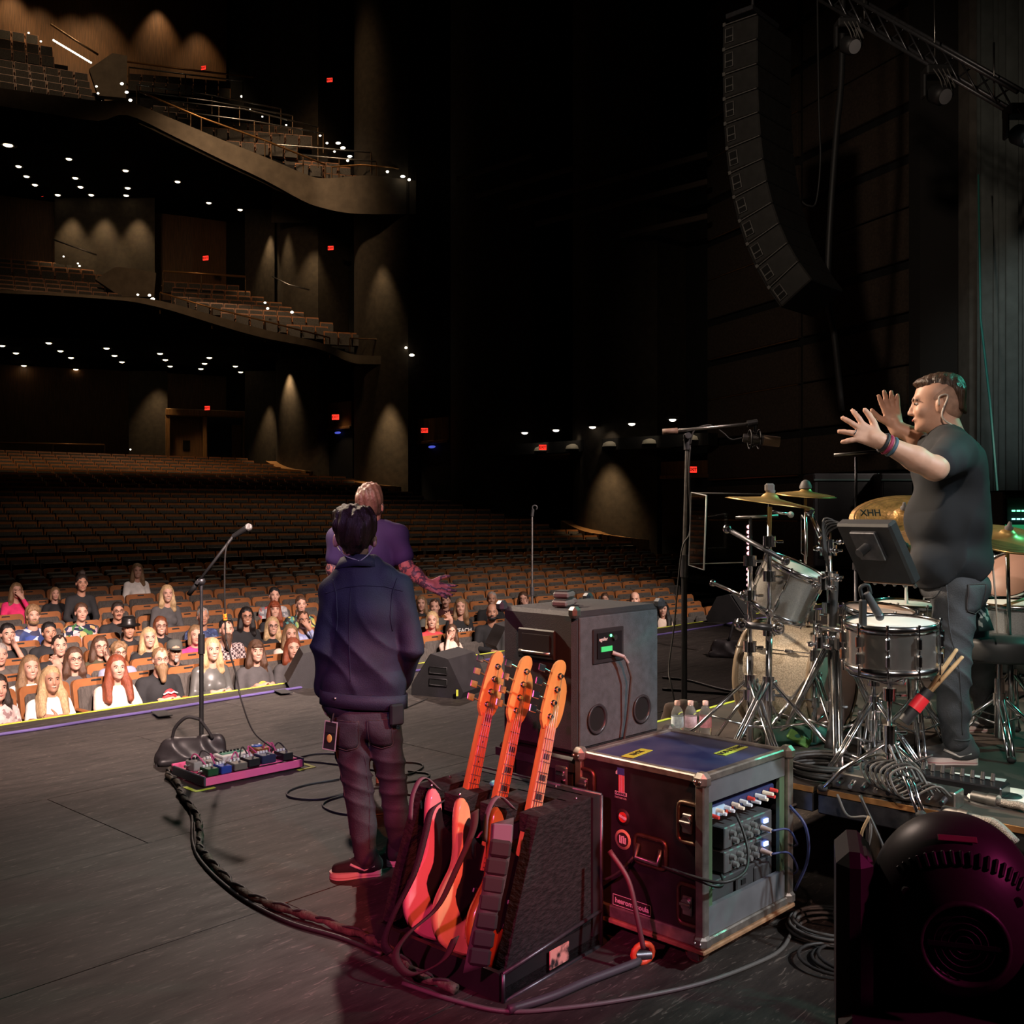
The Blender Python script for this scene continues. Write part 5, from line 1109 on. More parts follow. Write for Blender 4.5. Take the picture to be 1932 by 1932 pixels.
slab([(.56, .05), (.56, .60), (.61, .60), (.61, .05)], -.01, .68, mat('case_laminate'), 'back_shell')
slab([(.0, .0), (.0, .10), (.61, .14), (.61, .0)], .0, .018, mat('case_laminate'), 'tray_lip'); slab([(.0, .0), (.0, .10), (.61, .14), (.61, .0)], .655, .673, mat('case_laminate'), 'tray_lip')
slab([(-.01, .0), (-.01, .10), (.01, .10), (.01, .0)], .0, .67, mat('case_laminate'), 'tray_lip'); slab([(.0, .0), (.0, .04), (.61, .04), (.61, .0)], .0, .67, FUR, 'tray_floor')
for (u0, u1) in ((.05, .095), (.165, .30), (.385, .50), (.565, .62)): slab([(.22, .53), (.22, .60), (.46, .60), (.46, .53)], u0, u1, FUR, 'neck_rest')
slab([(.45, .53), (.45, .60), (.57, .60), (.57, .53)], .05, .62, FUR, 'top_rail')
for u in (.22, .44): slab([(.12, .04), (.16, .24), (.50, .30), (.56, .04)], u-.025, u+.02, FUR, 'divider')
for p_, q_ in (((-.012, .0, 0), (-.012, .0, .10)), ((-.012, .0, .10), (-.012, .61, .14)), ((-.012, .615, .0), (-.012, .615, .60)), ((-.012, .615, .60), (.68, .615, .60)), ((.68, .615, .60), (.68, .615, .0)), ((-.012, 0, 0), (-.012, .61, 0))):
    b = MB(); b.tube(gp([p_, q_]), .008, 6); obj('metal_edge', b, DKSTEEL, t)
b = MB(); b.box((0, 0, 0), (.12, .004, .07), basis(tuple(g(-.014, .33, .055)-GO), GV, GU), 0); obj('torn_sticker', b, mat('torn_sticker', (.02, .018, .018), .6, col2=(.62, .30, .24), vs=18, sharp=.06), t)
for u, v in ((.64, .4), (.03, .50), (.2, .585), (.5, .585)):
    b = MB(); b.ball(tuple(g(u, v, .603)-GO), .006, 8, 5); obj('rivet', b, CHROME, t)
for u0 in (.53, .12):
    P = [g(u0, .23, .60), g(u0+.02, .16, .66), g(u0+.04, .12, .60), g(u0+.045, .11, .50)]; C_ = ctrail(P, 5); b = MB()
    b.sheet([[tuple(p-GO) for p in C_], [tuple(p-GO+GU*.022) for p in C_]]); o = obj('neck_strap', b, mat('grey_webbing', (.12, .12, .125), .7), t); md = o.modifiers.new('thickness', 'SOLIDIFY'); md.thickness = .004

# ---- bass guitars
BODY2 = [(-.02, 0), (.06, .006), (.125, .04), (.165, .10), (.168, .165), (.135, .22), (.112, .27), (.112, .325), (.135, .375), (.165, .42), (.172, .455), (.15, .462), (.11, .435), (.075, .395), (.045, .385), (-.045, .385),
         (-.075, .40), (-.105, .455), (-.13, .525), (-.155, .555), (-.175, .54), (-.175, .49), (-.160, .42), (-.145, .36), (-.142, .30), (-.16, .24), (-.178, .17), (-.172, .10), (-.135, .04), (-.08, .008)]
HEAD2 = [(-.024, .885), (-.040, .915), (-.044, .95), (-.040, 1.02), (-.034, 1.09), (-.025, 1.14), (-.004, 1.165), (.018, 1.160), (.028, 1.135), (.024, 1.105), (.036, 1.09), (.050, 1.05), (.052, .98), (.046, .93), (.024, .885)]
def smooth2(P, n=3): return [(p.x, p.y) for p in ctrail([Vector((x, y, 0)) for x, y in P+[P[0]]], n)][:-1]
MAPLE = mat('maple_neck', (.55, .27, .07), .3, var=.2, vs=4, stretch=(8, 8, 1), coat=.4)
BOARD = mat('maple_fingerboard', (.62, .22, .08), .3, var=.15, vs=5, stretch=(8, 8, 1), coat=.4)
BOARD3 = mat('pale_fingerboard', (.60, .36, .20), .3, var=.15, vs=5, stretch=(8, 8, 1), coat=.4)
def bass(Bp, Tp, label, bodym, boardm, blocks, pgm):
    Z = (Tp-Bp); L_ = Z.length/1.165; Z.normalize(); n = (-GU*.8+Vector((0, -.55, 0))); n = (n-Z*n.dot(Z)).normalized(); Yv = -n; X = Yv.cross(Z)
    M = Matrix.Identity(4); M.col[0][:3] = X*L_; M.col[1][:3] = Yv*L_; M.col[2][:3] = Z*L_; M.col[3][:3] = Bp
    t = thing('bass_guitar', label, 'bass guitar', M, 'bass guitars in the stand case')
    up = Matrix.Rotation(PI/2, 4, 'X')   # outline (x, z) with thickness along -y
    def pr(out, y0, y1, m, nm, par=t, sm=False):
        b = MB(); b.prism(out, -y1, -y0, up, sm); return obj(nm, b, m, par)
    ol = smooth2(BODY2, 3); inner = [((x)*.95, (z-.25)*.965+.25) for x, z in ol]
    b = MB(); n_ = len(ol); rows = [[(x, -.022, z) for x, z in inner+inner[:1]], [(x, -.014, z) for x, z in ol+ol[:1]], [(x, .014, z) for x, z in ol+ol[:1]], [(x, .022, z) for x, z in inner+inner[:1]]]
    b.sheet(rows[::-1]); b.add([(x, -.022, z) for x, z in inner], [tuple(range(n_))]); b.add([(x, .022, z) for x, z in inner], [tuple(range(n_))[::-1]]); bd = obj('body', b, bodym, t)
    pr(smooth2([(-.06, .12), (-.02, .18), (.06, .13), (.11, .17), (.095, .23), (.075, .29), (.08, .35), (.10, .41), (.05, .40), (-.04, .40), (-.09, .43), (-.12, .49), (-.135, .44), (-.115, .36), (-.10, .28), (-.11, .20)], 3), -.026, -.0225, pgm, 'pickguard')
    pr([(-.028, .31), (.028, .31), (.022, .90), (-.022, .90)], -.030, .004, MAPLE, 'neck')
    fb = pr([(-.0275, .31), (.0275, .31), (.0215, .895), (-.0215, .895)], -.037, -.030, boardm, 'fingerboard')
    pr(smooth2(HEAD2, 2), -.022, -.004, MAPLE, 'headstock')
    s_ = .86; zb = .09
    for i in range(1, 21):
        z = zb+s_*(.5**(i/12))-.055
        if z > .31: b = MB(); b.box((0, -.0385, z), (.050-.008*(z-.3)/.6, .003, .0028)); obj('fret', b, mat('fret_wire', (.10, .09, .08), .4, .5), fb)
    for i in (3, 5, 7, 9, 12, 15):
        z0_ = zb+s_*.5**(i/12)-.055; z1_ = zb+s_*.5**((i-1)/12)-.055; c = (z0_+z1_)/2; b = MB()
        if blocks: b.box((0, -.0376, c), (.028, .002, .022))
        else: b.ball((0, -.0376, c), (.004, .002, .004), 8, 5)
        obj('inlay', b, BLK, fb)
    for k in range(4):
        z = .935+.055*k; x = -.040+.002*k
        b = MB(); b.cyl((-.006+.004*k, -.022, z), (-.006+.004*k, -.040, z), .009, .007, 12); b.lathe([(.013, 0), (.013, .003), (0, .004)], 12, TR((-.006+.004*k, -.0225, z), 90)); tn = obj('tuning_post', b, CHROME, t)
        b = MB(); b.cyl((x+.01, -.012, z+.005), (x-.028, -.012, z+.012), .004, n=8); b.box((x-.044, -.012, z+.014), (.034, .006, .030), TR((0, 0, 0)), .003); obj('tuning_key', b, CHROME, tn)
        b = MB(); xs = -.015+.010*k; b.tube([(xs*1.25, -.040, .08), (xs, -.042, .895), (-.006+.004*k, -.036, z)], .0011+.0003*(3-k), 4); obj('string', b, STEEL, t)
    b = MB(); b.box((0, -.030, .085), (.08, .016, .05), None, .003); obj('bridge', b, CHROME, t)
    for z in (.15, .235):
        b = MB(); b.box((0, -.030, z), (.095, .014, .022), None, .004); obj('pickup', b, BLKG, t)
    for x, z in ((.10, .19), (.115, .155), (.12, .12)):
        b = MB(); b.cyl((x, -.024, z), (x, -.042, z), .011, .010, 12); obj('knob', b, CHROME, t)
    b = MB(); b.lathe([(.006, 0), (.004, .010), (.008, .018), (0, .020)], 10, TR((-.165, 0, .552), 0, -18)); obj('strap_button', b, CHROME, t)
    return t, M
PINKLITB = mat('pink_bass_finish', (.62, .26, .27), .18, coat=.6, var=.08, vs=3)  # white body, the pink stage light is put into the finish colour
CREAMB = mat('natural_bass_finish', (.62, .36, .17), .2, coat=.6, var=.25, vs=3, stretch=(3, 3, 1))
BURST = mat('sunburst_bass_finish', (.42, .13, .02), .2, coat=.6, col2=(.16, .02, .012), vs=3)
PGB = mat('black_pickguard', (.010, .010, .010), .25)
bs_ = [(g(.455, .13, .045), 'bass guitar with a pink-lit white body, leftmost in the stand', PINKLITB, BOARD, False, PGB),
       (g(.275, .11, .045), 'bass guitar with a natural wood body and black block inlays, middle of the stand', CREAMB, BOARD, True, PGB),
       (g(.095, .11, .045), 'sunburst bass guitar with a pale fingerboard, rightmost in the stand', BURST, BOARD3, True, PGB)]
BM = []
for p, lab, m1, m2, bl, pg in bs_: BM.append(bass(p, p+GV*.43+GU*.055+Vector((0, 0, 1.085)), lab, m1, m2, bl, pg))
# straps
def strap(pts, w_, label, m, wd=None):
    C_ = ctrail(pts, 6); b = MB(); W_ = Vector(wd) if wd else Vector((.7, -.3, .5)); W_ = W_.normalized()*w_/2
    b.sheet([[tuple(p-W_) for p in C_], [tuple(p+W_) for p in C_]]); o = obj('guitar_strap', b, m); md = o.modifiers.new('thickness', 'SOLIDIFY'); md.thickness = .006; tag(o, label, 'guitar strap', 'bass guitar straps'); return o
WEB = mat('black_webbing', (.02, .018, .02), .7, bump=.3, bs=200); SUEDE = mat('brown_suede', (.045, .030, .024), .9)
strap([pix(832, 1512, 3.92), pix(812, 1530, 3.88), pix(800, 1580, 3.86), pix(780, 1650, 3.85), pix(745, 1720, 3.85), pix(725, 1775, 3.86), pix(735, 1800, 3.86)], .036, 'black buckled strap hanging off the leftmost bass', WEB)
strap([pix(895, 1530, 3.78), pix(890, 1570, 3.74), pix(860, 1640, 3.72), pix(825, 1710, 3.72), pix(770, 1760, 3.70), pix(745, 1805, 3.70), pix(775, 1840, 3.68), pix(835, 1815, 3.66), pix(860, 1770, 3.70)], .036, 'brown suede strap looping down from the middle bass', SUEDE)
so = strap([pix(948, 1548, 3.68), pix(944, 1600, 3.64), pix(930, 1680, 3.60), pix(912, 1750, 3.58), pix(896, 1830, 3.56)], .085, 'wide padded grey strap draped down the rightmost bass', mat('padded_strap', (.05, .045, .045), .75, var=.3, vs=14), (1, .1, .25))
for k in range(7):
    p = pix(944-6.5*k, 1600+34*k, 3.636-.011*k); b = MB(); b.box((0, 0, 0), (.078, .020, .060), None, .010); obj('pad', b, mat('strap_pad', (.020, .017, .017), .9), so, Matrix.Translation(p) @ TR((0, -.006, 0), -12, 8, 0))
b = MB(); b.box((0, 0, 0), (.07, .012, .075), None, .004); obj('end_tab', b, mat('grey_leather', (.14, .12, .15), .5), so, Matrix.Translation(pix(948, 1575, 3.655)) @ TR((0, 0, 0), -12, 4, 0))
# small teal plectrum holder / clip on the case top
b = MB(); b.ball((0, 0, 0), (.022, .03, .012), 10, 6); b.box((.03, .0, .0), (.03, .02, .01), None, .004); o = obj('clip_tuner', b, mat('teal_plastic', (.08, .55, .50), .4), None, Matrix.Translation(g(.40, .42, .613))); tag(o, 'small teal clip lying on top of the fur stand case', 'clip')

# ---- left microphone stand with sandbag, microphone
def mic_body(t, p0, d, r=.024, L_=.17, grille=True, m=None):
    p0 = Vector(p0); d = Vector(d).normalized(); b = MB(); b.cyl(p0, p0+d*L_*.72, r*.55, r*.85, 14); obj('microphone_body', b, m or BLK, t)
    if grille: b = MB(); b.ball(p0+d*(L_*.72+r*.75), r, 14, 10); obj('microphone_grille', b, mat('grille_silver', (.45, .43, .42), .4, .8, bump=.6, bs=500), t)
base = flo(380, 1424)
t = thing('microphone_stand', 'black straight microphone stand with short boom and silver-headed vocal microphone', 'microphone stand', Matrix.Translation(base))
b = MB(); b.lathe([(0, .03), (.02, .03), (.13, .016), (.135, 0)], 24); obj('round_base', b, BLK, t)
b = MB(); b.cyl((0, 0, .02), (0, 0, .78), .016, n=12); obj('lower_tube', b, BLK, t)
b = MB(); b.cyl((0, 0, .72), (0, 0, .86), .024, n=12); obj('clutch', b, BLK, t)
b = MB(); b.cyl((0, 0, .84), (0, 0, 1.235), .012, n=12); obj('upper_tube', b, DKSTEEL, t)
q0 = pix(356, 1122, base.y)-base; q1 = pix(440, 1012, base.y-.05)-base; q2 = pix(462, 999, base.y-.06)-base
b = MB(); b.tube([tuple(q0), tuple(q1)], .011, 8); obj('boom_arm', b, BLK, t); b = MB(); b.tube([tuple(q0), tuple(q0.lerp(q1, .24))], .018, 8); obj('counterweight', b, BLK, t)
b = MB(); b.ball((.0, 0, 1.235), .03, 10, 8); b.cyl((-.02, -.04, 1.23), (-.02, .04, 1.23), .014, n=8); obj('boom_joint', b, DKSTEEL, t)
mic_body(t, q1, q2-q1+Vector((0, 0, .0)), .028, .15)
b = MB(); b.tube(ctrail([q1, q1+Vector((-.04, 0, -.05)), q1+Vector((-.06, 0, -.2)), pix(425, 1180, base.y)-base, pix(427, 1210, base.y)-base], 5), .006, 6); b.tube(ctrail([pix(427, 1210, base.y)-base, pix(446, 1275, base.y)-base, pix(455, 1320, base.y-.05)-base, pix(478, 1380, base.y-.25)-base, pix(515, 1412, base.y-.45)-base], 6), .006, 6)
o = obj('microphone_cable', b, CABLE, None, Matrix.Translation(base)); tag(o, 'black cable hanging from the boom down to the pink pedalboard', 'cable')
b = MB(); b.cyl(pix(424, 1158, base.y), pix(425, 1170, base.y), .016, n=10); o2 = obj('connector_bands', b, mat('red_yellow_bands', (.7, .4, .03), .5, col2=(.6, .02, .02), vs=60, sharp=.05), o, Matrix.Translation(-base))
# pedal expression microphone joystick
t = thing('sandbag', 'slouched black leather sandbag over the left microphone stand base', 'sandbag', Matrix.Translation(flo(363, 1437)))
def bagmesh(w_, d_, h_, seed, slump=.3):
    P = [cap((-w_*.44, -d_*.30, h_*.12), (w_*.44, -d_*.30, h_*.12), h_*.15, k=.06), cap((-w_*.44, d_*.30, h_*.12), (w_*.44, d_*.30, h_*.12), h_*.15, k=.06), ell((0, 0, h_*.30), (w_*.40, d_*.36, h_*.36), .06), cap((-w_*.34, 0, h_*.62), (w_*.36, 0, h_*.70), h_*.16, h_*.14, .09), cap((w_*.36, 0, h_*.70), (w_*.42, 0, h_*.2), h_*.14, h_*.2, .06), cap((-w_*.34, 0, h_*.62), (-w_*.46, 0, h_*.15), h_*.14, h_*.16, .06), ell((0, 0, -h_*.25), (w_, d_, h_*.25), .01, sub=True)]
    def wr(q): return (.010*(np.abs(np.sin(q[:, 0]*17+q[:, 2]*26+seed+1.5*np.sin(q[:, 2]*19)))-.6)*np.clip(q[:, 2]*9, 0, 1)+.004*np.sin(q[:, 1]*50+q[:, 0]*33)).astype(np.float32)
    return sdf_mesh('sandbag', P, .010, wr)
link('bag', bagmesh(.46, .26, .20, 1), mat('black_vinyl', (.028, .024, .026), .42, var=.25, vs=12), t, TR((0, 0, 0), 0, 0, 18))
b = MB(); b.tube(ctrail([(-.13, -.03, .17), (-.10, -.05, .25), (-.02, -.06, .32), (.06, -.03, .30)], 5), .012, 6); b.tube(ctrail([(.06, -.03, .30), (.11, -.01, .22), (.14, 0, .16)], 5), .012, 6); obj('carry_strap', b, WEB, t)
b = MB(); b.box((-.21, 0, .06), (.03, .16, .10), TR((0, 0, 0), 0, -25), .01); obj('tail_flap', b, mat('black_vinyl'), t, TR((0, 0, 0), 0, 0, 18))

# ---- pedalboard
PB0, PB1, PB2 = flo(385, 1488), flo(574, 1449), flo(322, 1447)
pu = (PB1-PB0); PL = pu.length; pu.normalize(); pv = Vector((-pu.y, pu.x, 0)); PD = .44
PM = basis(tuple(PB0), pu, pv)
t = thing('pedalboard', 'long pink pedalboard in front of the left microphone stand', 'pedalboard', PM)
PINK = mat('pink_paint', (.85, .13, .30), .35)
b = MB(); b.box((PL/2, .012, .035), (PL, .022, .05), None, .004); obj('front_rail', b, PINK, t); b = MB(); b.box((PL/2, PD-.012, .055), (PL, .022, .05), None, .004); obj('rear_rail', b, PINK, t)
for y in (.095, .205, .315):
    b = MB(); b.box((PL/2, y, .058), (PL-.03, .07, .008), None, .003); obj('slat', b, PINK, t)
for x in (.008, PL-.008):
    b = MB(); b.box((x, PD/2, .04), (.016, PD, .06), None, .004); obj('end_cheek', b, mat('cheek_grey', (.06, .06, .07), .4), t)
for x, r_ in ((-.01, 0), (PL+.0, 0)):
    b = MB(); b.box((x, -.025, .002), (.14, .028, .003)); b.box((x-.06 if x < .1 else x+.06, .05, .002), (.028, .13, .003)); o = obj('floor_mark', b, YTAPE, None, PM); tag(o, ['yellow corner tape under the left end of the pedalboard', 'yellow corner tape under the right end of the pedalboard'][0 if x < .1 else 1], 'tape', 'tape marks at the pedalboard')
def pedal(x, y, w_, d_, h_, c, label, knobs=3, rz=0, cat='effects pedal'):
    M = PM @ TR((x, y, .062), 0, 0, rz)
    p = thing('effects_pedal', label, cat, M, 'pedals on the pink pedalboard')
    b = MB(); b.box((0, 0, h_/2), (w_, d_, h_), None, .005); obj('housing', b, mat('pedal_%02d%02d%02d' % tuple(int(q*99) for q in c), c, .4, .2), p)
    for i in range(knobs):
        b = MB(); b.cyl((-w_*.3+w_*.6*i/max(1, knobs-1), d_*.25, h_), (-w_*.3+w_*.6*i/max(1, knobs-1), d_*.25, h_+.014), .009, .008, 10); obj('knob', b, BLKG if c[0] > .3 else WHITE, p)
    b = MB(); b.cyl((0, -d_*.3, h_), (0, -d_*.3, h_+.012), .008, n=10); obj('footswitch', b, CHROME, p)
    b = MB(); b.cyl((-w_/2, d_*.1, h_*.5), (-w_/2-.03, d_*.1, h_*.5), .008, n=8); obj('jack', b, CHROME, p)
for a_ in ((.075, .075, .075, .115, .045, (.02, .08, .03), 'small dark green effects pedal at the front left corner of the pink board'), (.165, .07, .075, .115, .048, (.03, .06, .32), 'bright blue effects pedal next to the dark green one'),
           (.275, .085, .095, .12, .045, (.16, .14, .11), 'taupe grey effects pedal in the front row of the pink board'), (.385, .105, .085, .12, .05, (.02, .02, .02), 'black effects pedal with gold controls in the front row'),
           (.50, .115, .105, .12, .055, (.03, .035, .08), 'navy effects pedal at the right of the front row', 4), (.635, .10, .075, .13, .05, (.02, .018, .018), 'black effects pedal wrapped in pink cables at the right end'),
           (.075, .25, .085, .12, .06, (.36, .34, .33), 'silver effects pedal wrapped in pink cables at the back left'), (.185, .25, .10, .13, .048, (.28, .24, .22), 'beige effects pedal behind the blue one', 4),
           (.355, .285, .21, .14, .055, (.65, .62, .60), 'wide white multi-button effects unit with green strip', 6), (.60, .36, .085, .14, .045, (.30, .13, .04), 'bronze pedal with a round blue top at the back right', 2)):
    pedal(*a_)
b = MB(); b.box((.355, .30, .120), (.16, .05, .004)); o = obj('green_strip', b, mat('green_panel', (.03, .22, .12), .5), None, PM); tag(o, 'green control strip on the wide white effects unit', 'panel')
b = MB(); b.lathe([(0, .004), (.036, .004), (.038, 0)], 20, TR((.60, .385, .110))); o = obj('blue_disc', b, mat('blue_disc', (.03, .12, .50), .4), None, PM); tag(o, 'round blue top of the bronze pedal', 'disc')
rng = random.Random(9)
for i, (x0, y0, x1, y1) in enumerate(((.05, .3, .1, .16), (.1, .28, .2, .17), (.14, .1, .2, .2), (.24, .12, .33, .15), (.33, .15, .42, .18), (.42, .16, .5, .2), (.55, .15, .62, .17), (.6, .2, .68, .12), (.64, .16, .6, .3))):
    b = MB(); b.tube(ctrail([(x0, y0, .09), ((x0+x1)/2+rng.uniform(-.03, .03), (y0+y1)/2+.03, .15+rng.uniform(0, .03)), (x1, y1, .10)], 6), .005, 6)
    o = obj('patch_lead', b, [mat('pink_cable', (.55, .08, .22), .4), CABLE][i % 3 == 1], None, PM); tag(o, ORD[i]+' short patch lead from the left on the pink pedalboard', 'cable', 'patch leads on the pedalboard')

# ---- floor wedge monitors
def wedge(px, py, yaw, label, s=1.0, handles=True):
    M = Matrix.Translation(flo(px, py)) @ Matrix.Rotation(yaw, 4, 'Z') @ Matrix.Scale(s, 4)
    t = thing('wedge_monitor', label, 'wedge monitor', M, 'wedge monitors along the stage front')
    prof = [(-.27, 0), (.25, 0), (.28, .06), (.12, .36), (-.06, .40), (-.27, .10)]; w_ = .56
    b = MB(); b.prism(prof, -w_/2, w_/2, Matrix.Rotation(PI/2, 4, 'X')); obj('cabinet', b, mat('wedge_paint', (.022, .020, .022), .55, var=.2, bump=.3, bs=250), t)
    b = MB(); b.sheet([[(-.255, -w_/2+.03, .12), (-.255, w_/2-.03, .12)], [(-.075, -w_/2+.03, .385), (-.075, w_/2-.03, .385)]], M=TR((-.012, 0, .008)), smooth=False); obj('grille', b, mat('grille_black', (.016, .016, .017), .6, bump=.8, bs=700), t)
    if handles:
        for x, z in ((.02, .25), (.02, .14)):
            b = MB(); b.box((x, -w_/2-.002, z), (.19, .01, .055), None, .004); h_ = obj('side_handle', b, mat('port_dark'), t)
            b = MB(); b.tube([(x-.09, -w_/2-.006, z-.03), (x-.09, -w_/2-.006, z+.03), (x+.09, -w_/2-.006, z+.03), (x+.09, -w_/2-.006, z-.03)], .006, 6, True); obj('handle_rim', b, mat('wedge_paint'), h_)
    return t
wedge(850, 1306, R(-24), 'black wedge monitor tipped towards the stage beside the jacket wearer', 1.0)
wedge(590, 1290, R(196), 'black wedge monitor at the stage edge half hidden by the jacket wearer', .95)
wedge(1380, 1172, R(150), 'black wedge monitor at the far right of the stage edge', 1.12)
wedge(957, 1222, R(200), 'black wedge monitor at the stage edge behind the bass headstocks', .8, False)
b = MB(); b.box((0, 0, 0), (.02, .004, .06)); o = obj('tape_tab', b, YTAPE, None, Matrix.Translation(flo(866, 1308)+Vector((0, -.32, .06)))); tag(o, 'yellow tape tab at the foot of the tipped wedge monitor', 'tape')

# ---- centre straight stand
base = pix(1004, 1130, 11.9); base.z = 0
t = thing('microphone_stand', 'slim chrome straight microphone stand at centre stage with an empty clip', 'microphone stand', Matrix.Translation(base))
b = MB(); b.lathe([(0, .03), (.02, .03), (.13, .016), (.135, 0)], 20); obj('round_base', b, BLK, t)
b = MB(); b.cyl((0, 0, .02), (0, 0, .80), .017, n=12); obj('lower_tube', b, STEEL, t); b = MB(); b.cyl((0, 0, .76), (0, 0, .86), .025, n=12); obj('clutch', b, DKSTEEL, t)
b = MB(); b.cyl((0, 0, .84), (0, 0, 1.72), .012, n=12); obj('upper_tube', b, STEEL, t)
b = MB(); b.cyl((0, 0, 1.68), (.01, 0, 1.76), .02, n=10); b.tube([(.03+.028*math.cos(a), 0, 1.78+.028*math.sin(a)) for a in [R(q) for q in range(-60, 250, 30)]], .010, 6); obj('clip', b, BLK, t)

# ---- big boom stand right of centre with studio microphone
base = pix(1291, 1300, 7.4); base.z = 0
def rel(x, y, Y): return pix(x, y, Y)-base
t = thing('boom_stand', 'tall black boom stand with a large studio microphone in a shock mount', 'microphone stand', Matrix.Translation(base))
b = MB(); b.cyl((0, 0, .05), (0, 0, 1.30), .021, n=14); obj('lower_tube', b, BLK, t)
b = MB(); b.cyl((0, 0, 1.26), (0.0, 0, 1.42), .030, n=14); obj('clutch', b, DKSTEEL, t)
b = MB(); b.cyl((0, 0, 1.40), (.022, 0, 2.20), .0155, n=12); obj('upper_tube', b, STEEL, t)
b = MB()
for a in (90, 210, 330): b.tube([(0, 0, .28), (.38*math.cos(R(a)), .38*math.sin(R(a)), .02)], .012, 8)
obj('tripod_legs', b, BLK, t)
b = MB(); b.cyl((.022, 0, 2.18), (.022, 0, 2.29), .026, n=12); b.cyl((.022, -.05, 2.28), (.022, .05, 2.28), .022, n=12); obj('boom_joint', b, DKSTEEL, t)
p0, p1 = rel(1250, 815, 7.4), rel(1410, 800, 7.35)
b = MB(); b.tube([p0, p1], .012, 8); obj('boom_arm', b, STEEL, t); b = MB(); b.tube([p0, p0.lerp(p1, .18)], .022, 10); obj('counterweight', b, mat('brown_grip', (.12, .07, .05), .6), t)
b = MB(); b.cyl(p1, rel(1429, 797, 7.35), .024, n=12); b.cyl(rel(1425, 800, 7.35), rel(1425, 815, 7.35), .014, n=8); obj('swivel', b, BLK, t)
c = rel(1424, 829, 7.35)
b = MB()
for dx, rr in ((-.035, .068), (.03, .068)): b.tube([(c.x+dx, c.y+rr*math.cos(a), c.z+rr*math.sin(a)) for a in [2*PI*i/16 for i in range(16)]], .0055, 6, True)
for i in range(10):
    a, a2 = 2*PI*i/10, 2*PI*(i+.5)/10; b.tube([(c.x-.035, c.y+.066*math.cos(a), c.z+.066*math.sin(a)), (c.x+.03, c.y+.04*math.cos(a2), c.z+.04*math.sin(a2))], .0025, 4)
obj('shock_mount', b, BLK, t)
m0, m1 = rel(1402, 826, 7.35), rel(1471, 834, 7.32)
b = MB(); b.cyl(m0, m0.lerp(m1, .55), .030, .038, 18); obj('microphone_body', b, mat('mic_body_dark', (.10, .09, .085), .4, .1), t)
b = MB(); b.cyl(m0.lerp(m1, .55), m1, .037, .037, 18); obj('microphone_grille', b, mat('grille_bronze', (.38, .26, .17), .5, .1, bump=.6, bs=400), t)
b = MB(); b.tube(ctrail([m0, rel(1380, 829, 7.35), rel(1366, 818, 7.36), rel(1352, 808, 7.38), rel(1335, 802, 7.38), rel(1310, 812, 7.38), rel(1302, 840, 7.38)], 6), .006, 6); b.tube(ctrail([rel(1302, 840, 7.38), rel(1300, 900, 7.37), rel(1302, 1000, 7.37), rel(1286, 1040, 7.35), rel(1272, 1180, 7.3), rel(1262, 1260, 7.2), rel(1268, 1300, 7.1), (-.02, -.2, .012)], 5), .006, 6)
o = obj('microphone_cable', b, CABLE, None, Matrix.Translation(base)); tag(o, 'thin cable winding down the tall boom stand', 'cable')

# ---- floor cables
def floor_cable(px, r, label, m, z=None, steps=6, group=None):
    z = r if z is None else z
    b = MB(); b.tube(ctrail([flo(x, y, z) for x, y in px], steps), r, 8); o = obj('cable', b, m); tag(o, label, 'cable', group); return o
SN = mat('braided_snake', (.075, .058, .040), .7, var=.4, vs=20, bump=.6, bs=60)
rng = random.Random(3)
pts = [(322, 1450), (316, 1462), (336, 1478), (340, 1496), (352, 1512), (372, 1540), (378, 1570), (376, 1596), (392, 1618), (420, 1650), (470, 1690), (540, 1716), (610, 1738), (690, 1768), (730, 1790), (790, 1838), (860, 1866)]
P = ctrail([flo(x, y, .022) for x, y in pts], 8); b = MB(); b.tube([p+Vector((rng.uniform(-.004, .004), 0, rng.uniform(-.004, .004))) for p in P], [.016+.004*math.sin(i*.9) for i in range(len(P))], 10); o = obj('cable_snake', b, SN); tag(o, 'thick braided multicore cable curving from the pedalboard to the guitar stand', 'cable')
b = MB(); b.tube([p+Vector((.013*math.sin(i*1.3), .0, .012+.008*math.cos(i*1.3))) for i, p in enumerate(P)], .006, 6); obj('wrapped_strand', b, CABLE, o)
floor_cable([(316, 1465), (332, 1484), (360, 1530), (364, 1590), (385, 1632), (450, 1690), (540, 1738), (640, 1768), (720, 1800)], .009, 'single thin cable running beside the thick multicore', CABLE)
floor_cable([(560, 1430), (600, 1422), (660, 1424), (740, 1436), (790, 1440), (795, 1450), (760, 1462), (700, 1452), (620, 1440), (570, 1436)], .006, 'black cable loop behind the jacket wearer\'s knees', CABLE)
floor_cable([(640, 1470), (580, 1480), (545, 1492), (548, 1504), (600, 1508), (660, 1496), (740, 1480), (800, 1470), (808, 1460), (770, 1455)], .006, 'black cable loop just left of the jacket wearer\'s calves', CABLE)
floor_cable([(650, 1500), (615, 1512), (612, 1524), (650, 1536), (720, 1536), (780, 1520), (786, 1504), (750, 1494)], .006, 'smallest black cable loop around the jacket wearer\'s ankles', CABLE)
floor_cable([(760, 1338), (790, 1325), (806, 1318)], .006, 'short cable between the jacket wearer and the tipped wedge', CABLE)
floor_cable([(760, 1855), (860, 1888), (960, 1908), (1080, 1900), (1200, 1882), (1320, 1856), (1420, 1820), (1475, 1790), (1500, 1745), (1530, 1700)], .008, 'long thin grey cable along the bottom right floor', CABLEG)
floor_cable([(960, 1905), (1040, 1880), (1110, 1850), (1190, 1820), (1205, 1812)], .016, 'flat grey-black cable beside the guitar case tray', mat('flat_cable', (.05, .05, .055), .5))
floor_cable([(1250, 1278), (1300, 1284), (1360, 1300), (1420, 1310), (1500, 1310)], .012, 'dark cable on the floor behind the boom stand', CABLE)
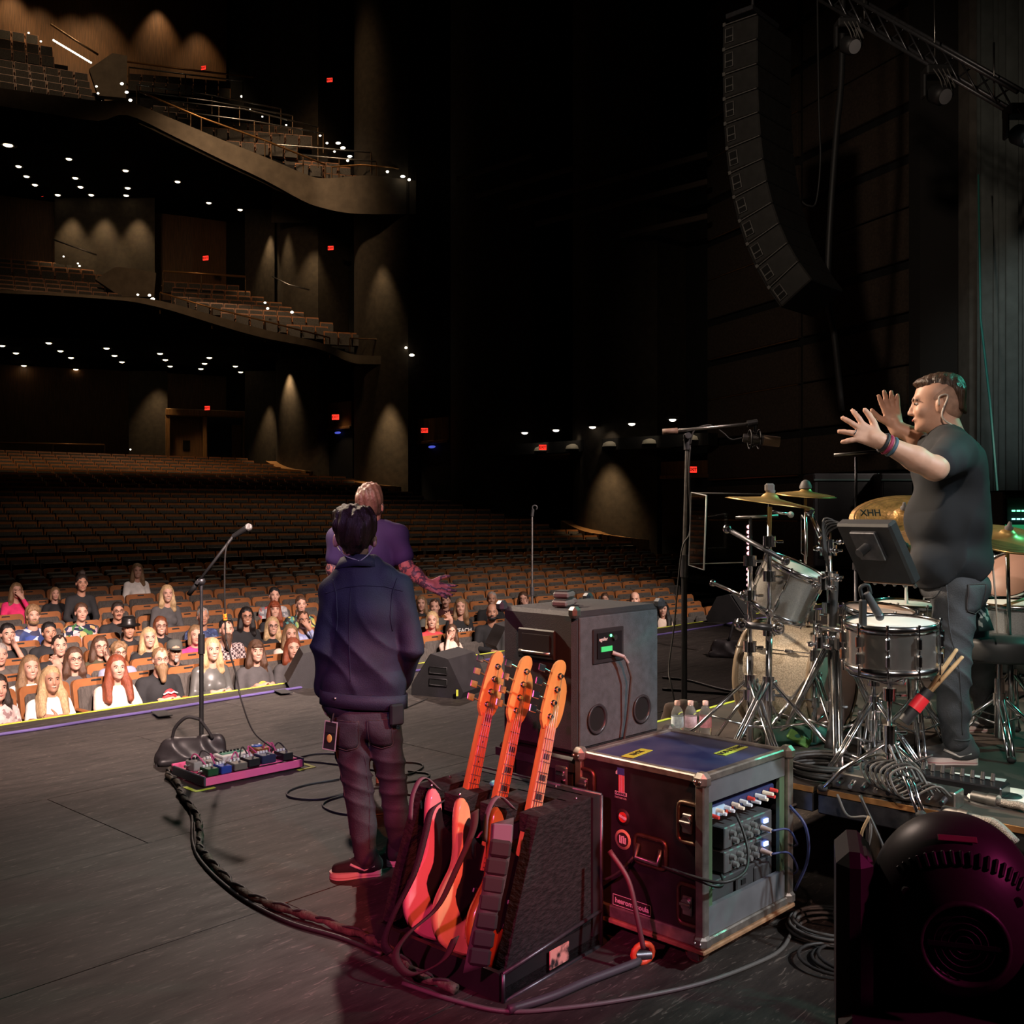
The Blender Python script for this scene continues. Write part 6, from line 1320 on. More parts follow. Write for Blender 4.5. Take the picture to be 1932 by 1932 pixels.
floor_cable([(1250, 1300), (1330, 1306), (1420, 1312)], .012, 'second dark cable on the floor behind the boom stand', CABLE)
def coil(c, r, n, tr, label, m, z=.01, wob=.06, seed=1, tilt=0):
    rng = random.Random(seed); pts = []
    for k in range(n):
        ox, oy, rr = rng.uniform(-wob, wob)*r, rng.uniform(-wob, wob)*r, r*(1+rng.uniform(-.18, .12))
        for i in range(20):
            a = 2*PI*i/20; pts.append(Vector((c.x+ox+rr*math.cos(a), c.y+oy+rr*math.sin(a), c.z+z+k*tr*1.1+tr*.3*math.sin(a*2+k))))
    b = MB(); b.tube(pts, tr, 6); o = obj('cable_coil', b, m); tag(o, label, 'cable coil'); return o
coil(flo(1568, 1762), .16, 6, .007, 'coil of grey cable on the floor below the drum riser', CABLEG, seed=2)
coil(flo(1590, 1820)+Vector((.02, 0, 0)), .13, 3, .007, 'looser black cable coil in front of the grey coil', CABLE, seed=5, wob=.35)
# red connector at the rack foot and cable down
t = thing('cable_connector', 'red-orange cable connector on the floor left of the rack wheel', 'connector', Matrix.Translation(flo(1213, 1818)))
b = MB(); b.tube([(.04*math.cos(a), .02*math.cos(a), .04+.035*math.sin(a)) for a in [2*PI*i/14 for i in range(14)]], .012, 8, True); obj('red_ring', b, mat('orange_red_plastic', (.62, .06, .02), .45), t)
b = MB(); b.cyl((-.03, 0, .03), (.03, .02, .025), .02, n=12); obj('plug_body', b, DKSTEEL, t)
b = MB(); b.tube(ctrail([pix(1150, 1605, 3.95), pix(1185, 1660, 3.9), pix(1202, 1730, 3.86), pix(1214, 1790, 3.84)], 6), .010, 8); o = obj('cable', b, mat('red_black_cable', (.10, .03, .035), .5)); tag(o, 'dark red-sheathed cable hanging between the guitar stand and the rack', 'cable')
# brown pad leaning at the riser corner and water bottles
t = thing('drum_bag', 'dark brown folded bag standing behind the water bottles', 'bag', Matrix.Translation(pix(1280, 1395, 5.75)-Vector((0, 0, 0))))
bm = sdf_mesh('bag', [ell((0, 0, .10), (.10, .05, .11), .05), cap((-.06, 0, .02), (.07, 0, .02), .05, k=.05), cap((-.05, 0, .17), (.085, 0, .195), .028, k=.04)], .012, lambda q: (.006*np.sin(q[:, 0]*60)*np.sin(q[:, 2]*50)).astype(np.float32)); link('bag_body', bm, mat('brown_cloth', (.050, .030, .024), .9, var=.3, vs=20), t)
b = MB(); b.box((.0, -.055, .10), (.10, .012, .02), None, .004); obj('bag_strap', b, WEB, t)
# ================================================================ drum riser, drum kit, lights, line array
DZ = .58
SA = math.atan2(EY, EX)
def dk(x, y): return flo(x, y, DZ)
PLY = mat('riser_edge_ply', (.30, .14, .045), .6, var=.35, vs=12)
DECKM = mat('riser_deck', (.040, .030, .025), .7, var=.4, vs=4)
t = thing('drum_riser', 'low black drum riser deck on pipe legs with castors', 'riser', Matrix.Translation(ea(4.02, 0)) @ Matrix.Rotation(SA, 4, 'Z'))
for a0, a1 in ((-1.2, .70), (.72, 1.93), (1.95, 3.2)):
    b = MB(); b.box((1.9, (a0+a1)/2, DZ-.012), (3.8, a1-a0, .024), None, .003); o = obj('deck_panel', b, DECKM, t)
    b = MB(); b.box((-.004, (a0+a1)/2, DZ-.012), (.008, a1-a0, .022)); obj('plywood_edge', b, PLY, o)
    b = MB(); b.box((.02, (a0+a1)/2, DZ-.065), (.05, a1-a0, .08), None, .004); b.box((1.9, a1-.025, DZ-.065), (3.8, .05, .08), None, .004); b.box((1.9, a0+.025, DZ-.065), (3.8, .05, .08), None, .004); obj('frame_rail', b, DKSTEEL, t)
for x, y in ((.06, 2.20), (.06, 1.72), (.06, 3.1), (.06, .9), (3.6, 3.1), (3.6, .9)):
    b = MB(); b.cyl((x, y, .10), (x, y, DZ-.06), .030, n=12); b.cyl((x, y, .20), (x, y, .235), .042, n=12); lg = obj('leg', b, mat('leg_paint', (.12, .09, .07), .5, .5, var=.3), t)
    b = MB(); b.box((x+.03, y, .11), (.10, .09, .06), None, .01); b.box((x+.055, y, .06), (.02, .06, .10), None, .006); fk = obj('castor', b, STEEL, lg)
    b = MB(); b.cyl((x+.06, y-.02, .055), (x+.06, y+.02, .055), .055, n=16); obj('wheel', b, mat('orange_wheel', (.35, .07, .03), .5), fk)
b = MB(); b.box((1.9, 3.185, DZ+.001), (3.8, .025, .003)); o = obj('edge_tape', b, YTAPE, None, Matrix.Translation(ea(4.02, 0)) @ Matrix.Rotation(SA, 4, 'Z')); tag(o, 'yellow-green tape along the far edge of the drum riser', 'tape')

SPARK = mat('silver_sparkle', (.30, .25, .19), .34, .45, col2=(.72, .62, .48), vs=170, coat=.6)
HEADM = mat('drum_head', (.62, .58, .56), .55, var=.08, vs=6)
HEADT = mat('tan_drum_head', (.62, .42, .30), .55, var=.08, vs=6)
BRASS = mat('cymbal_bronze', (.60, .40, .15), .40, .85, var=.25, vs=5)
BRASSD = mat('dark_cymbal_bronze', (.38, .23, .11), .45, .8, var=.3, vs=6)
def zmat(c, ax):
    B = frame(ax).to_4x4(); B.translation = Vector(c); return B
def drum(c, ax, r, d, label, shell=SPARK, head=HEADM, lugs=8, cat='drum', legs=None, hoopm=CHROME, vent=False):
    """c: centre of the batter head, ax: direction the batter head faces"""
    M = zmat(c, ax); t = thing('drum', label, cat, M, 'drum kit')
    b = MB(); b.lathe([(r, 0), (r, -d)], 36); obj('shell', b, shell, t)
    b = MB(); b.lathe([(0, .004), (r*.98, .004), (r*1.0, -.004)], 36); obj('batter_head', b, head, t)
    b = MB(); b.lathe([(r*.98, -d), (0, -d)], 36); obj('resonant_head', b, HEADM, t)
    for z in (0, -d):
        b = MB(); b.lathe([(r*1.0, z-.012), (r*1.035, z-.014), (r*1.045, z+.0), (r*1.04, z+.014), (r*1.0, z+.016), (r*.99, z+.010)], 36); obj('hoop', b, hoopm, t)
    lm = None
    for i in range(lugs):
        a = 2*PI*i/lugs+.2
        if lm is None:
            b = MB(); b.box((r+.012, 0, -d*.30), (.024, .016, .05), None, .006); b.box((r+.012, 0, -d*.70), (.024, .016, .05), None, .006); b.cyl((r*1.04+.004, 0, .016), (r*1.04+.004, 0, -d-.016), .0035, n=6); b.cyl((r*1.04+.004, 0, .012), (r*1.04+.004, 0, .022), .006, n=6); lm = b.mesh('lug'); lm.materials.append(CHROME)
        o = bpy.data.objects.new('lug', lm); COL.objects.link(o); o.parent = t; o.rotation_euler = (0, 0, a)
    return t, M
def tripod(t, x, y, z0, zj, r=.014, spread=.28, rot=0, n=3, m=CHROME, feet=True, dbl=True):
    for i in range(n):
        a = R(rot)+2*PI*i/n; c, s_ = math.cos(a), math.sin(a); px_, py_ = -s_*.012, c*.012; b = MB()
        for sg in ((-1, 1) if dbl else (0,)): b.tube([(x+c*.02+sg*px_, y+s_*.02+sg*py_, zj), (x+c*spread*.7+sg*px_, y+s_*spread*.7+sg*py_, z0+.10), (x+c*spread+sg*px_, y+s_*spread+sg*py_, z0+.015)], r*.55, 6)
        lg = obj('leg', b, m, t)
        if feet: b = MB(); b.ball((x+c*spread, y+s_*spread, z0+.015), (.022, .022, .015), 8, 6); obj('rubber_foot', b, RUBBER, lg)
        b = MB(); b.tube([(x, y, z0+.12), (x+c*spread*.55, y+s_*spread*.55, z0+.16)], r*.4, 5); obj('brace', b, m, t)
    b = MB(); b.cyl((x, y, zj-.03), (x, y, zj+.03), r*1.8, n=12); b.ball((x+.03, y, zj), .014, 8, 6); obj('collar', b, m, t)
def stand(base, top, label, r=.013, spread=.28, rot=20, m=CHROME, zj=None, cat='stand', joints=(.5,), grp='drum hardware'):
    t = thing('hardware_stand', label, cat, Matrix.Translation(base), grp); L_ = Vector(top)-Vector(base); zj = zj or .34
    tripod(t, 0, 0, 0, zj, r, spread, rot, m=m)
    P = [Vector((0, 0, .03)), L_*.5, L_]
    b = MB(); b.tube([P[0], P[1]], r, 10); obj('lower_tube', b, m, t); b = MB(); b.tube([P[1], P[2]], r*.72, 10); obj('upper_tube', b, m, t)
    for j in joints:
        p = L_*j; b = MB(); b.cyl(p-Vector((0, 0, .025)), p+Vector((0, 0, .025)), r*1.9, n=12); b.cyl(p, p+Vector((.035, -.02, 0)), .006, n=6); b.box(tuple(p+Vector((.045, -.025, 0))), (.03, .008, .014), None, .003); obj('clamp', b, m, t)
    return t
def cymbal(c, n, r, label, m=BRASS, grp='cymbals of the drum kit'):
    M = zmat(c, n); t = thing('cymbal', label, 'cymbal', M, grp)
    b = MB(); b.lathe([(.008, .048), (r*.10, .046), (r*.17, .034), (r*.21, .022), (r*.5, .013), (r*.85, .003), (r, -.004), (r*.85, .0005), (r*.5, .010), (r*.21, .019), (r*.17, .030), (r*.10, .042)], 48); obj('plate', b, m, t)
    b = MB(); b.lathe([(.018, .046), (.020, .058), (.012, .066), (.007, .085), (0, .087)], 14); obj('wing_nut', b, mat('felt_grey', (.12, .11, .11), .9), t)
    b = MB()
    for q in (.30, .42, .55, .68, .80, .9): b.lathe([(r*q, .0195-.024*(q-.2)), (r*q+.0025, .0200-.024*(q-.2)), (r*q+.005, .0190-.024*(q-.2))], 40)
    obj('lathe_grooves', b, BRASSD, t); return t, M

# snare
sc_ = pix(1682, 1177, 4.08)
t, M = drum(sc_, (-.03, -.05, 1), .178, .168, 'polished silver snare drum nearest the camera on the riser', mat('polished_steel_shell', (.55, .52, .48), .22, .9, var=.15, vs=14), HEADM, 10, 'snare drum')
b = MB(); b.box((-.06, -.183, -.085), (.06, .03, .075), TR((0, 0, 0), 0, 0, -8), .006); obj('strainer', b, DKSTEEL, t); b = MB(); b.box((-.06, -.20, -.085), (.035, .01, .045)); obj('strainer_slot', b, BLK, t)
st = stand(Vector((sc_.x, sc_.y+.02, DZ)), Vector((sc_.x, sc_.y+.02, sc_.z-.21)), 'chrome basket stand under the snare drum', .014, .26, 35, joints=(.55, .85), zj=.22)
b = MB()
for a in (30, 150, 270): b.tube([(0, 0, sc_.z-.24-DZ), (.15*math.cos(R(a)), .15*math.sin(R(a)), sc_.z-.215-DZ), (.185*math.cos(R(a)), .185*math.sin(R(a)), sc_.z-.16-DZ)], .008, 6)
obj('basket', b, CHROME, st)
# snare microphone on a clamp
t = thing('drum_microphone', 'black drum microphone clamped over the snare head', 'microphone', Matrix.Translation(pix(1628, 1150, 4.02)), 'drum microphones')
b = MB(); b.box((0, 0, -.04), (.026, .03, .16), None, .006); obj('clamp_arm', b, BLK, t)
b = MB(); b.tube(ctrail([(0, 0, .04), (-.01, 0, .085), (.02, 0, .095), (.03, 0, .06)], 4), .008, 6); obj('gooseneck', b, BLK, t)
b = MB(); b.cyl((.012, -.005, .065), (.062, .0, -.02), .014, .017, 12); obj('microphone_body', b, mat('mic_grey', (.06, .06, .065), .4), t); b = MB(); b.ball((.066, .0, -.027), .018, 10, 8); obj('microphone_grille', b, DKSTEEL, t)
# kick drum
kc = pix(1506, 1240, 5.30); kc.z = DZ+.30; kax = Vector((.74, -.665, .0)).normalized()
t, M = drum(kc+kax*.19, kax, .275, .40, 'large champagne sparkle bass drum at the centre of the kit', SPARK, mat('pinkish_head', (.60, .42, .38), .5), 8, 'bass drum', hoopm=mat('hoop_lacquer', (.20, .15, .10), .3))
for sg in (-1, 1):
    b = MB(); q = M.inverted() @ (kc+kax*(-.1)+Vector((kax.y, -kax.x, 0))*sg*.26); q2 = M.inverted() @ (kc+kax*(-.25)+Vector((kax.y, -kax.x, 0))*sg*.42-Vector((0, 0, .30))); b.tube([q, q2], .008, 6); obj('spur', b, CHROME, t)
# rack toms and floor toms
drum(pix(1500, 1072, 5.0), (.34, -.22, .9), .155, .23, 'sparkle rack tom tilted towards the drummer over the bass drum', mat('grey_sparkle', (.26, .25, .23), .32, .6, col2=(.40, .37, .33), vs=240, coat=.6), HEADM, 6)
drum(pix(1660, 1153, 4.75), (.05, -.12, 1), .155, .20, 'second rack tom with a tan head behind the snare', SPARK, HEADT, 6)
drum(pix(1712, 1141, 5.35), (.03, -.05, 1), .165, .22, 'tom with a white head behind the drummer\'s thigh', SPARK, HEADM, 6)
drum(pix(1915, 1140, 5.3), (0, -.03, 1), .205, .34, 'silver floor tom at the right edge with a stick on top', mat('silver_wrap', (.36, .37, .37), .35, .5, col2=(.5, .5, .5), vs=200), HEADM, 8)
b = MB(); b.tube([pix(1885, 1146, 5.2), pix(1940, 1128, 5.2)], .008, 8); o = obj('drumstick', b, mat('hickory', (.62, .36, .16), .5)); tag(o, 'drumstick lying across the floor tom head', 'drumstick')
drum(pix(1905, 1085, 5.6), (-.5, -.45, .6), .16, .2, 'brown-shelled tom tilted above the floor tom', mat('brown_shell', (.26, .13, .09), .45, var=.2), mat('brown_head', (.35, .20, .15), .5), 6)
# cymbals with stands
c = pix(1452, 948, 4.85); cymbal(c, (.13, -.06, 1), .210, 'wide crash cymbal on the left front stand')
stand(Vector((c.x+.0, c.y+.02, DZ)), c-Vector((0, 0, .02)), 'chrome double-braced stand under the wide crash cymbal', .016, .34, 100, joints=(.24, .5, .72, .86))
b = MB(); b.box((0, 0, .02), (.042, .04, .04), None, .008); o = obj('cymbal_sleeve', b, mat('felt_grey'), None, Matrix.Translation(c+Vector((0, 0, .05)))); tag(o, 'square felt sleeve on the wide crash cymbal', 'felt')
c = pix(1520, 934, 6.0); cymbal(c, (.05, -.10, 1), .176, 'small cymbal behind the wide crash cymbal'); stand(Vector((c.x, c.y, DZ)), c-Vector((0, 0, .02)), 'thin stand under the small cymbal', .012, .28, 10)
b = MB(); b.lathe([(.036, .03), (.035, .045), (.024, .07), (.010, .080), (0, .082)], 16); o = obj('cymbal_bell', b, mat('grey_bell', (.12, .11, .11), .6, .2), None, Matrix.Translation(c+Vector((0, 0, .008)))); tag(o, 'grey felt dome on top of the small cymbal', 'felt')
c = pix(1706, 976, 5.35); t, M = cymbal(c, (-.16, -.42, .9), .275, 'large hammered ride cymbal in front of the drummer', mat('hammered_bronze', (.52, .31, .11), .40, .85, var=.35, vs=16, bump=.5, bs=40))
me = text_mesh('XHH', .05, .001, .001); link('lettering', me, BLK, t, M.inverted() @ Matrix.Translation(pix(1641, 968, 5.30)-Vector((0, .012, 0))) @ TR((0, 0, 0), 66, 0, 2))
stand(Vector((c.x+.05, c.y+.05, DZ)), c-Vector((0, 0, .02)), 'stand under the ride cymbal', .013, .3, 40)
c = pix(1712, 1046, 5.0); cymbal(c, (-.42, -.42, .8), .215, 'dark crash cymbal hanging behind the sampling pad', BRASSD)
c = pix(1900, 1016, 4.95); cymbal(c, (.02, -.33, .95), .21, 'bronze cymbal at the right edge behind the drummer'); stand(Vector((c.x+.1, c.y+.15, DZ)), c-Vector((0, 0, .02)), 'stand under the right-hand cymbal', .013, .3, 60)
# hi-hat style left stand with long boom towards the lower left
b0 = Vector((pix(1415, 1000, 4.92).x, 4.92, DZ))
stand(b0, Vector((b0.x, b0.y, pix(0, 1058, 4.92).z)), 'left chrome stand with multi clamp beside the bass drum', .017, .36, 160, joints=(.30, .55, .82, 1.0))
for i, (p, q, r_, lab, m_) in enumerate(((pix(1372, 998, 5.1), pix(1482, 1058, 4.75), .012, 'brown-grey boom arm sloping over the rack tom', DKSTEEL), (pix(1345, 1100, 5.6), pix(1402, 1124, 4.95), .010, 'chrome arm reaching to the acrylic shield', CHROME), (pix(1402, 1124, 4.92), pix(1452, 1158, 4.85), .012, 'chrome arm between the two left stands', CHROME),
                                           (pix(1398, 1178, 4.9), pix(1468, 1186, 4.82), .017, 'thick horizontal clamp bar on the left stands', DKSTEEL), (pix(1528, 965, 4.9), pix(1552, 1020, 4.8), .012, 'short chrome rod above the main percussion stand', CHROME), (pix(1545, 1185, 4.7), pix(1600, 1190, 4.4), .012, 'clamp arm from the percussion stand to the snare', CHROME))):
    t = thing('cymbal_boom', lab, 'boom', Matrix.Translation(p), 'drum hardware arms'); b = MB(); b.tube([(0, 0, 0), tuple(q-p)], r_, 10); obj('tube', b, m_, t)
    for e_ in (Vector((0, 0, 0)), q-p):
        b = MB(); b.ball(e_, r_*1.9, 10, 8); b.cyl(e_-Vector((0, .03, 0)), e_+Vector((0, .03, 0)), r_*.9, n=8); obj('knuckle', b, CHROME, t)
# small boom with tiny microphone over the crash
t = thing('overhead_boom', 'thin bronze boom bar under the wide crash cymbal', 'microphone boom', Matrix.Translation(pix(1388, 977, 6.2)), 'drum microphones')
b = MB(); b.tube([(0, 0, 0), tuple(pix(1468, 973, 6.2)-pix(1388, 977, 6.2))], .009, 8); obj('bar', b, STEEL, t); b = MB(); b.cyl((.09, 0, .005), (.09, 0, -1.2), .010, n=8); obj('pole', b, BLK, t)
t = thing('drum_microphone', 'pencil microphone with a round head below the crash cymbal', 'microphone', Matrix.Translation(pix(1458, 965, 5.3)), 'drum microphones'); b = MB(); b.tube([(0, 0, 0), tuple(pix(1488, 970, 5.3)-pix(1458, 965, 5.3))], .008, 8); obj('microphone_body', b, CHROME, t); b = MB(); b.ball(tuple(pix(1492, 971, 5.3)-pix(1458, 965, 5.3)), .017, 10, 8); obj('microphone_grille', b, mat('grille_silver'), t)
b0 = pix(1615, 905, 7.2); base = Vector((b0.x, b0.y, DZ)); t = stand(base, Vector((b0.x, b0.y, pix(0, 862, 7.2).z)), 'black overhead boom stand behind the drum kit', .013, .3, 0, m=DKSTEEL)
b = MB(); b.tube([tuple(pix(1574, 859, 7.2)-base), tuple(pix(1668, 851, 7.2)-base)], .012, 8); obj('boom_arm', b, STEEL, t)
# kick microphone on short stand
b0 = dk(1508, 1392); t = thing('microphone_stand', 'short black stand with a microphone aimed at the bass drum', 'microphone stand', Matrix.Translation(b0), 'drum microphones')
b = MB(); b.cyl((0, 0, .02), (0, 0, .34), .024, .018, 12); obj('lower_tube', b, RUBBER, t); b = MB(); b.cyl((0, 0, .34), (0, 0, .62), .011, n=10); obj('upper_tube', b, BLK, t); b = MB(); b.lathe([(0, .02), (.10, .014), (.11, 0)], 20); obj('round_base', b, BLK, t)
b = MB(); b.tube([tuple(pix(1480, 1222, b0.y)-b0), tuple(pix(1518, 1172, b0.y)-b0)], .014, 10); b.tube([tuple(pix(1480, 1222, b0.y)-b0), tuple(pix(1490, 1208, b0.y)-b0)], .024, 10); obj('microphone_body', b, mat('mic_grey'), t)

# acrylic drum shield
GLASS = mat('clear_acrylic', (.96, .98, .98), .02, trans=1.0, ior=1.3)
EDGEM = mat('acrylic_edge', (.55, .55, .55), .3, trans=.3)
def shield(px, Ys, label):
    P = [pix(x, y, Y) for (x, y), Y in zip(px, Ys)]; n = (P[1]-P[0]).cross(P[3]-P[0]).normalized()*.006; t = thing('acrylic_panel', label, 'shield panel', Matrix.Translation(P[0]), 'acrylic drum shield')
    v = [p-P[0]-n for p in P]+[p-P[0]+n for p in P]; b = MB(); b.add([tuple(q) for q in v], [(0, 3, 2, 1), (4, 5, 6, 7), (0, 1, 5, 4), (1, 2, 6, 5), (2, 3, 7, 6), (3, 0, 4, 7)]); obj('sheet', b, GLASS, t)
    b = MB(); b.tube([tuple(p-P[0]) for p in P], .005, 6, True); obj('polished_edge', b, EDGEM, t)
shield(((1305, 929), (1333, 935), (1328, 1075), (1300, 1066)), (6.7, 6.2, 6.2, 6.7), 'narrow left panel of the clear acrylic drum shield')
shield(((1306, 930), (1450, 932), (1446, 1060), (1302, 1064)), (6.75, 7.0, 7.0, 6.75), 'wide panel of the clear acrylic drum shield')
shield(((1513, 972), (1522, 985), (1522, 1050), (1513, 1044)), (6.6, 6.4, 6.4, 6.6), 'short right panel of the clear acrylic drum shield')

# sampling pad on the main percussion stand
c0 = [pix(1602, 980, 4.55), pix(1660, 976, 4.30), pix(1710, 1098, 4.20), pix(1604, 1096, 4.50)]
u_ = (c0[1]-c0[0]); v_ = (c0[2]-c0[1]); n_ = u_.cross(v_).normalized(); n_ = n_ if n_.y > 0 else -n_
pad_c = (c0[0]+c0[1]+c0[2]+c0[3])/4
M = Matrix.Identity(4); ax_x = Vector((.40, -.75, .0)).normalized(); ax_z = Vector((.80, .25, .50)).normalized(); ax_z = (ax_z-ax_x*ax_z.dot(ax_x)).normalized(); ax_y = ax_z.cross(ax_x)
M.col[0][:3] = ax_x; M.col[1][:3] = ax_y; M.col[2][:3] = ax_z; M.col[3][:3] = pix(1656, 1040, 4.42)
t = thing('sampling_pad', 'black electronic sampling pad tilted towards the drummer', 'sampling pad', M)
b = MB(); b.box((0, 0, 0), (.30, .30, .055), None, .010); obj('housing', b, BLK, t)
b = MB(); b.box((0, 0, .030), (.27, .27, .008), None, .003); obj('pad_surface', b, mat('pad_grey', (.10, .10, .10), .7), t)
b = MB(); b.box((0, .15, .0), (.27, .012, .05), None, .004); obj('rear_panel', b, mat('rear_tan', (.36, .22, .15), .5), t)
for i in range(5):
    b = MB(); b.cyl((-.11+.055*i, .15, .005), (-.11+.055*i, .185, .012), .008, n=8); obj('plug', b, STEEL, t)
b = MB(); b.box((0, -.05, -.035), (.14, .14, .02), None, .004); b.cyl((0, -.05, -.04), (0, -.05, -.10), .02, n=12); obj('mount_plate', b, DKSTEEL, t)
for i in range(5):
    p = M @ Vector((-.11+.055*i, .185, .012)); q = pix(1555+i*2, 1000+6*i, 4.62); b = MB(); mid = (p+q)/2+Vector((0, 0, .10+.015*i)); b.tube(ctrail([p, p+Vector((-.03, 0, .05)), mid, q+Vector((0, 0, .05)), q-Vector((0, 0, .12))], 6), .005, 6); o = obj('pad_cable', b, CABLE); tag(o, ORD[i]+' cable arching from the left off the back of the sampling pad', 'cable', 'sampling pad cables')
base = dk(1576, 1425); top_ = Vector((base.x-.02, base.y+.05, pix(0, 1005, base.y).z))
t = stand(base, top_, 'thick chrome percussion stand wrapped in black cables', .021, .36, 255, joints=(.22, .52, .66, .80, .92), zj=.56)
stand(dk(1648, 1452), pix(1648, 1170, dk(1648, 1452).y), 'chrome hi-hat stand just left of the snare stand', .014, .24, 80, joints=(.3, .6, .9), zj=.30)
stand(dk(1730, 1432), pix(1728, 1230, dk(1730, 1432).y), 'low chrome tom stand right of the snare stand', .013, .24, 15, joints=(.4, .8), zj=.28)
stand(dk(1535, 1412), pix(1538, 1160, dk(1535, 1412).y), 'chrome tom stand left of the percussion stand', .014, .28, 45, joints=(.35, .7, 1.0), zj=.36)
b = MB(); b.tube(ctrail([(-.01, -.03, .86), (-.02, -.04, .70), (-.03, -.04, .45), (-.02, -.05, .25), (-.06, -.08, .05)], 6), .018, 8); o = obj('cable_bundle', b, CABLE, None, Matrix.Translation(base)); tag(o, 'black cable bundle taped down the percussion stand', 'cable')
for i, (x, y, Y, lab) in enumerate(((1556, 1100, 4.72, 'upper chrome clamp cluster on the percussion stand'), (1560, 1030, 4.72, 'topmost chrome clamp cluster on the percussion stand'), (1548, 1210, 4.72, 'lower chrome clamp cluster on the percussion stand'))):
    t = thing('clamp_cluster', lab, 'clamp', Matrix.Translation(pix(x, y, Y)), 'clamps on the percussion stand')
    b = MB(); b.cyl((0, 0, -.03), (0, 0, .03), .032, n=12); obj('collar', b, CHROME, t)
    for q in ((.05, -.02, .02), (-.05, -.02, -.01), (.02, -.05, -.02), (-.02, -.04, .035)):
        b = MB(); b.cyl((0, 0, q[2]), q, .007, n=6); b.ball(q, .014, 8, 6); b.box((q[0]*1.25, q[1]*1.25, q[2]), (.012, .03, .02), None, .004); obj('wing_bolt', b, CHROME, t)

# throne
tb = Vector((pix(1886, 1400, 4.95).x, 4.95, DZ))
t = thing('drum_throne', 'round black drum throne on a chrome tripod', 'stool', Matrix.Translation(tb))
b = MB(); zt_ = pix(0, 1202, 4.95).z-DZ; b.lathe([(0, zt_-.11), (.165, zt_-.11), (.182, zt_-.095), (.184, zt_-.02), (.172, zt_), (0, zt_+.006)], 32); obj('cushion', b, mat('black_leatherette', (.03, .031, .032), .5, var=.1), t)
b = MB(); b.cyl((0, 0, .06), (0, 0, zt_-.2), .024, n=14); b.cyl((0, 0, zt_-.25), (0, 0, zt_-.1), .014, n=10); obj('post', b, CHROME, t)
tripod(t, 0, 0, 0, zt_-.30, .017, .27, 15)
# stick holder with two sticks
sb = pix(1735, 1325, 4.02); dr = (pix(1800, 1248, 4.0)-pix(1722, 1345, 4.0)).normalized()
t = thing('stick_holder', 'black stick holder with a red band clamped below the snare', 'stick holder', Matrix.Translation(sb))
b = MB(); b.cyl(-dr*.10, dr*.06, .024, .026, 14); obj('tube', b, BLK, t); b = MB(); b.cyl(-dr*.035, dr*.025, .0275, .0275, 14); obj('red_band', b, mat('red_plastic', (.62, .02, .03), .4), t)
for i, (x, y) in enumerate(((1806, 1224), (1817, 1238))):
    q = pix(x, y, 4.0); p = sb+dr*.03+Vector((.004*i, 0, -.005*i)); b = MB(); d_ = q-p; b.tube([p, p+d_*.8, p+d_*.93, q-d_*.02, q], [.0085, .0085, .007, .0075, .004], 8); o = obj('drumstick', b, mat('hickory_pale', (.62, .42, .22), .5)); tag(o, ['upper drumstick standing in the stick holder', 'lower drumstick standing in the stick holder'][i], 'drumstick', 'sticks in the holder')
# pedal
pb_ = dk(1665, 1450); t = thing('hi_hat_pedal', 'chrome foot pedal beside the drummer\'s shoe', 'pedal', Matrix.Translation(pb_))
b = MB(); b.box((0, .05, .035), (.08, .26, .012), TR((0, 0, 0), 10), .004); obj('footboard', b, STEEL, t); b = MB(); b.box((0, 0, .008), (.10, .34, .014), None, .003); obj('base_plate', b, DKSTEEL, t)
b = MB(); [b.cyl((sx*.045, .17, 0), (sx*.045, .17, .22), .010, n=8) for sx in (-1, 1)]; b.cyl((-.05, .17, .22), (.05, .17, .22), .010, n=8); obj('frame', b, CHROME, t)
# water bottles
PET = mat('clear_bottle', (.95, .97, .97), .05, trans=.92, ior=1.3)
for i, (x, lab, c) in enumerate(((1278, 'left water bottle with a white-blue label on the riser', (.55, .62, .70)), (1303, 'middle water bottle with a pink-lit label on the riser', (.72, .42, .46)), (1331, 'right water bottle with a red label on the riser', (.75, .28, .32)))):
    p = pix(x, 1388, 5.25); p.z = DZ; t = thing('water_bottle', lab, 'bottle', Matrix.Translation(p), 'water bottles on the riser')
    b = MB(); b.lathe([(0, 0), (.028, 0), (.031, .006), (.031, .11), (.030, .125), (.020, .150), (.012, .160), (.012, .168)], 20); obj('bottle_body', b, PET, t)
    b = MB(); b.lathe([(.0318, .048), (.0318, .105)], 20); obj('label', b, mat('bottle_label_%d' % i, c, .5, col2=tuple(min(1, q*1.6) for q in c), vs=60), t)
    b = MB(); b.lathe([(.0145, .160), (.0148, .182), (0, .184)], 16); obj('cap', b, mat('pink_cap', (.72, .42, .36), .5), t)
# stage boxes and clutter on the near riser edge
def place(px, py, z, rz, Y=None): p = flo(px, py, z); return Matrix.Translation(p) @ Matrix.Rotation(rz, 4, 'Z')
adir = math.atan2(AY, AX)
t = thing('cable_drop_box', 'long steel input box with a row of cable sockets on the riser edge', 'stage box', place(1690, 1503, DZ, adir))
b = MB(); b.box((0, 0, .035), (.50, .10, .07), None, .005); obj('housing', b, STEEL, t)
for i in range(9):
    b = MB(); b.cyl((-.21+.052*i, .045, .04), (-.21+.052*i, .085, .03), .013, .010, 10); o = obj('plug', b, CHROME if i % 2 else DKSTEEL, t)
t = thing('rack_mixer', 'flat black rack unit with cables plugged along its top edge', 'rack unit', place(1740, 1487, DZ, adir))
b = MB(); b.box((0, -.06, .028), (.62, .12, .055), None, .006); obj('housing', b, BLKG, t)
for i in range(9):
    b = MB(); b.cyl((-.05+.04*i-.2, -.09, .055), (-.05+.04*i-.2, -.10, .085), .010, .008, 8); obj('plug', b, CABLE, t)
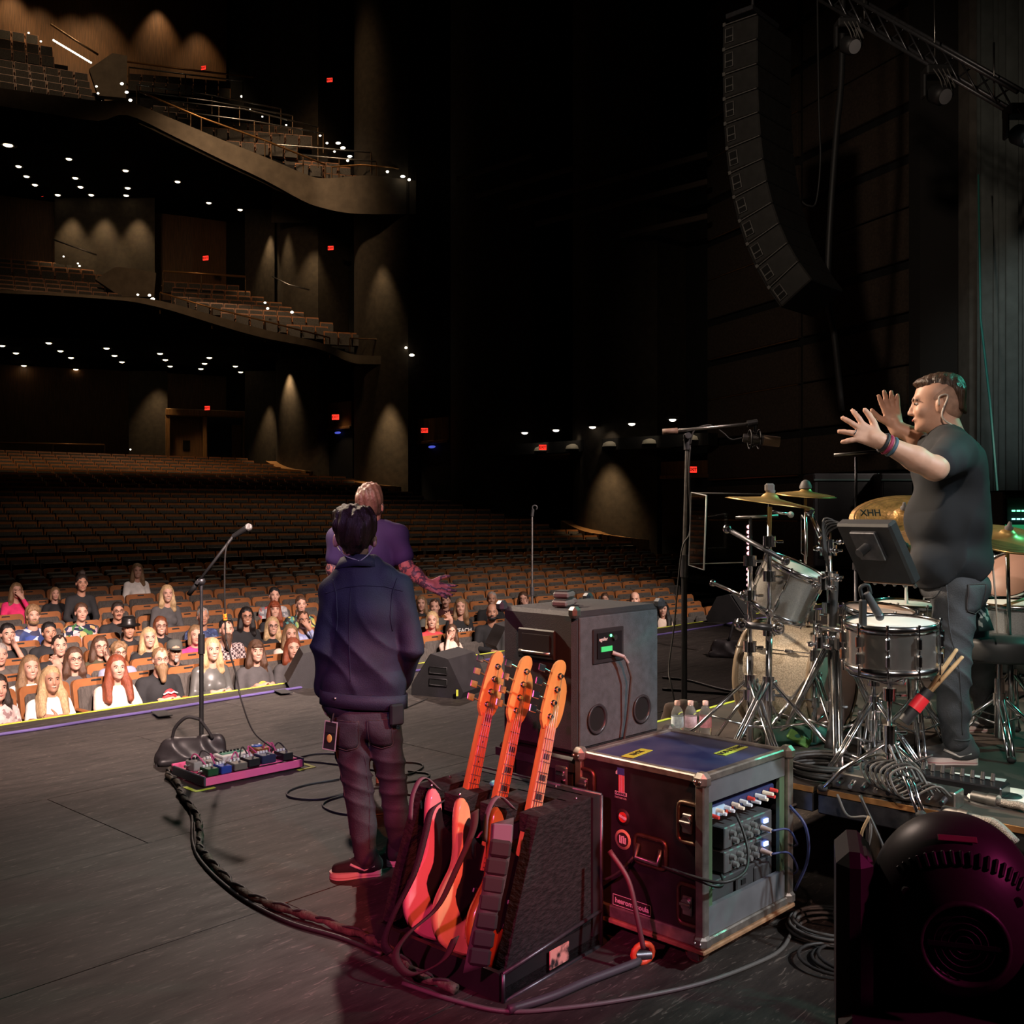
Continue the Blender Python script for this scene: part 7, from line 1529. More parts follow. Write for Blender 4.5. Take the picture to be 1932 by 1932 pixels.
for i in range(7):
    rng = random.Random(30+i); p = flo(1700+10*i, 1476+4*i, DZ+.07); b = MB(); b.tube(ctrail([p, p+Vector((-.05, .05, .08+.03*rng.random())), p+Vector((-.14, .06, .06)), p+Vector((-.10, .02, -.02)), p+Vector((0, -.03, .04)), p+Vector((.06, -.02, .0))], 6), .005, 6); o = obj('cable', b, CABLE if i % 2 else CABLEG); tag(o, ORD[i]+' small cable loop from the left on the black rack unit', 'cable', 'cable loops on the rack unit')
b = MB(); b.box((0, 0, .002), (.21, .28, .002)); o = obj('set_list', b, mat('paper', (.7, .69, .68), .7, var=.05), None, place(1838, 1478, DZ, adir+.15)); tag(o, 'white paper sheet lying on the riser', 'paper')
me = text_mesh('~~~~~~~~~~', .02, .0003); 
t = thing('practice_disc', 'white and black disc pad lying on the riser at the right edge', 'disc', place(1900, 1507, DZ, 0)); b = MB(); b.lathe([(0, .012), (.145, .012), (.150, 0)], 32); obj('white_disc', b, WHITE, t); b = MB(); b.lathe([(0, .014), (.055, .014), (.056, .012)], 24); obj('black_centre', b, BLK, t); b = MB(); b.lathe([(.15, .001), (.175, .006), (.178, 0)], 32); obj('rim', b, BLK, t)
for i, (x0, y0, x1, y1) in enumerate(((1780, 1530, 1870, 1552), (1835, 1502, 1925, 1522))):
    p, q = flo(x0, y0, DZ+.02), flo(x1, y1, DZ+.02); t = thing('cable_connector', ['nearer silver multipin connector with a sleeved cable on the riser edge', 'farther silver multipin connector with a sleeved cable on the riser edge'][i], 'connector', Matrix.Translation(p), 'multipin connectors'); d_ = q-p
    b = MB(); b.cyl((0, 0, 0), d_*.35, .022, n=14); b.cyl(d_*.35, d_*.55, .027, n=14); obj('barrel', b, STEEL, t); b = MB(); b.tube(ctrail([d_*.55, d_*.8, d_*1.1, d_*1.5+Vector((0, 0, -.05))], 4), .016, 10); obj('sleeved_cable', b, mat('silver_sleeve', (.30, .27, .24), .5, .4, bump=.6, bs=200), t)
t = thing('rubber_foot_block', 'white rubber block under the front leg of the percussion stand', 'block', place(1603, 1487, DZ, .4)); b = MB(); b.box((0, 0, .018), (.07, .06, .036), None, .006); obj('block', b, mat('pale_rubber', (.5, .42, .38), .6), t); b = MB(); b.cyl((0, 0, .03), (0, 0, .10), .02, .014, 10); obj('rubber_tip', b, RUBBER, t)
coil(dk(1560, 1462), .17, 7, .008, 'coil of black cable on the riser deck at the foot of the percussion stand', CABLE, seed=8)
coil(dk(1450, 1385), .14, 5, .008, 'coil of dark cable between the cymbal stand legs', CABLE, seed=11)
for i, (pts, lab) in enumerate((([(1580, 1500, 4.1), (1600, 1540, 4.0), (1640, 1545, 3.95), (1636, 1600, 3.95), (1600, 1660, 4.1), (1575, 1720, 4.2), (1580, 1745, 4.25)], 'grey cable hanging off the riser down to the floor coil'), ([(1622, 1500, 3.95), (1650, 1560, 3.9), (1685, 1640, 3.8)], 'black cable draped over the riser edge towards the moving light'), ([(1490, 1520, 4.1), (1520, 1560, 4.05), (1524, 1620, 4.1), (1500, 1680, 4.15)], 'bluish cables hanging between the rack and the riser'), ([(1640, 1540, 3.9), (1625, 1580, 3.9), (1640, 1640, 3.92), (1642, 1700, 3.95)], 'tan cable hanging from the riser clamp'))):
    b = MB(); b.tube(ctrail([pix(*p) for p in pts], 6), .006, 6); o = obj('cable', b, [CABLEG, CABLE, mat('blue_cable'), mat('tan_cable', (.22, .15, .08), .6)][i]); tag(o, lab, 'cable')
b = MB(); b.tube(ctrail([dk(1600, 1478)+Vector((0, 0, .02)), pix(1660, 1470, 4.2), pix(1720, 1440, 4.3), pix(1760, 1425, 4.3)], 6), .006, 6); o = obj('cable', b, CABLE); tag(o, 'black cable stretched across the near riser corner', 'cable')
t = thing('drum_bag', 'olive and green gig bag slumped under the percussion stand', 'bag', Matrix.Translation(dk(1480, 1402))); bm = sdf_mesh('bag', [cap((-.12, 0, .05), (.16, -.04, .06), .07, .05, .04), ell((.05, .0, .05), (.16, .09, .06), .04)], .012, lambda q: (.007*np.sin(q[:, 0]*45)*np.sin(q[:, 2]*60+1)).astype(np.float32)); link('bag_body', bm, mat('olive_canvas', (.05, .05, .035), .9, col2=(.02, .12, .09), vs=5), t)
b = MB(); b.box((.02, -.09, .06), (.12, .02, .05), TR((0, 0, 0), 0, 30), .006); obj('green_flap', b, mat('green_flap', (.10, .22, .05), .6), t)
t = thing('sandbag', 'black sandbag on the stage floor beyond the drum kit', 'sandbag', Matrix.Translation(flo(1388, 1240))); link('bag', bagmesh(.62, .30, .24, 4), mat('black_vinyl'), t, TR((0, 0, 0), 0, 0, -20)); b = MB(); b.tube(ctrail([(-.08, 0, .20), (-.02, 0, .42), (.02, 0, .42), (.10, 0, .22)], 5), .016, 6); obj('carry_strap', b, WEB, t)
# background stage gear
def gearbox(px0, py0, px1, py1, Y, label, m, name='speaker_cabinet', cat='speaker', face=None):
    p, q = pix(px0, py1, Y), pix(px1, py0, Y); t = thing(name, label, cat, Matrix.Translation(((p.x+q.x)/2, Y, p.z))); w_, h_ = q.x-p.x, q.z-p.z
    b = MB(); b.box((0, .25, h_/2), (w_, .5, h_), None, .02); obj('cabinet', b, m, t); b = MB(); b.box((0, -.004, h_/2), (w_*.86, .012, h_*.82), None, .004); obj('grille', b, mat('grille_black'), t)
    b = MB(); b.box((0, -.012, h_*.93), (w_, .02, .02)); b.box((w_/2-.01, -.012, h_/2), (.02, .02, h_)); obj('metal_trim', b, mat('teal_trim', (.10, .16, .15), .4, .6), t); return t
gearbox(1535, 893, 1658, 1070, 13.5, 'dark square speaker cabinet behind the cymbals', TOLEX); gearbox(1662, 893, 1725, 1070, 13.2, 'dark speaker cabinet with a round cone just left of the drummer', TOLEX)
t = gearbox(1893, 925, 1975, 1075, 12.5, 'upstage rack with glowing green and blue lights at the right edge', BLK, 'equipment_rack', 'rack')
for z, c in ((.72, (.2, 1, .5)), (.62, (.3, .9, .8)), (.45, (.1, .9, .3)), (.2, (.25, .35, 1))):
    b = MB(); [b.box((-.15+.06*i, -.02, z), (.04, .01, .02)) for i in range(6)]; obj('indicator_lights', b, mat('led_%d' % int(z*100), c, .4, emis=2.5), t)
b = MB(); b.box((.0, -.015, .50), (.5, .01, .10)); obj('green_display', b, mat('green_display', (.03, .4, .15), .4, emis=.5), t)
b = MB(); p = pix(1413, 994, 12.0); [b.ball((p.x, p.y, p.z-.062*i), (.03, .02, .024), 8, 6) for i in range(12)]; o = obj('light_strip', b, mat('pink_leds', (1, .45, .5), .4, emis=2.2)); tag(o, 'vertical strip of small pink lights seen through the acrylic shield', 'light strip')

# ---- moving head light in the right foreground
hc_ = pix(1803, 1712, 2.45); MHM = Matrix.Translation(hc_) @ Matrix.Rotation(R(-16), 4, 'Z')
t = thing('moving_head_light', 'big dark moving head stage light in the bottom right foreground', 'stage light', MHM)
MHB = mat('moving_head_plastic', (.040, .038, .038), .42, var=.12, vs=20)
hd = sdf_mesh('head', [ell((0, .03, .0), (.192, .17, .215), .04), ell((0, .12, .02), (.150, .2, .16), .05), ell((0, -.27, -.05), (.15, .135, .16), .03, sub=True)], .009); ho = link('head', hd, MHB, t)
for i in range(17):
    a = R(-58+116*i/16); rx, rz_ = .150*math.sin(a), .035+.112*math.cos(a); yy = .03-.17*math.sqrt(max(.02, 1-(rx/.192)**2-(rz_/.215)**2))
    b = MB(); b.box((0, 0, 0), (.009, .016, .036), None, .003); obj('vent_slot', b, BLK, ho, Matrix.Translation((rx, yy+.0, rz_)) @ TR((0, 0, 0), -38, math.degrees(a)*.6, 0))
b = MB(); b.lathe([(.098, -.006), (.100, .004), (.090, .008), (.086, 0), (.084, -.02), (0, -.02)], 32, TR((0, -.137, -.035), 90)); fo = obj('fan_housing', b, MHB, ho)
b = MB()
for r_ in (.02, .035, .05, .065): b.tube([(r_*math.cos(2*PI*k/24), -.138, -.035+r_*math.sin(2*PI*k/24)) for k in range(24)], .0022, 5, True)
b.box((0, -.140, -.035), (.155, .004, .010), TR((0, 0, 0), 0, 0, 0)); obj('fan_grille', b, BLK, fo)
for x, z in ((-.118, .06), (.118, .06)):
    b = MB(); b.cyl((x, -.10, z), (x, -.06, z), .011, n=12); obj('screw_hole', b, mat('port_dark'), ho)
b = MB(); b.box((0, 0, 0), (.085, .004, .016), None, .001); lb = obj('label_plate', b, mat('brown_label', (.28, .14, .11), .5), ho, Matrix.Translation((-.005, -.066, .184)) @ TR((0, 0, 0), -50))
for sx in (-1, 1):
    b = MB(); b.box((sx*.232, .03, -.10), (.085, .24, .46), None, .03); b.box((sx*.215, -.01, .07), (.05, .10, .10), None, .012); obj('yoke_arm', b, MHB, t)
    b = MB(); b.cyl((sx*.17, .03, 0), (sx*.21, .03, 0), .06, n=18); obj('pivot', b, MHB, t)
b = MB(); b.box((0, .13, -.17), (.42, .14, .30), None, .03); obj('yoke_bridge', b, MHB, t)
b = MB(); b.box((0, .03, -.35), (.54, .36, .22), None, .03); ba = obj('base', b, MHB, t)
b = MB(); b.box((0, -.142, -.36), (.08, .006, .05), None, .002); obj('base_label', b, mat('brown_label'), ba)
b = MB(); b.tube([(-.24, -.10, -.33), (-.28, -.12, -.37), (-.28, -.12, -.43), (-.24, -.10, -.46)], .012, 8); obj('side_handle', b, RUBBER, ba)
t = thing('road_case', 'dark road case carrying the moving head light in the bottom right corner', 'road case', MHM @ Matrix.Translation((0, 0, -.452-hc_.z+hc_.z))); hb = hc_.z-.452
b = MB(); b.box((.03, .04, -hb/2), (.60, .50, hb), None, .012); obj('body', b, mat('case_laminate'), t); b = MB(); b.box((-.02, -.20, -.004), (.5, .03, .02)); obj('edge_rail', b, DKSTEEL, t)
b = MB(); b.box((.0, -.212, -.04), (.14, .006, .05)); obj('yellow_tape', b, mat('ochre_tape', (.42, .33, .05), .6), t)

# ---- line array
t = thing('line_array', 'tall curved black line array of loudspeakers hanging above the far stage side', 'line array', Matrix.Translation((0, 0, 0)))
LAM_ = mat('line_array_paint', (.018, .017, .016), .5, var=.2); GRL = mat('handle_grey', (.10, .095, .09), .5)
Aw = Vector((AX, AY, 0)); Ew = Vector((EX, EY, 0)); p = pix(1425, 62, 17.0); tilt = 0.0; hbx = .40
for i in range(12):
    tl = R(-1 + [0, 1, 2, 3.5, 5.5, 8, 11.5, 15.5, 20, 25, 30.5, 36][i])
    zl = Vector((0, 0, 1))*math.cos(tl)+Aw*math.sin(tl)*1.0; fl_ = Aw*math.cos(tl)-Vector((0, 0, 1))*math.sin(tl)
    M = Matrix.Identity(4); M.col[0][:3] = Ew; M.col[1][:3] = fl_; M.col[2][:3] = zl; M.col[3][:3] = p
    b = MB(); b.box((0, -.05, -hbx/2), (1.15, .62, hbx-.02), None, .02); bx = obj('array_box', b, LAM_, t, M)
    b = MB(); b.box((0, .27, -hbx/2), (1.1, .02, hbx-.05)); obj('front_grille', b, mat('grille_black'), bx)
    b = MB(); b.box((-.585, .14, -hbx/2), (.02, .15, .22)); hh_ = obj('side_handle', b, mat('port_dark'), bx)
    b = MB(); b.tube([(-.595, .07, -hbx*.78), (-.595, .07, -hbx*.22), (-.595, .21, -hbx*.22), (-.595, .21, -hbx*.78)], .010, 6, True); b.box((-.595, .14, -hbx*.55), (.01, .14, .016)); obj('handle_rim', b, GRL, hh_)
    b = MB(); b.box((-.585, -.05, -.008), (.02, .60, .014)); b.box((-.585, .24, -.0), (.03, .05, .06), None, .006); obj('rigging_rail', b, GRL, bx)
    p = p-zl*hbx
b = MB(); b.box((0, 0, 0), (.9, .5, .08), None, .01); M = Matrix.Translation(pix(1420, 40, 17.0)) @ Matrix.Rotation(SA, 4, 'Z'); obj('fly_frame', b, DKSTEEL, t, M)
b = MB(); q = pix(1420, 40, 17.0); b.cyl(q, (q.x, q.y, 14), .03, n=8); obj('hoist_chain', b, DKSTEEL, t)
b = MB(); b.tube(ctrail([pix(1592, -160, 17.4), pix(1588, 130, 17.4), pix(1578, 250, 17.4), pix(1566, 420, 17.4), pix(1562, 560, 17.5), pix(1575, 640, 17.6), pix(1588, 775, 17.8)], 5), .055, 8); o = obj('hanging_cable', b, BLK); tag(o, 'thick black cable loom hanging beside the line array', 'cable')
b = MB(); b.tube(ctrail([pix(1540, -160, 17.2), pix(1545, 200, 17.2), pix(1548, 300, 17.2), pix(1540, 380, 17.2), pix(1525, 388, 17.2), pix(1512, 380, 17.2)], 5), .018, 6); o = obj('hanging_cable', b, BLK); tag(o, 'thin cable loop behind the line array', 'cable')
# ---- truss with moving lights
T0, T1 = pix(1560, 5, 15.0), pix(1935, 226, 12.2); d = T1-T0
t = thing('lighting_truss', 'dark lighting truss sloping across the top right corner', 'truss', Matrix.Translation(T0))
side_ = Vector((d.y, -d.x, 0)).normalized()*.15
for sx in (-1, 1):
    for sz in (0, .30):
        b = MB(); b.tube([tuple(side_*sx+Vector((0, 0, sz))), tuple(d+side_*sx+Vector((0, 0, sz)))], .025, 8); obj('chord', b, DKSTEEL, t)
for i in range(12):
    p_, q_ = d*(i/12), d*((i+1)/12); b = MB(); b.tube([tuple(p_+side_*(-1)), tuple(q_+side_*(-1)+Vector((0, 0, .30)))], .012, 6); b.tube([tuple(p_+side_+Vector((0, 0, .3))), tuple(q_+side_)], .012, 6); obj('lacing', b, DKSTEEL, t)
for i, (x, y, Y) in enumerate(((1600, 85, 14.4), (1768, 178, 13.1), (1925, 255, 12.1))):
    c = pix(x, y, Y); q = thing('moving_head_light', ['left moving light hanging from the dark truss', 'middle moving light hanging from the dark truss', 'right moving light hanging from the dark truss'][i], 'stage light', Matrix.Translation(c), 'lights on the truss')
    b = MB(); b.box((0, 0, .28), (.34, .24, .13), None, .02); obj('base', b, BLK, q)
    for sx in (-1, 1): b = MB(); b.box((sx*.17, 0, .10), (.04, .12, .30), None, .015); obj('yoke_arm', b, BLK, q)
    b = MB(); b.lathe([(0, -.17), (.10, -.17), (.125, -.10), (.115, .06), (.07, .12), (0, .13)], 20, TR((0, 0, .0), -60, 0, 20)); obj('head', b, BLK, q); b = MB(); b.lathe([(0, -.175), (.095, -.172)], 18, TR((0, 0, 0), -60, 0, 20)); obj('lens', b, mat('lens_glass', (.25, .25, .27), .1), q)
    for k in range(4): b = MB(); b.tube(ctrail([(-.1+.06*k, -.1, .3), (-.05+.05*k, -.2, .12), (.02+.05*k, -.15, .02), (.1, -.05, .25)], 5), .008, 5); obj('loose_cable', b, CABLEG, q)
for i, (x, y0, y1, Y) in enumerate(((1630, -20, 36, 14.3), (1763, -20, 120, 13.2), (1875, 80, 190, 12.5))):
    b = MB(); b.tube([pix(x, y0, Y), pix(x+1, y1, Y)], .012, 6); o = obj('hanging_wire', b, STEEL); tag(o, ORD[i]+' thin steel drop wire from the left above the truss', 'wire', 'drop wires')
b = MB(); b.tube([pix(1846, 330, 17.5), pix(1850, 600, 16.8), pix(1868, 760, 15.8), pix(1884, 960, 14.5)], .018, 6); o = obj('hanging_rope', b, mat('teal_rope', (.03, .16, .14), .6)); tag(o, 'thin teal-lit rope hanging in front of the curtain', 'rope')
# ================================================================ the three people on stage
def wrinkle(a=.006, f=30, s=0.0):
    def w_(q): return (a*np.sin(q[:, 2]*f+2.2*np.sin(q[:, 0]*13+s)+1.5*np.sin(q[:, 1]*17))*np.sin(q[:, 0]*f*.45+1.3*np.sin(q[:, 2]*7+s))).astype(np.float32)
    return w_
def folds(a=.010, f=20, d=(.5, .3, 1), s=0.0, zc=0.0, zs=.25):
    """creased cloth: sharp ridges along a direction, strongest near height zc"""
    d = np.array(d, dtype=np.float32)
    def w_(q):
        ph = (q @ d)*f+s+1.2*np.sin(q[:, 0]*9+s)+.9*np.sin(q[:, 2]*11+2*s); return (-a*(1-np.abs(np.sin(ph)))**2*(.25+.75*np.exp(-((q[:, 2]-zc)/zs)**2))).astype(np.float32)
    return w_
def loc(prims, o): return xf(prims, Matrix.Translation(-Vector(o)))
def shoe(heel, toe, label_parts, par, org, black=True, s=1.0):
    """low canvas shoe from heel to toe (floor points)"""
    heel, toe = Vector(heel), Vector(toe); d = (toe-heel); L_ = d.length; a = math.atan2(d.y, d.x); M = Matrix.Translation(heel-org) @ Matrix.Rotation(a, 4, 'Z')
    W = .047*s; out = smooth2([(-.005, -.030), (.05, -.034), (.12, -.036), (.19, -.048), (.25, -.044), (.285, -.018), (.285, .018), (.25, .046), (.19, .050), (.12, .038), (.05, .034), (-.005, .030), (-.016, 0)], 3)
    k = L_/.30; out = [(x*k, y*s) for x, y in out]
    b = MB(); b.prism(out, 0, .030, M, True); sole = obj('shoe_sole', b, mat('white_rubber', (.62, .50, .46), .5), par)
    b = MB(); b.prism([(x*1.004, y*1.02) for x, y in out], .008, .012, M, True); obj('sole_stripe', b, mat('stripe_red', (.42, .20, .20), .5), sole)
    up = [cap((.02*k, 0, .05), (.10*k, 0, .055), .036*s, .040*s, .03), cap((.10*k, 0, .05), (.24*k, 0, .038), .042*s, .030*s, .03), cap((.05*k, 0, .06), (.06*k, 0, .10), .042*s, .045*s, .03), ell((.13*k, 0, -.03), (.4, .2, .05), .005, sub=True)]
    u = link('shoe', sdf_mesh('shoe', xf(up, M), .0075), mat('black_canvas', (.014, .014, .016), .8) if black else mat('grey_leather_shoe', (.055, .058, .062), .6), par)
    for sg in (-1, 1):
        b = MB(); b.tube([M @ Vector(q) for q in ((.03*k, sg*.041*s, .055), (.09*k, sg*.044*s, .040), (.14*k, sg*.044*s, .058), (.17*k, sg*.036*s, .068))], .006, 6); obj('side_stripe', b, mat('white_leather', (.6, .56, .52), .5), u)
    b = MB()
    for i in range(4): x = (.13+.028*i)*k; zz = .088-.010*i; b.tube([M @ Vector(q) for q in ((x, -.025, zz-.012), (x+.005, 0, zz), (x, .025, zz-.012))], .004, 6)
    obj('laces', b, mat('lace_white', (.55, .50, .46), .7), u)
def bvh_of(o): return BVHTree.FromPolygons([v.co.copy() for v in o.data.vertices], [tuple(p.vertices) for p in o.data.polygons])
def on_back(bv, x, z, d=.002):
    h_ = bv.ray_cast(Vector((x, -2, z)), Vector((0, 1, 0)))[0]; return Vector((x, (h_.y if h_ else 0)-d, z))
def seam(name, bv, pts, m, par, r=.003, n=10):
    P = []
    for i in range(len(pts)-1):
        for k in range(n): q = pts[i].lerp(pts[i+1], k/n); P.append(on_back(bv, q.x, q.z, r*.2))
    b = MB(); b.tube(P, r, 5); return obj(name, b, m, par)
def patch(name, bv, c, w_, h_, m, par, sk=0.0, d=.006):
    rows = []
    for j in range(9):
        v_ = j/8; ww = w_*(1-.12*(v_ < .05)); rows.append([tuple(on_back(bv, c.x+(i/8-.5)*ww+sk*(v_-.5), c.z+(v_-.5)*h_-(.012*(1-abs(i/4-1)) if j == 0 else 0), d)) for i in range(9)])
    b = MB(); b.sheet(rows); o_ = obj(name, b, m, par); md = o_.modifiers.new('thickness', 'SOLIDIFY'); md.thickness = .004
    e_ = [Vector(p) for p in rows[0]]+[Vector(r_[-1]) for r_ in rows[1:]]+[Vector(p) for p in rows[-1][::-1]]+[Vector(r_[0]) for r_ in rows[::-1][1:]]
    b = MB(); b.tube(e_, .0022, 5, True); obj('stitching', b, mat('stitch_thread', (.06, .045, .045), .7), o_); return o_
DENB = mat('dark_denim', (.032, .026, .032), .75, var=.3, vs=9, bump=.25, bs=160)
DENG = mat('charcoal_denim', (.050, .052, .058), .75, var=.25, vs=9, bump=.25, bs=160)
NAVY = mat('navy_twill', (.020, .018, .040), .7, var=.18, vs=10, bump=.25, bs=220)

def jacket_person():
    Y0 = 4.92; J = lambda x, y, dy=0.0: pix(x, y, Y0+dy); org = Vector((J(690, 1600).x, Y0, 0))
    HM = Matrix.Translation(J(670, 1013)) @ Matrix.Rotation(R(186), 4, 'Z') @ Matrix.Rotation(R(-4), 4, 'X')
    SL, SR, EL, ER, WL, WR = J(630, 1116), J(754, 1112), J(613, 1222, -.02), J(777, 1222, -.02), J(611, 1300, .06), J(758, 1290, .20)
    hipL, hipR, knL, knR, anL, anR = J(657, 1372), J(724, 1370), J(676, 1488, .0), J(742, 1484, .06), J(690, 1618, -.05), J(754, 1596, .12)
    body = xf(head_prims(True)[:-1]+[ell((sx*.092, .018, -.016), (.013, .022, .034), .006) for sx in (-1, 1)], HM)+[cap(HM @ Vector((0, .02, -.05)), J(678, 1072, .03), .055, .052, .03), ell(J(690, 1170), (.14, .09, .19)), ell(J(688, 1290), (.12, .08, .2)), cap(SL, SR, .05), cap(SL, EL, .048, .042), cap(EL, WL, .042, .030), cap(SR, ER, .048, .042), cap(ER, WR, .042, .030),
            cap(hipL, knL, .075, .055), cap(knL, anL, .055, .04), cap(hipR, knR, .075, .055), cap(knR, anR, .055, .04)]
    body += hand_prims(WL, (.05, .15, -1), (1, 0, 0), (.0, 1, .0), .5, .15, 1.0) + hand_prims(WR, (-.5, .4, -.8), (0, 1, 0), (0, 1, .3), .5, .15, 1.0)
    me = sdf_mesh('person', loc(body, org), .008); root = link('person', me, mat('skin_pinkish', (.55, .28, .22), .5, var=.08, vs=24), None, Matrix.Translation(org))
    tag(root, 'person in a navy jacket and dark jeans standing with the back to the camera', 'person')
    jk = [ell(J(690, 1155, -.01), (.172, .115, .19), .05), ell(J(688, 1235, -.01), (.178, .115, .17), .05), cap(J(650, 1290), J(724, 1290), .104, k=.04), cap(J(648, 1318, .0), J(724, 1318, 0), .100, k=.02), cap(SL, SR, .066, k=.05), cap(J(654, 1088), J(722, 1086), .062, k=.05), cap(J(664, 1068, .0), J(698, 1068, .0), .058, .058, .03),
          cap(SL, EL, .064, .056, .025), cap(EL, WL, .055, .043, .02), cap(SR, ER, .064, .056, .025), cap(ER, WR, .055, .043, .02), ell(J(676, 1032, .012), (.058, .062, .062), .01, sub=True)]
    o = link('jacket', sdf_mesh('jacket', loc(jk, org), .0090, lambda q: wrinkle(.006, 24)(q)+folds(.010, 13, (.8, .2, .9), .4, 1.05, .22)(q)), NAVY, root)
    b = MB()   # collar and hem band, yoke seam
    P = [J(645, 1066, .07), J(648, 1060, -.02), J(676, 1054, -.062), J(704, 1058, -.02), J(712, 1066, .07)]
    C_ = ctrail(P, 6); b.sheet([[tuple(p-org+Vector((0, 0, .018))) for p in C_], [tuple(p-org+Vector(((p.x-J(680, 0).x)*.28, -.018, -.035))) for p in C_]]); cl = obj('collar', b, NAVY, o); md = cl.modifiers.new('thickness', 'SOLIDIFY'); md.thickness = .010
    b = MB(); hc0 = J(686, 1322); C_ = [hc0+Vector((.200*math.cos(2*PI*i/40), .108*math.sin(2*PI*i/40), -.012*math.cos(2*PI*i/40))) for i in range(41)]; b.sheet([[tuple(p-org+Vector((0, 0, .045))) for p in C_], [tuple(p-org-Vector((0, 0, .022))) for p in C_]]); hm_ = obj('hem_band', b, NAVY, o); md = hm_.modifiers.new('thickness', 'SOLIDIFY'); md.thickness = .012
    b = MB(); b.ball(J(632, 1318, -.095)-org, .010, 8, 6); obj('hem_button', b, STEEL, o)
    bv = bvh_of(o); L = lambda x, y: J(x, y)-org
    seam('yoke_seam', bv, [L(618, 1118), L(655, 1106), L(690, 1102), L(728, 1104), L(766, 1114)], NAVY, o); seam('sleeve_seam', bv, [L(632, 1092), L(640, 1120), L(643, 1160), L(640, 1190)], NAVY, o, .004); seam('sleeve_seam', bv, [L(752, 1090), L(743, 1120), L(741, 1160), L(744, 1190)], NAVY, o, .004)
    seam('back_pleat', bv, [L(668, 1106), L(666, 1180), L(668, 1290)], NAVY, o, .0025)
    jn = [ell(J(690, 1350, .0), (.165, .105, .09), .04), cap(hipL, knL, .088, .066, .02), cap(knL, J(684, 1545, -.01), .066, .064, .02), cap(J(684, 1545, -.01), anL, .064, .052, .02), cap(hipR, knR, .084, .062, .02), cap(knR, J(748, 1540, .08), .062, .060, .02), cap(J(748, 1540, .08), anR, .060, .050, .02), ell(J(667, 1372, -.04), (.075, .065, .075), .03), ell(J(715, 1372, -.04), (.075, .065, .075), .03)]
    o = link('jeans', sdf_mesh('jeans', loc(jn, org), .0085, lambda q: wrinkle(.003, 44, 1.0)(q)+folds(.011, 34, (.25, .2, 1), 1.0, .46, .16)(q)), DENB, root)
    bv = bvh_of(o); patch('back_pocket', bv, L(660, 1378), .115, .130, DENB, o, .006); patch('back_pocket', bv, L(722, 1376), .112, .130, DENB, o, -.006)
    seam('outseam', bv, [L(633, 1390), L(650, 1480), L(662, 1560), L(668, 1615)], DENB, o, .003); seam('inseam', bv, [L(690, 1420), L(700, 1500), L(702, 1600)], DENB, o, .003)
    hr = hair_prims('short')[:1]+[ell((0, .05, .01), (.079, .070, .070), .03), ell((0, .045, .064), (.104, .095, .084), .03), ell((.035, .03, .115), (.060, .07, .040), .03), ell((-.045, .04, .105), (.05, .06, .04), .03), cap((0, .078, .01), (0, .066, -.018), .058, .050, .04), ell((0, -.105, -.03), (.07, .085, .098), .012, sub=True)]
    link('hair', sdf_mesh('hair', loc(xf(hr, HM), org), .0085, hair_warp(105, .009)), mat('dark_brown_hair', (.030, .014, .010), .38, var=.4, vs=9, stretch=(10, 10, 2), bump=.6, bs=30), root)
    face_parts(root, Matrix.Translation(-org) @ HM, 'dark')
    b = MB(); b.tube(ctrail([J(633, 1026, .03)-org, J(650, 1048, -.06)-org, J(678, 1058, -.08)-org], 5), .003, 5); b.tube(ctrail([J(708, 1026, .03)-org, J(695, 1046, -.06)-org, J(680, 1058, -.08)-org], 5), .003, 5); obj('earphone_wire', b, mat('clear_wire', (.35, .33, .33), .3), root)
    b = MB(); b.box((0, 0, 0), (.062, .006, .13), None, .002); bd = obj('access_badge', b, mat('badge_black', (.02, .02, .02), .4), root, Matrix.Translation(J(623, 1388, -.13)-org) @ TR((0, 0, 0), 0, 6, -20))
    b = MB(); b.box((0, -.001, 0), (.068, .003, .137)); obj('badge_sleeve', b, mat('badge_edge', (.4, .37, .38), .3), bd); b = MB(); b.ball((0, -.006, -.012), (.014, .002, .020), 12, 8); obj('badge_emblem', b, mat('badge_yellow', (.6, .45, .10), .5), bd); b = MB(); b.box((0, -.005, .03), (.05, .003, .03)); obj('badge_print', b, mat('badge_print', (.03, .03, .03), .4), bd)
    b = MB(); b.cyl((0, 0, .065), (0, .01, .105), .006, n=8); obj('badge_clip', b, CHROME, bd)
    b = MB(); b.box((0, 0, 0), (.07, .03, .10), None, .008); pk = obj('belt_pack', b, BLK, root, Matrix.Translation(J(748, 1348, -.10)-org) @ TR((0, 0, 0), 0, 0, 30))
    shoe(Vector((J(714, 0, -.05).x, 4.89, 0)), Vector((J(620, 0, -.05).x, 4.84, 0)), None, root, org); shoe(Vector((J(742, 0, .1).x, 5.0, 0)), Vector((J(768, 0, .3).x, 5.24, 0)), None, root, org)
jacket_person()

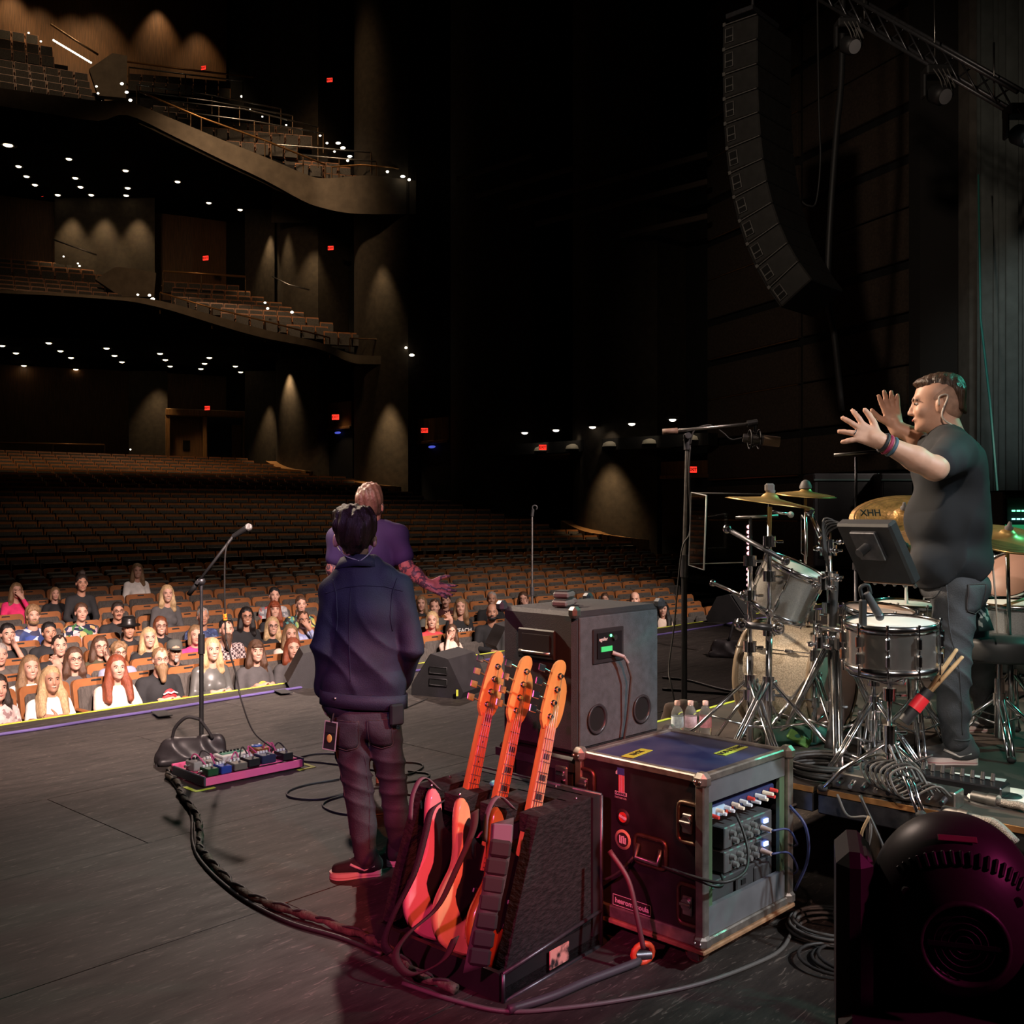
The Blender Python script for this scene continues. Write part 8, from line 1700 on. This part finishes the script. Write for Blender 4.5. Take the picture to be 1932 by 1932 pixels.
def singer():
    Y0 = 6.6; J = lambda x, y, dy=0.0: pix(x, y, Y0+dy); org = Vector((J(695, 1400).x, Y0, 0))
    HM = Matrix.Translation(J(699, 954)) @ Matrix.Rotation(R(172), 4, 'Z') @ Matrix.Scale(1.04, 4)
    SL, SR, EL, ER, WL, WR = J(640, 1016), J(748, 1012), J(629, 1074, .0), J(768, 1072, -.06), J(636, 1124, .12), J(806, 1102, -.16)
    body = xf(head_prims(True)[:-1], HM)+[cap(HM @ Vector((0, .02, -.05)), J(698, 1005, .02), .058, .066, .03), ell(J(694, 1060), (.17, .10, .2)), ell(J(692, 1140), (.15, .10, .2)), cap(SL, SR, .05), cap(SL, EL, .050, .044), cap(EL, WL, .045, .031), cap(SR, ER, .052, .046), cap(ER, ER.lerp(WR, .4), .046, .047), cap(ER.lerp(WR, .4), WR, .047, .031)]
    for sx in (672, 720): body += [cap(J(sx, 1190), J(sx, 1320), .08, .055), cap(J(sx, 1320), J(sx, 1445), .055, .04)]
    body += hand_prims(WR, (.92, -.15, -.32), (0, -.3, 1), (-.2, .5, .75), .10, .25, 1.12, 1.05)+hand_prims(WL, (0, .2, -1), (1, 0, 0), (0, 1, 0), .4, .15, 1.05)
    me = sdf_mesh('person', loc(body, org), .0085); root = link('person', me, mat_cells('tattooed_skin', ((.50, .21, .16), (.46, .19, .15), (.10, .07, .075), (.48, .20, .15), (.50, .21, .16)), 16, .5, 'NOISE'), None, Matrix.Translation(org))
    tag(root, 'person in a violet-blue T-shirt holding out a tattooed arm', 'person')
    sh = [ell(J(694, 1050), (.195, .125, .17), .06), ell(J(692, 1130), (.18, .12, .2), .06), cap(J(655, 1200), J(730, 1200), .12, k=.04), cap(SL, SR, .078, k=.05), cap(J(670, 1000), J(726, 1000), .065, k=.05), cap(SL, SL.lerp(EL, .62), .075, .066, .03), cap(SR, SR.lerp(ER, .62), .075, .066, .03)]
    link('t_shirt', sdf_mesh('t_shirt', loc(sh, org), .011, wrinkle(.005, 22)), mat('violet_blue_cotton', (.040, .026, .095), .8, var=.12, vs=8), root)
    jn = [ell(J(694, 1200), (.165, .12, .12), .05)]
    for sx in (672, 720): jn += [cap(J(sx, 1205), J(sx, 1320), .092, .068, .04), cap(J(sx, 1320), J(sx, 1448), .068, .052, .03)]
    link('jeans', sdf_mesh('jeans', loc(jn, org), .013, wrinkle(.005, 40)), DENB, root)
    hr = [ell((0, .022, .052), (.083, .100, .086)), ell((0, .045, .0), (.078, .07, .09), .03), ell((0, -.02, .11), (.05, .07, .03), .03), ell((0, -.105, -.035), (.07, .085, .1), .012, sub=True), ell((0, .03, -.155), (.2, .2, .095), .02, sub=True)]
    link('hair', sdf_mesh('hair', loc(xf(hr, HM), org), .0085, hair_warp(120, .007)), mat('short_brown_hair', (.11, .055, .040), .5, var=.4, vs=14, bump=.5, bs=50), root)
    face_parts(root, Matrix.Translation(-org) @ HM, 'brown')
    shoe(Vector((J(672, 0).x, 6.55, 0)), Vector((J(668, 0).x, 6.83, 0)), None, root, org); shoe(Vector((J(720, 0).x, 6.55, 0)), Vector((J(726, 0).x, 6.83, 0)), None, root, org)
singer()

def drummer():
    Y0 = 4.80; J = lambda x, y, dy=0.0: pix(x, y, Y0+dy); org = Vector((J(1800, 1400).x, Y0, DZ))
    HM = Matrix.Translation(J(1765, 763, .02)) @ Matrix.Rotation(R(-106), 4, 'Z') @ Matrix.Rotation(R(2), 4, 'X') @ Matrix.Scale(1.06, 4)
    SN, EN, WN_ = J(1806, 852, -.17), J(1764, 884, -.34), J(1660, 832, -.36); SF, EF, WF = J(1778, 848, .17), J(1754, 838, .28), J(1690, 806, .34)
    hN, kN, aN = J(1802, 1118, -.09), J(1794, 1268, -.16), J(1803, 1396, -.13); hF, kF, aF = J(1815, 1118, .09), J(1842, 1245, .28), J(1866, 1350, .52)
    body = xf(head_prims(True, 1.06)[:-1], HM)+[cap(HM @ Vector((0, .02, -.04)), J(1790, 830, .0), .066, .078, .03), ell(J(1788, 900), (.12, .15, .2)), ell(J(1790, 1020), (.11, .13, .2)), cap(SN, SF, .055), cap(SN, EN, .056, .052), cap(EN, EN.lerp(WN_, .35), .052, .053, .02), cap(EN.lerp(WN_, .35), WN_, .053, .033, .02), cap(SF, EF, .055, .05), cap(EF, EF.lerp(WF, .35), .05, .05), cap(EF.lerp(WF, .35), WF, .05, .033),
            cap(hN, kN, .08, .06), cap(kN, aN, .06, .042), cap(hF, kF, .08, .06), cap(kF, aF, .06, .042)]
    body += hand_prims(WN_, (-.88, .05, .42), (0, 1, 0), (.30, .1, .95), .28, .75, 1.12, 1.12)+hand_prims(WF, (-.22, .05, .95), (0, -1, 0), (-.95, 0, .1), .12, .2, 1.12, 1.12)
    me = sdf_mesh('person', loc(body, org), .0078); root = link('person', me, mat('skin_drummer', (.55, .30, .21), .5, var=.08, vs=24), None, Matrix.Translation(org))
    tag(root, 'drummer in a black T-shirt and grey jeans standing on the riser with both hands raised', 'person')
    sh = [ell(J(1787, 890), (.158, .19, .17), .06), ell(J(1781, 985), (.170, .18, .19), .06), ell(J(1790, 1055), (.168, .175, .10), .05), cap(J(1766, 1072, -.06), J(1812, 1066, -.06), .104, k=.06), cap(J(1766, 1072, .06), J(1812, 1066, .06), .104, k=.06), ell(J(1802, 985), (.150, .165, .20), .06), cap(SN, SF, .078, k=.06), cap(J(1792, 835, -.08), J(1788, 835, .08), .075, k=.05), cap(J(1786, 818, .01), J(1784, 812, .02), .072, k=.03), cap(SN, SN.lerp(EN, .72), .088, .074, .03), cap(SF, SF.lerp(EF, .72), .085, .072, .03), ell(J(1818, 905, -.02), (.075, .15, .18), .06)]
    link('t_shirt', sdf_mesh('t_shirt', loc(sh, org), .0090, lambda q: wrinkle(.006, 19, .6)(q)+folds(.013, 15, (.75, .4, -.8), .6, .86, .20)(q)), mat('black_cotton', (.013, .0145, .018), .85, var=.15, vs=8), root)
    jn = [ell(J(1800, 1105), (.155, .165, .10), .05), ell(J(1826, 1120), (.065, .12, .08), .05), cap(hN, kN, .100, .076, .04), cap(kN, J(1800, 1340, -.15), .076, .066, .03), cap(J(1800, 1340, -.15), aN, .066, .056, .02), cap(hF, kF, .098, .074, .04), cap(kF, aF, .074, .058, .03)]
    o = link('jeans', sdf_mesh('jeans', loc(jn, org), .0085, lambda q: wrinkle(.003, 42)(q)+folds(.012, 28, (.5, .1, 1), .2, .42, .22)(q)), DENG, root)
    bv = bvh_of(o); L = lambda x, y: J(x, y, -.1)-org
    seam('outseam', bv, [L(1776, 1095), L(1774, 1180), L(1786, 1270), L(1800, 1390)], DENG, o, .003); patch('back_pocket', bv, L(1828, 1125), .10, .12, DENG, o, .01); seam('pocket_seam', bv, [L(1772, 1100), L(1757, 1135)], DENG, o, .003); seam('hem_cuff', bv, [L(1785, 1388), L(1826, 1390)], DENG, o, .004)
    hr = [ell((0, .025, .078), (.066, .095, .064)), ell((0, .080, .045), (.060, .046, .070), .03), ell((0, -.040, .098), (.046, .050, .018), .03)]+[cap((x_, .098, .05), (x_*1.1, .116-.02*abs(x_)/.05, -.040+.25*abs(x_)), .020, .012, .015) for x_ in (-.05, -.025, 0, .025, .05)]+[ell((0, -.14, -.01), (.10, .085, .09), .012, sub=True)]
    link('hair', sdf_mesh('hair', loc(xf(hr, HM), org), .0078, hair_warp(170, .003)), mat('slicked_brown_hair', (.060, .032, .020), .3, var=.5, vs=10, stretch=(9, 9, 1.5), bump=.6, bs=26), root)
    st = [ell((0, .020, .030), (.0785, .099, .088)), ell((0, .055, -.02), (.070, .060, .07), .03), ell((0, -.115, -.03), (.10, .10, .12), .01, sub=True), ell((0, .03, -.16), (.2, .2, .075), .02, sub=True)]
    link('shaved_sides', sdf_mesh('shaved_sides', loc(xf(st, HM), org), .0085), mat('stubble_hair', (.36, .205, .145), .6, var=.2, vs=40), root)
    face_parts(root, Matrix.Translation(-org) @ HM, 'dark')
    er = HM @ Vector((-.085, .012, .015)); er2 = HM @ Vector((.085, .012, .015))
    ern = er if er.y < er2.y else er2
    b = MB(); b.tube(ctrail([ern-org+Vector((-.012, -.008, -.03)), ern-org+Vector((-.010, -.012, .010)), ern-org+Vector((.03, -.008, .012)), J(1777, 785, -.09)-org, J(1802, 806, -.09)-org, J(1822, 818, -.09)-org, J(1832, 832, -.10)-org], 5), .0042, 6); b.tube(ctrail([J(1806, 770, .05)-org, J(1810, 798, -.03)-org, J(1822, 818, -.09)-org], 5), .0042, 6); obj('earphone_wire', b, mat('pale_wire', (.50, .42, .36), .4), root)
    b = MB(); b.tube(ctrail([J(1853, 905, -.05)-org, J(1864, 980, -.05)-org, J(1872, 1060, -.08)-org, J(1880, 1150, -.1)-org, J(1882, 1196, -.1)-org], 5), .0042, 6); obj('belt_pack_wire', b, mat('pale_wire'), root)
    for k_, (c, rr) in enumerate((((.02, .02, .025), .0385), ((.30, .03, .08), .039), ((.05, .10, .14), .039))):
        dr_ = (EN-WN_).normalized(); p = WN_+dr_*(.018+.020*k_)-org; B = frame(dr_); b = MB(); b.tube([p+B @ Vector((rr*math.cos(2*PI*i/18), rr*math.sin(2*PI*i/18), 0)) for i in range(18)], .0085, 6, True); obj('wristband', b, mat('band_%d' % k_, c, .6), root)
    f0 = WN_+Vector((-.88, .05, .42)).normalized()*.115-Vector((.30, .1, .95)).normalized()*.012-org; b = MB(); B = frame(Vector((-.88, .05, .42))); b.tube([f0+B @ Vector((.0125*math.cos(2*PI*i/12), .0125*math.sin(2*PI*i/12), 0)) for i in range(12)], .003, 5, True); obj('ring', b, DKSTEEL, root)
    b = MB(); C_ = [J(1850, 1135, .02)-org, J(1853, 1160, -.02)-org, J(1862, 1190, -.02)-org]; b.sheet([[tuple(C_[0]+Vector((-.02, 0, 0))), tuple(C_[0]+Vector((.03, .02, 0)))], [tuple(C_[1]+Vector((-.03, -.02, 0))), tuple(C_[1]+Vector((.035, .02, 0)))], [tuple(C_[2]+Vector((-.05, -.02, 0))), tuple(C_[2]+Vector((.035, .01, 0)))]]); bo = obj('bandana', b, mat_cells('bandana_print', ((.01, .035, .035), (.01, .04, .04), (.01, .035, .035), (.35, .40, .38)), 60), root); md = bo.modifiers.new('thickness', 'SOLIDIFY'); md.thickness = .006
    p = aN; shoe(Vector((J(1838, 0, -.12).x, 4.68, DZ)), Vector((J(1736, 0, -.12).x, 4.72, DZ)), None, root, org, False, 1.1); shoe(Vector((J(1882, 0, .55).x, 5.36, DZ)), Vector((J(1790, 0, .55).x, 5.42, DZ)), None, root, org, False, 1.08)
drummer()
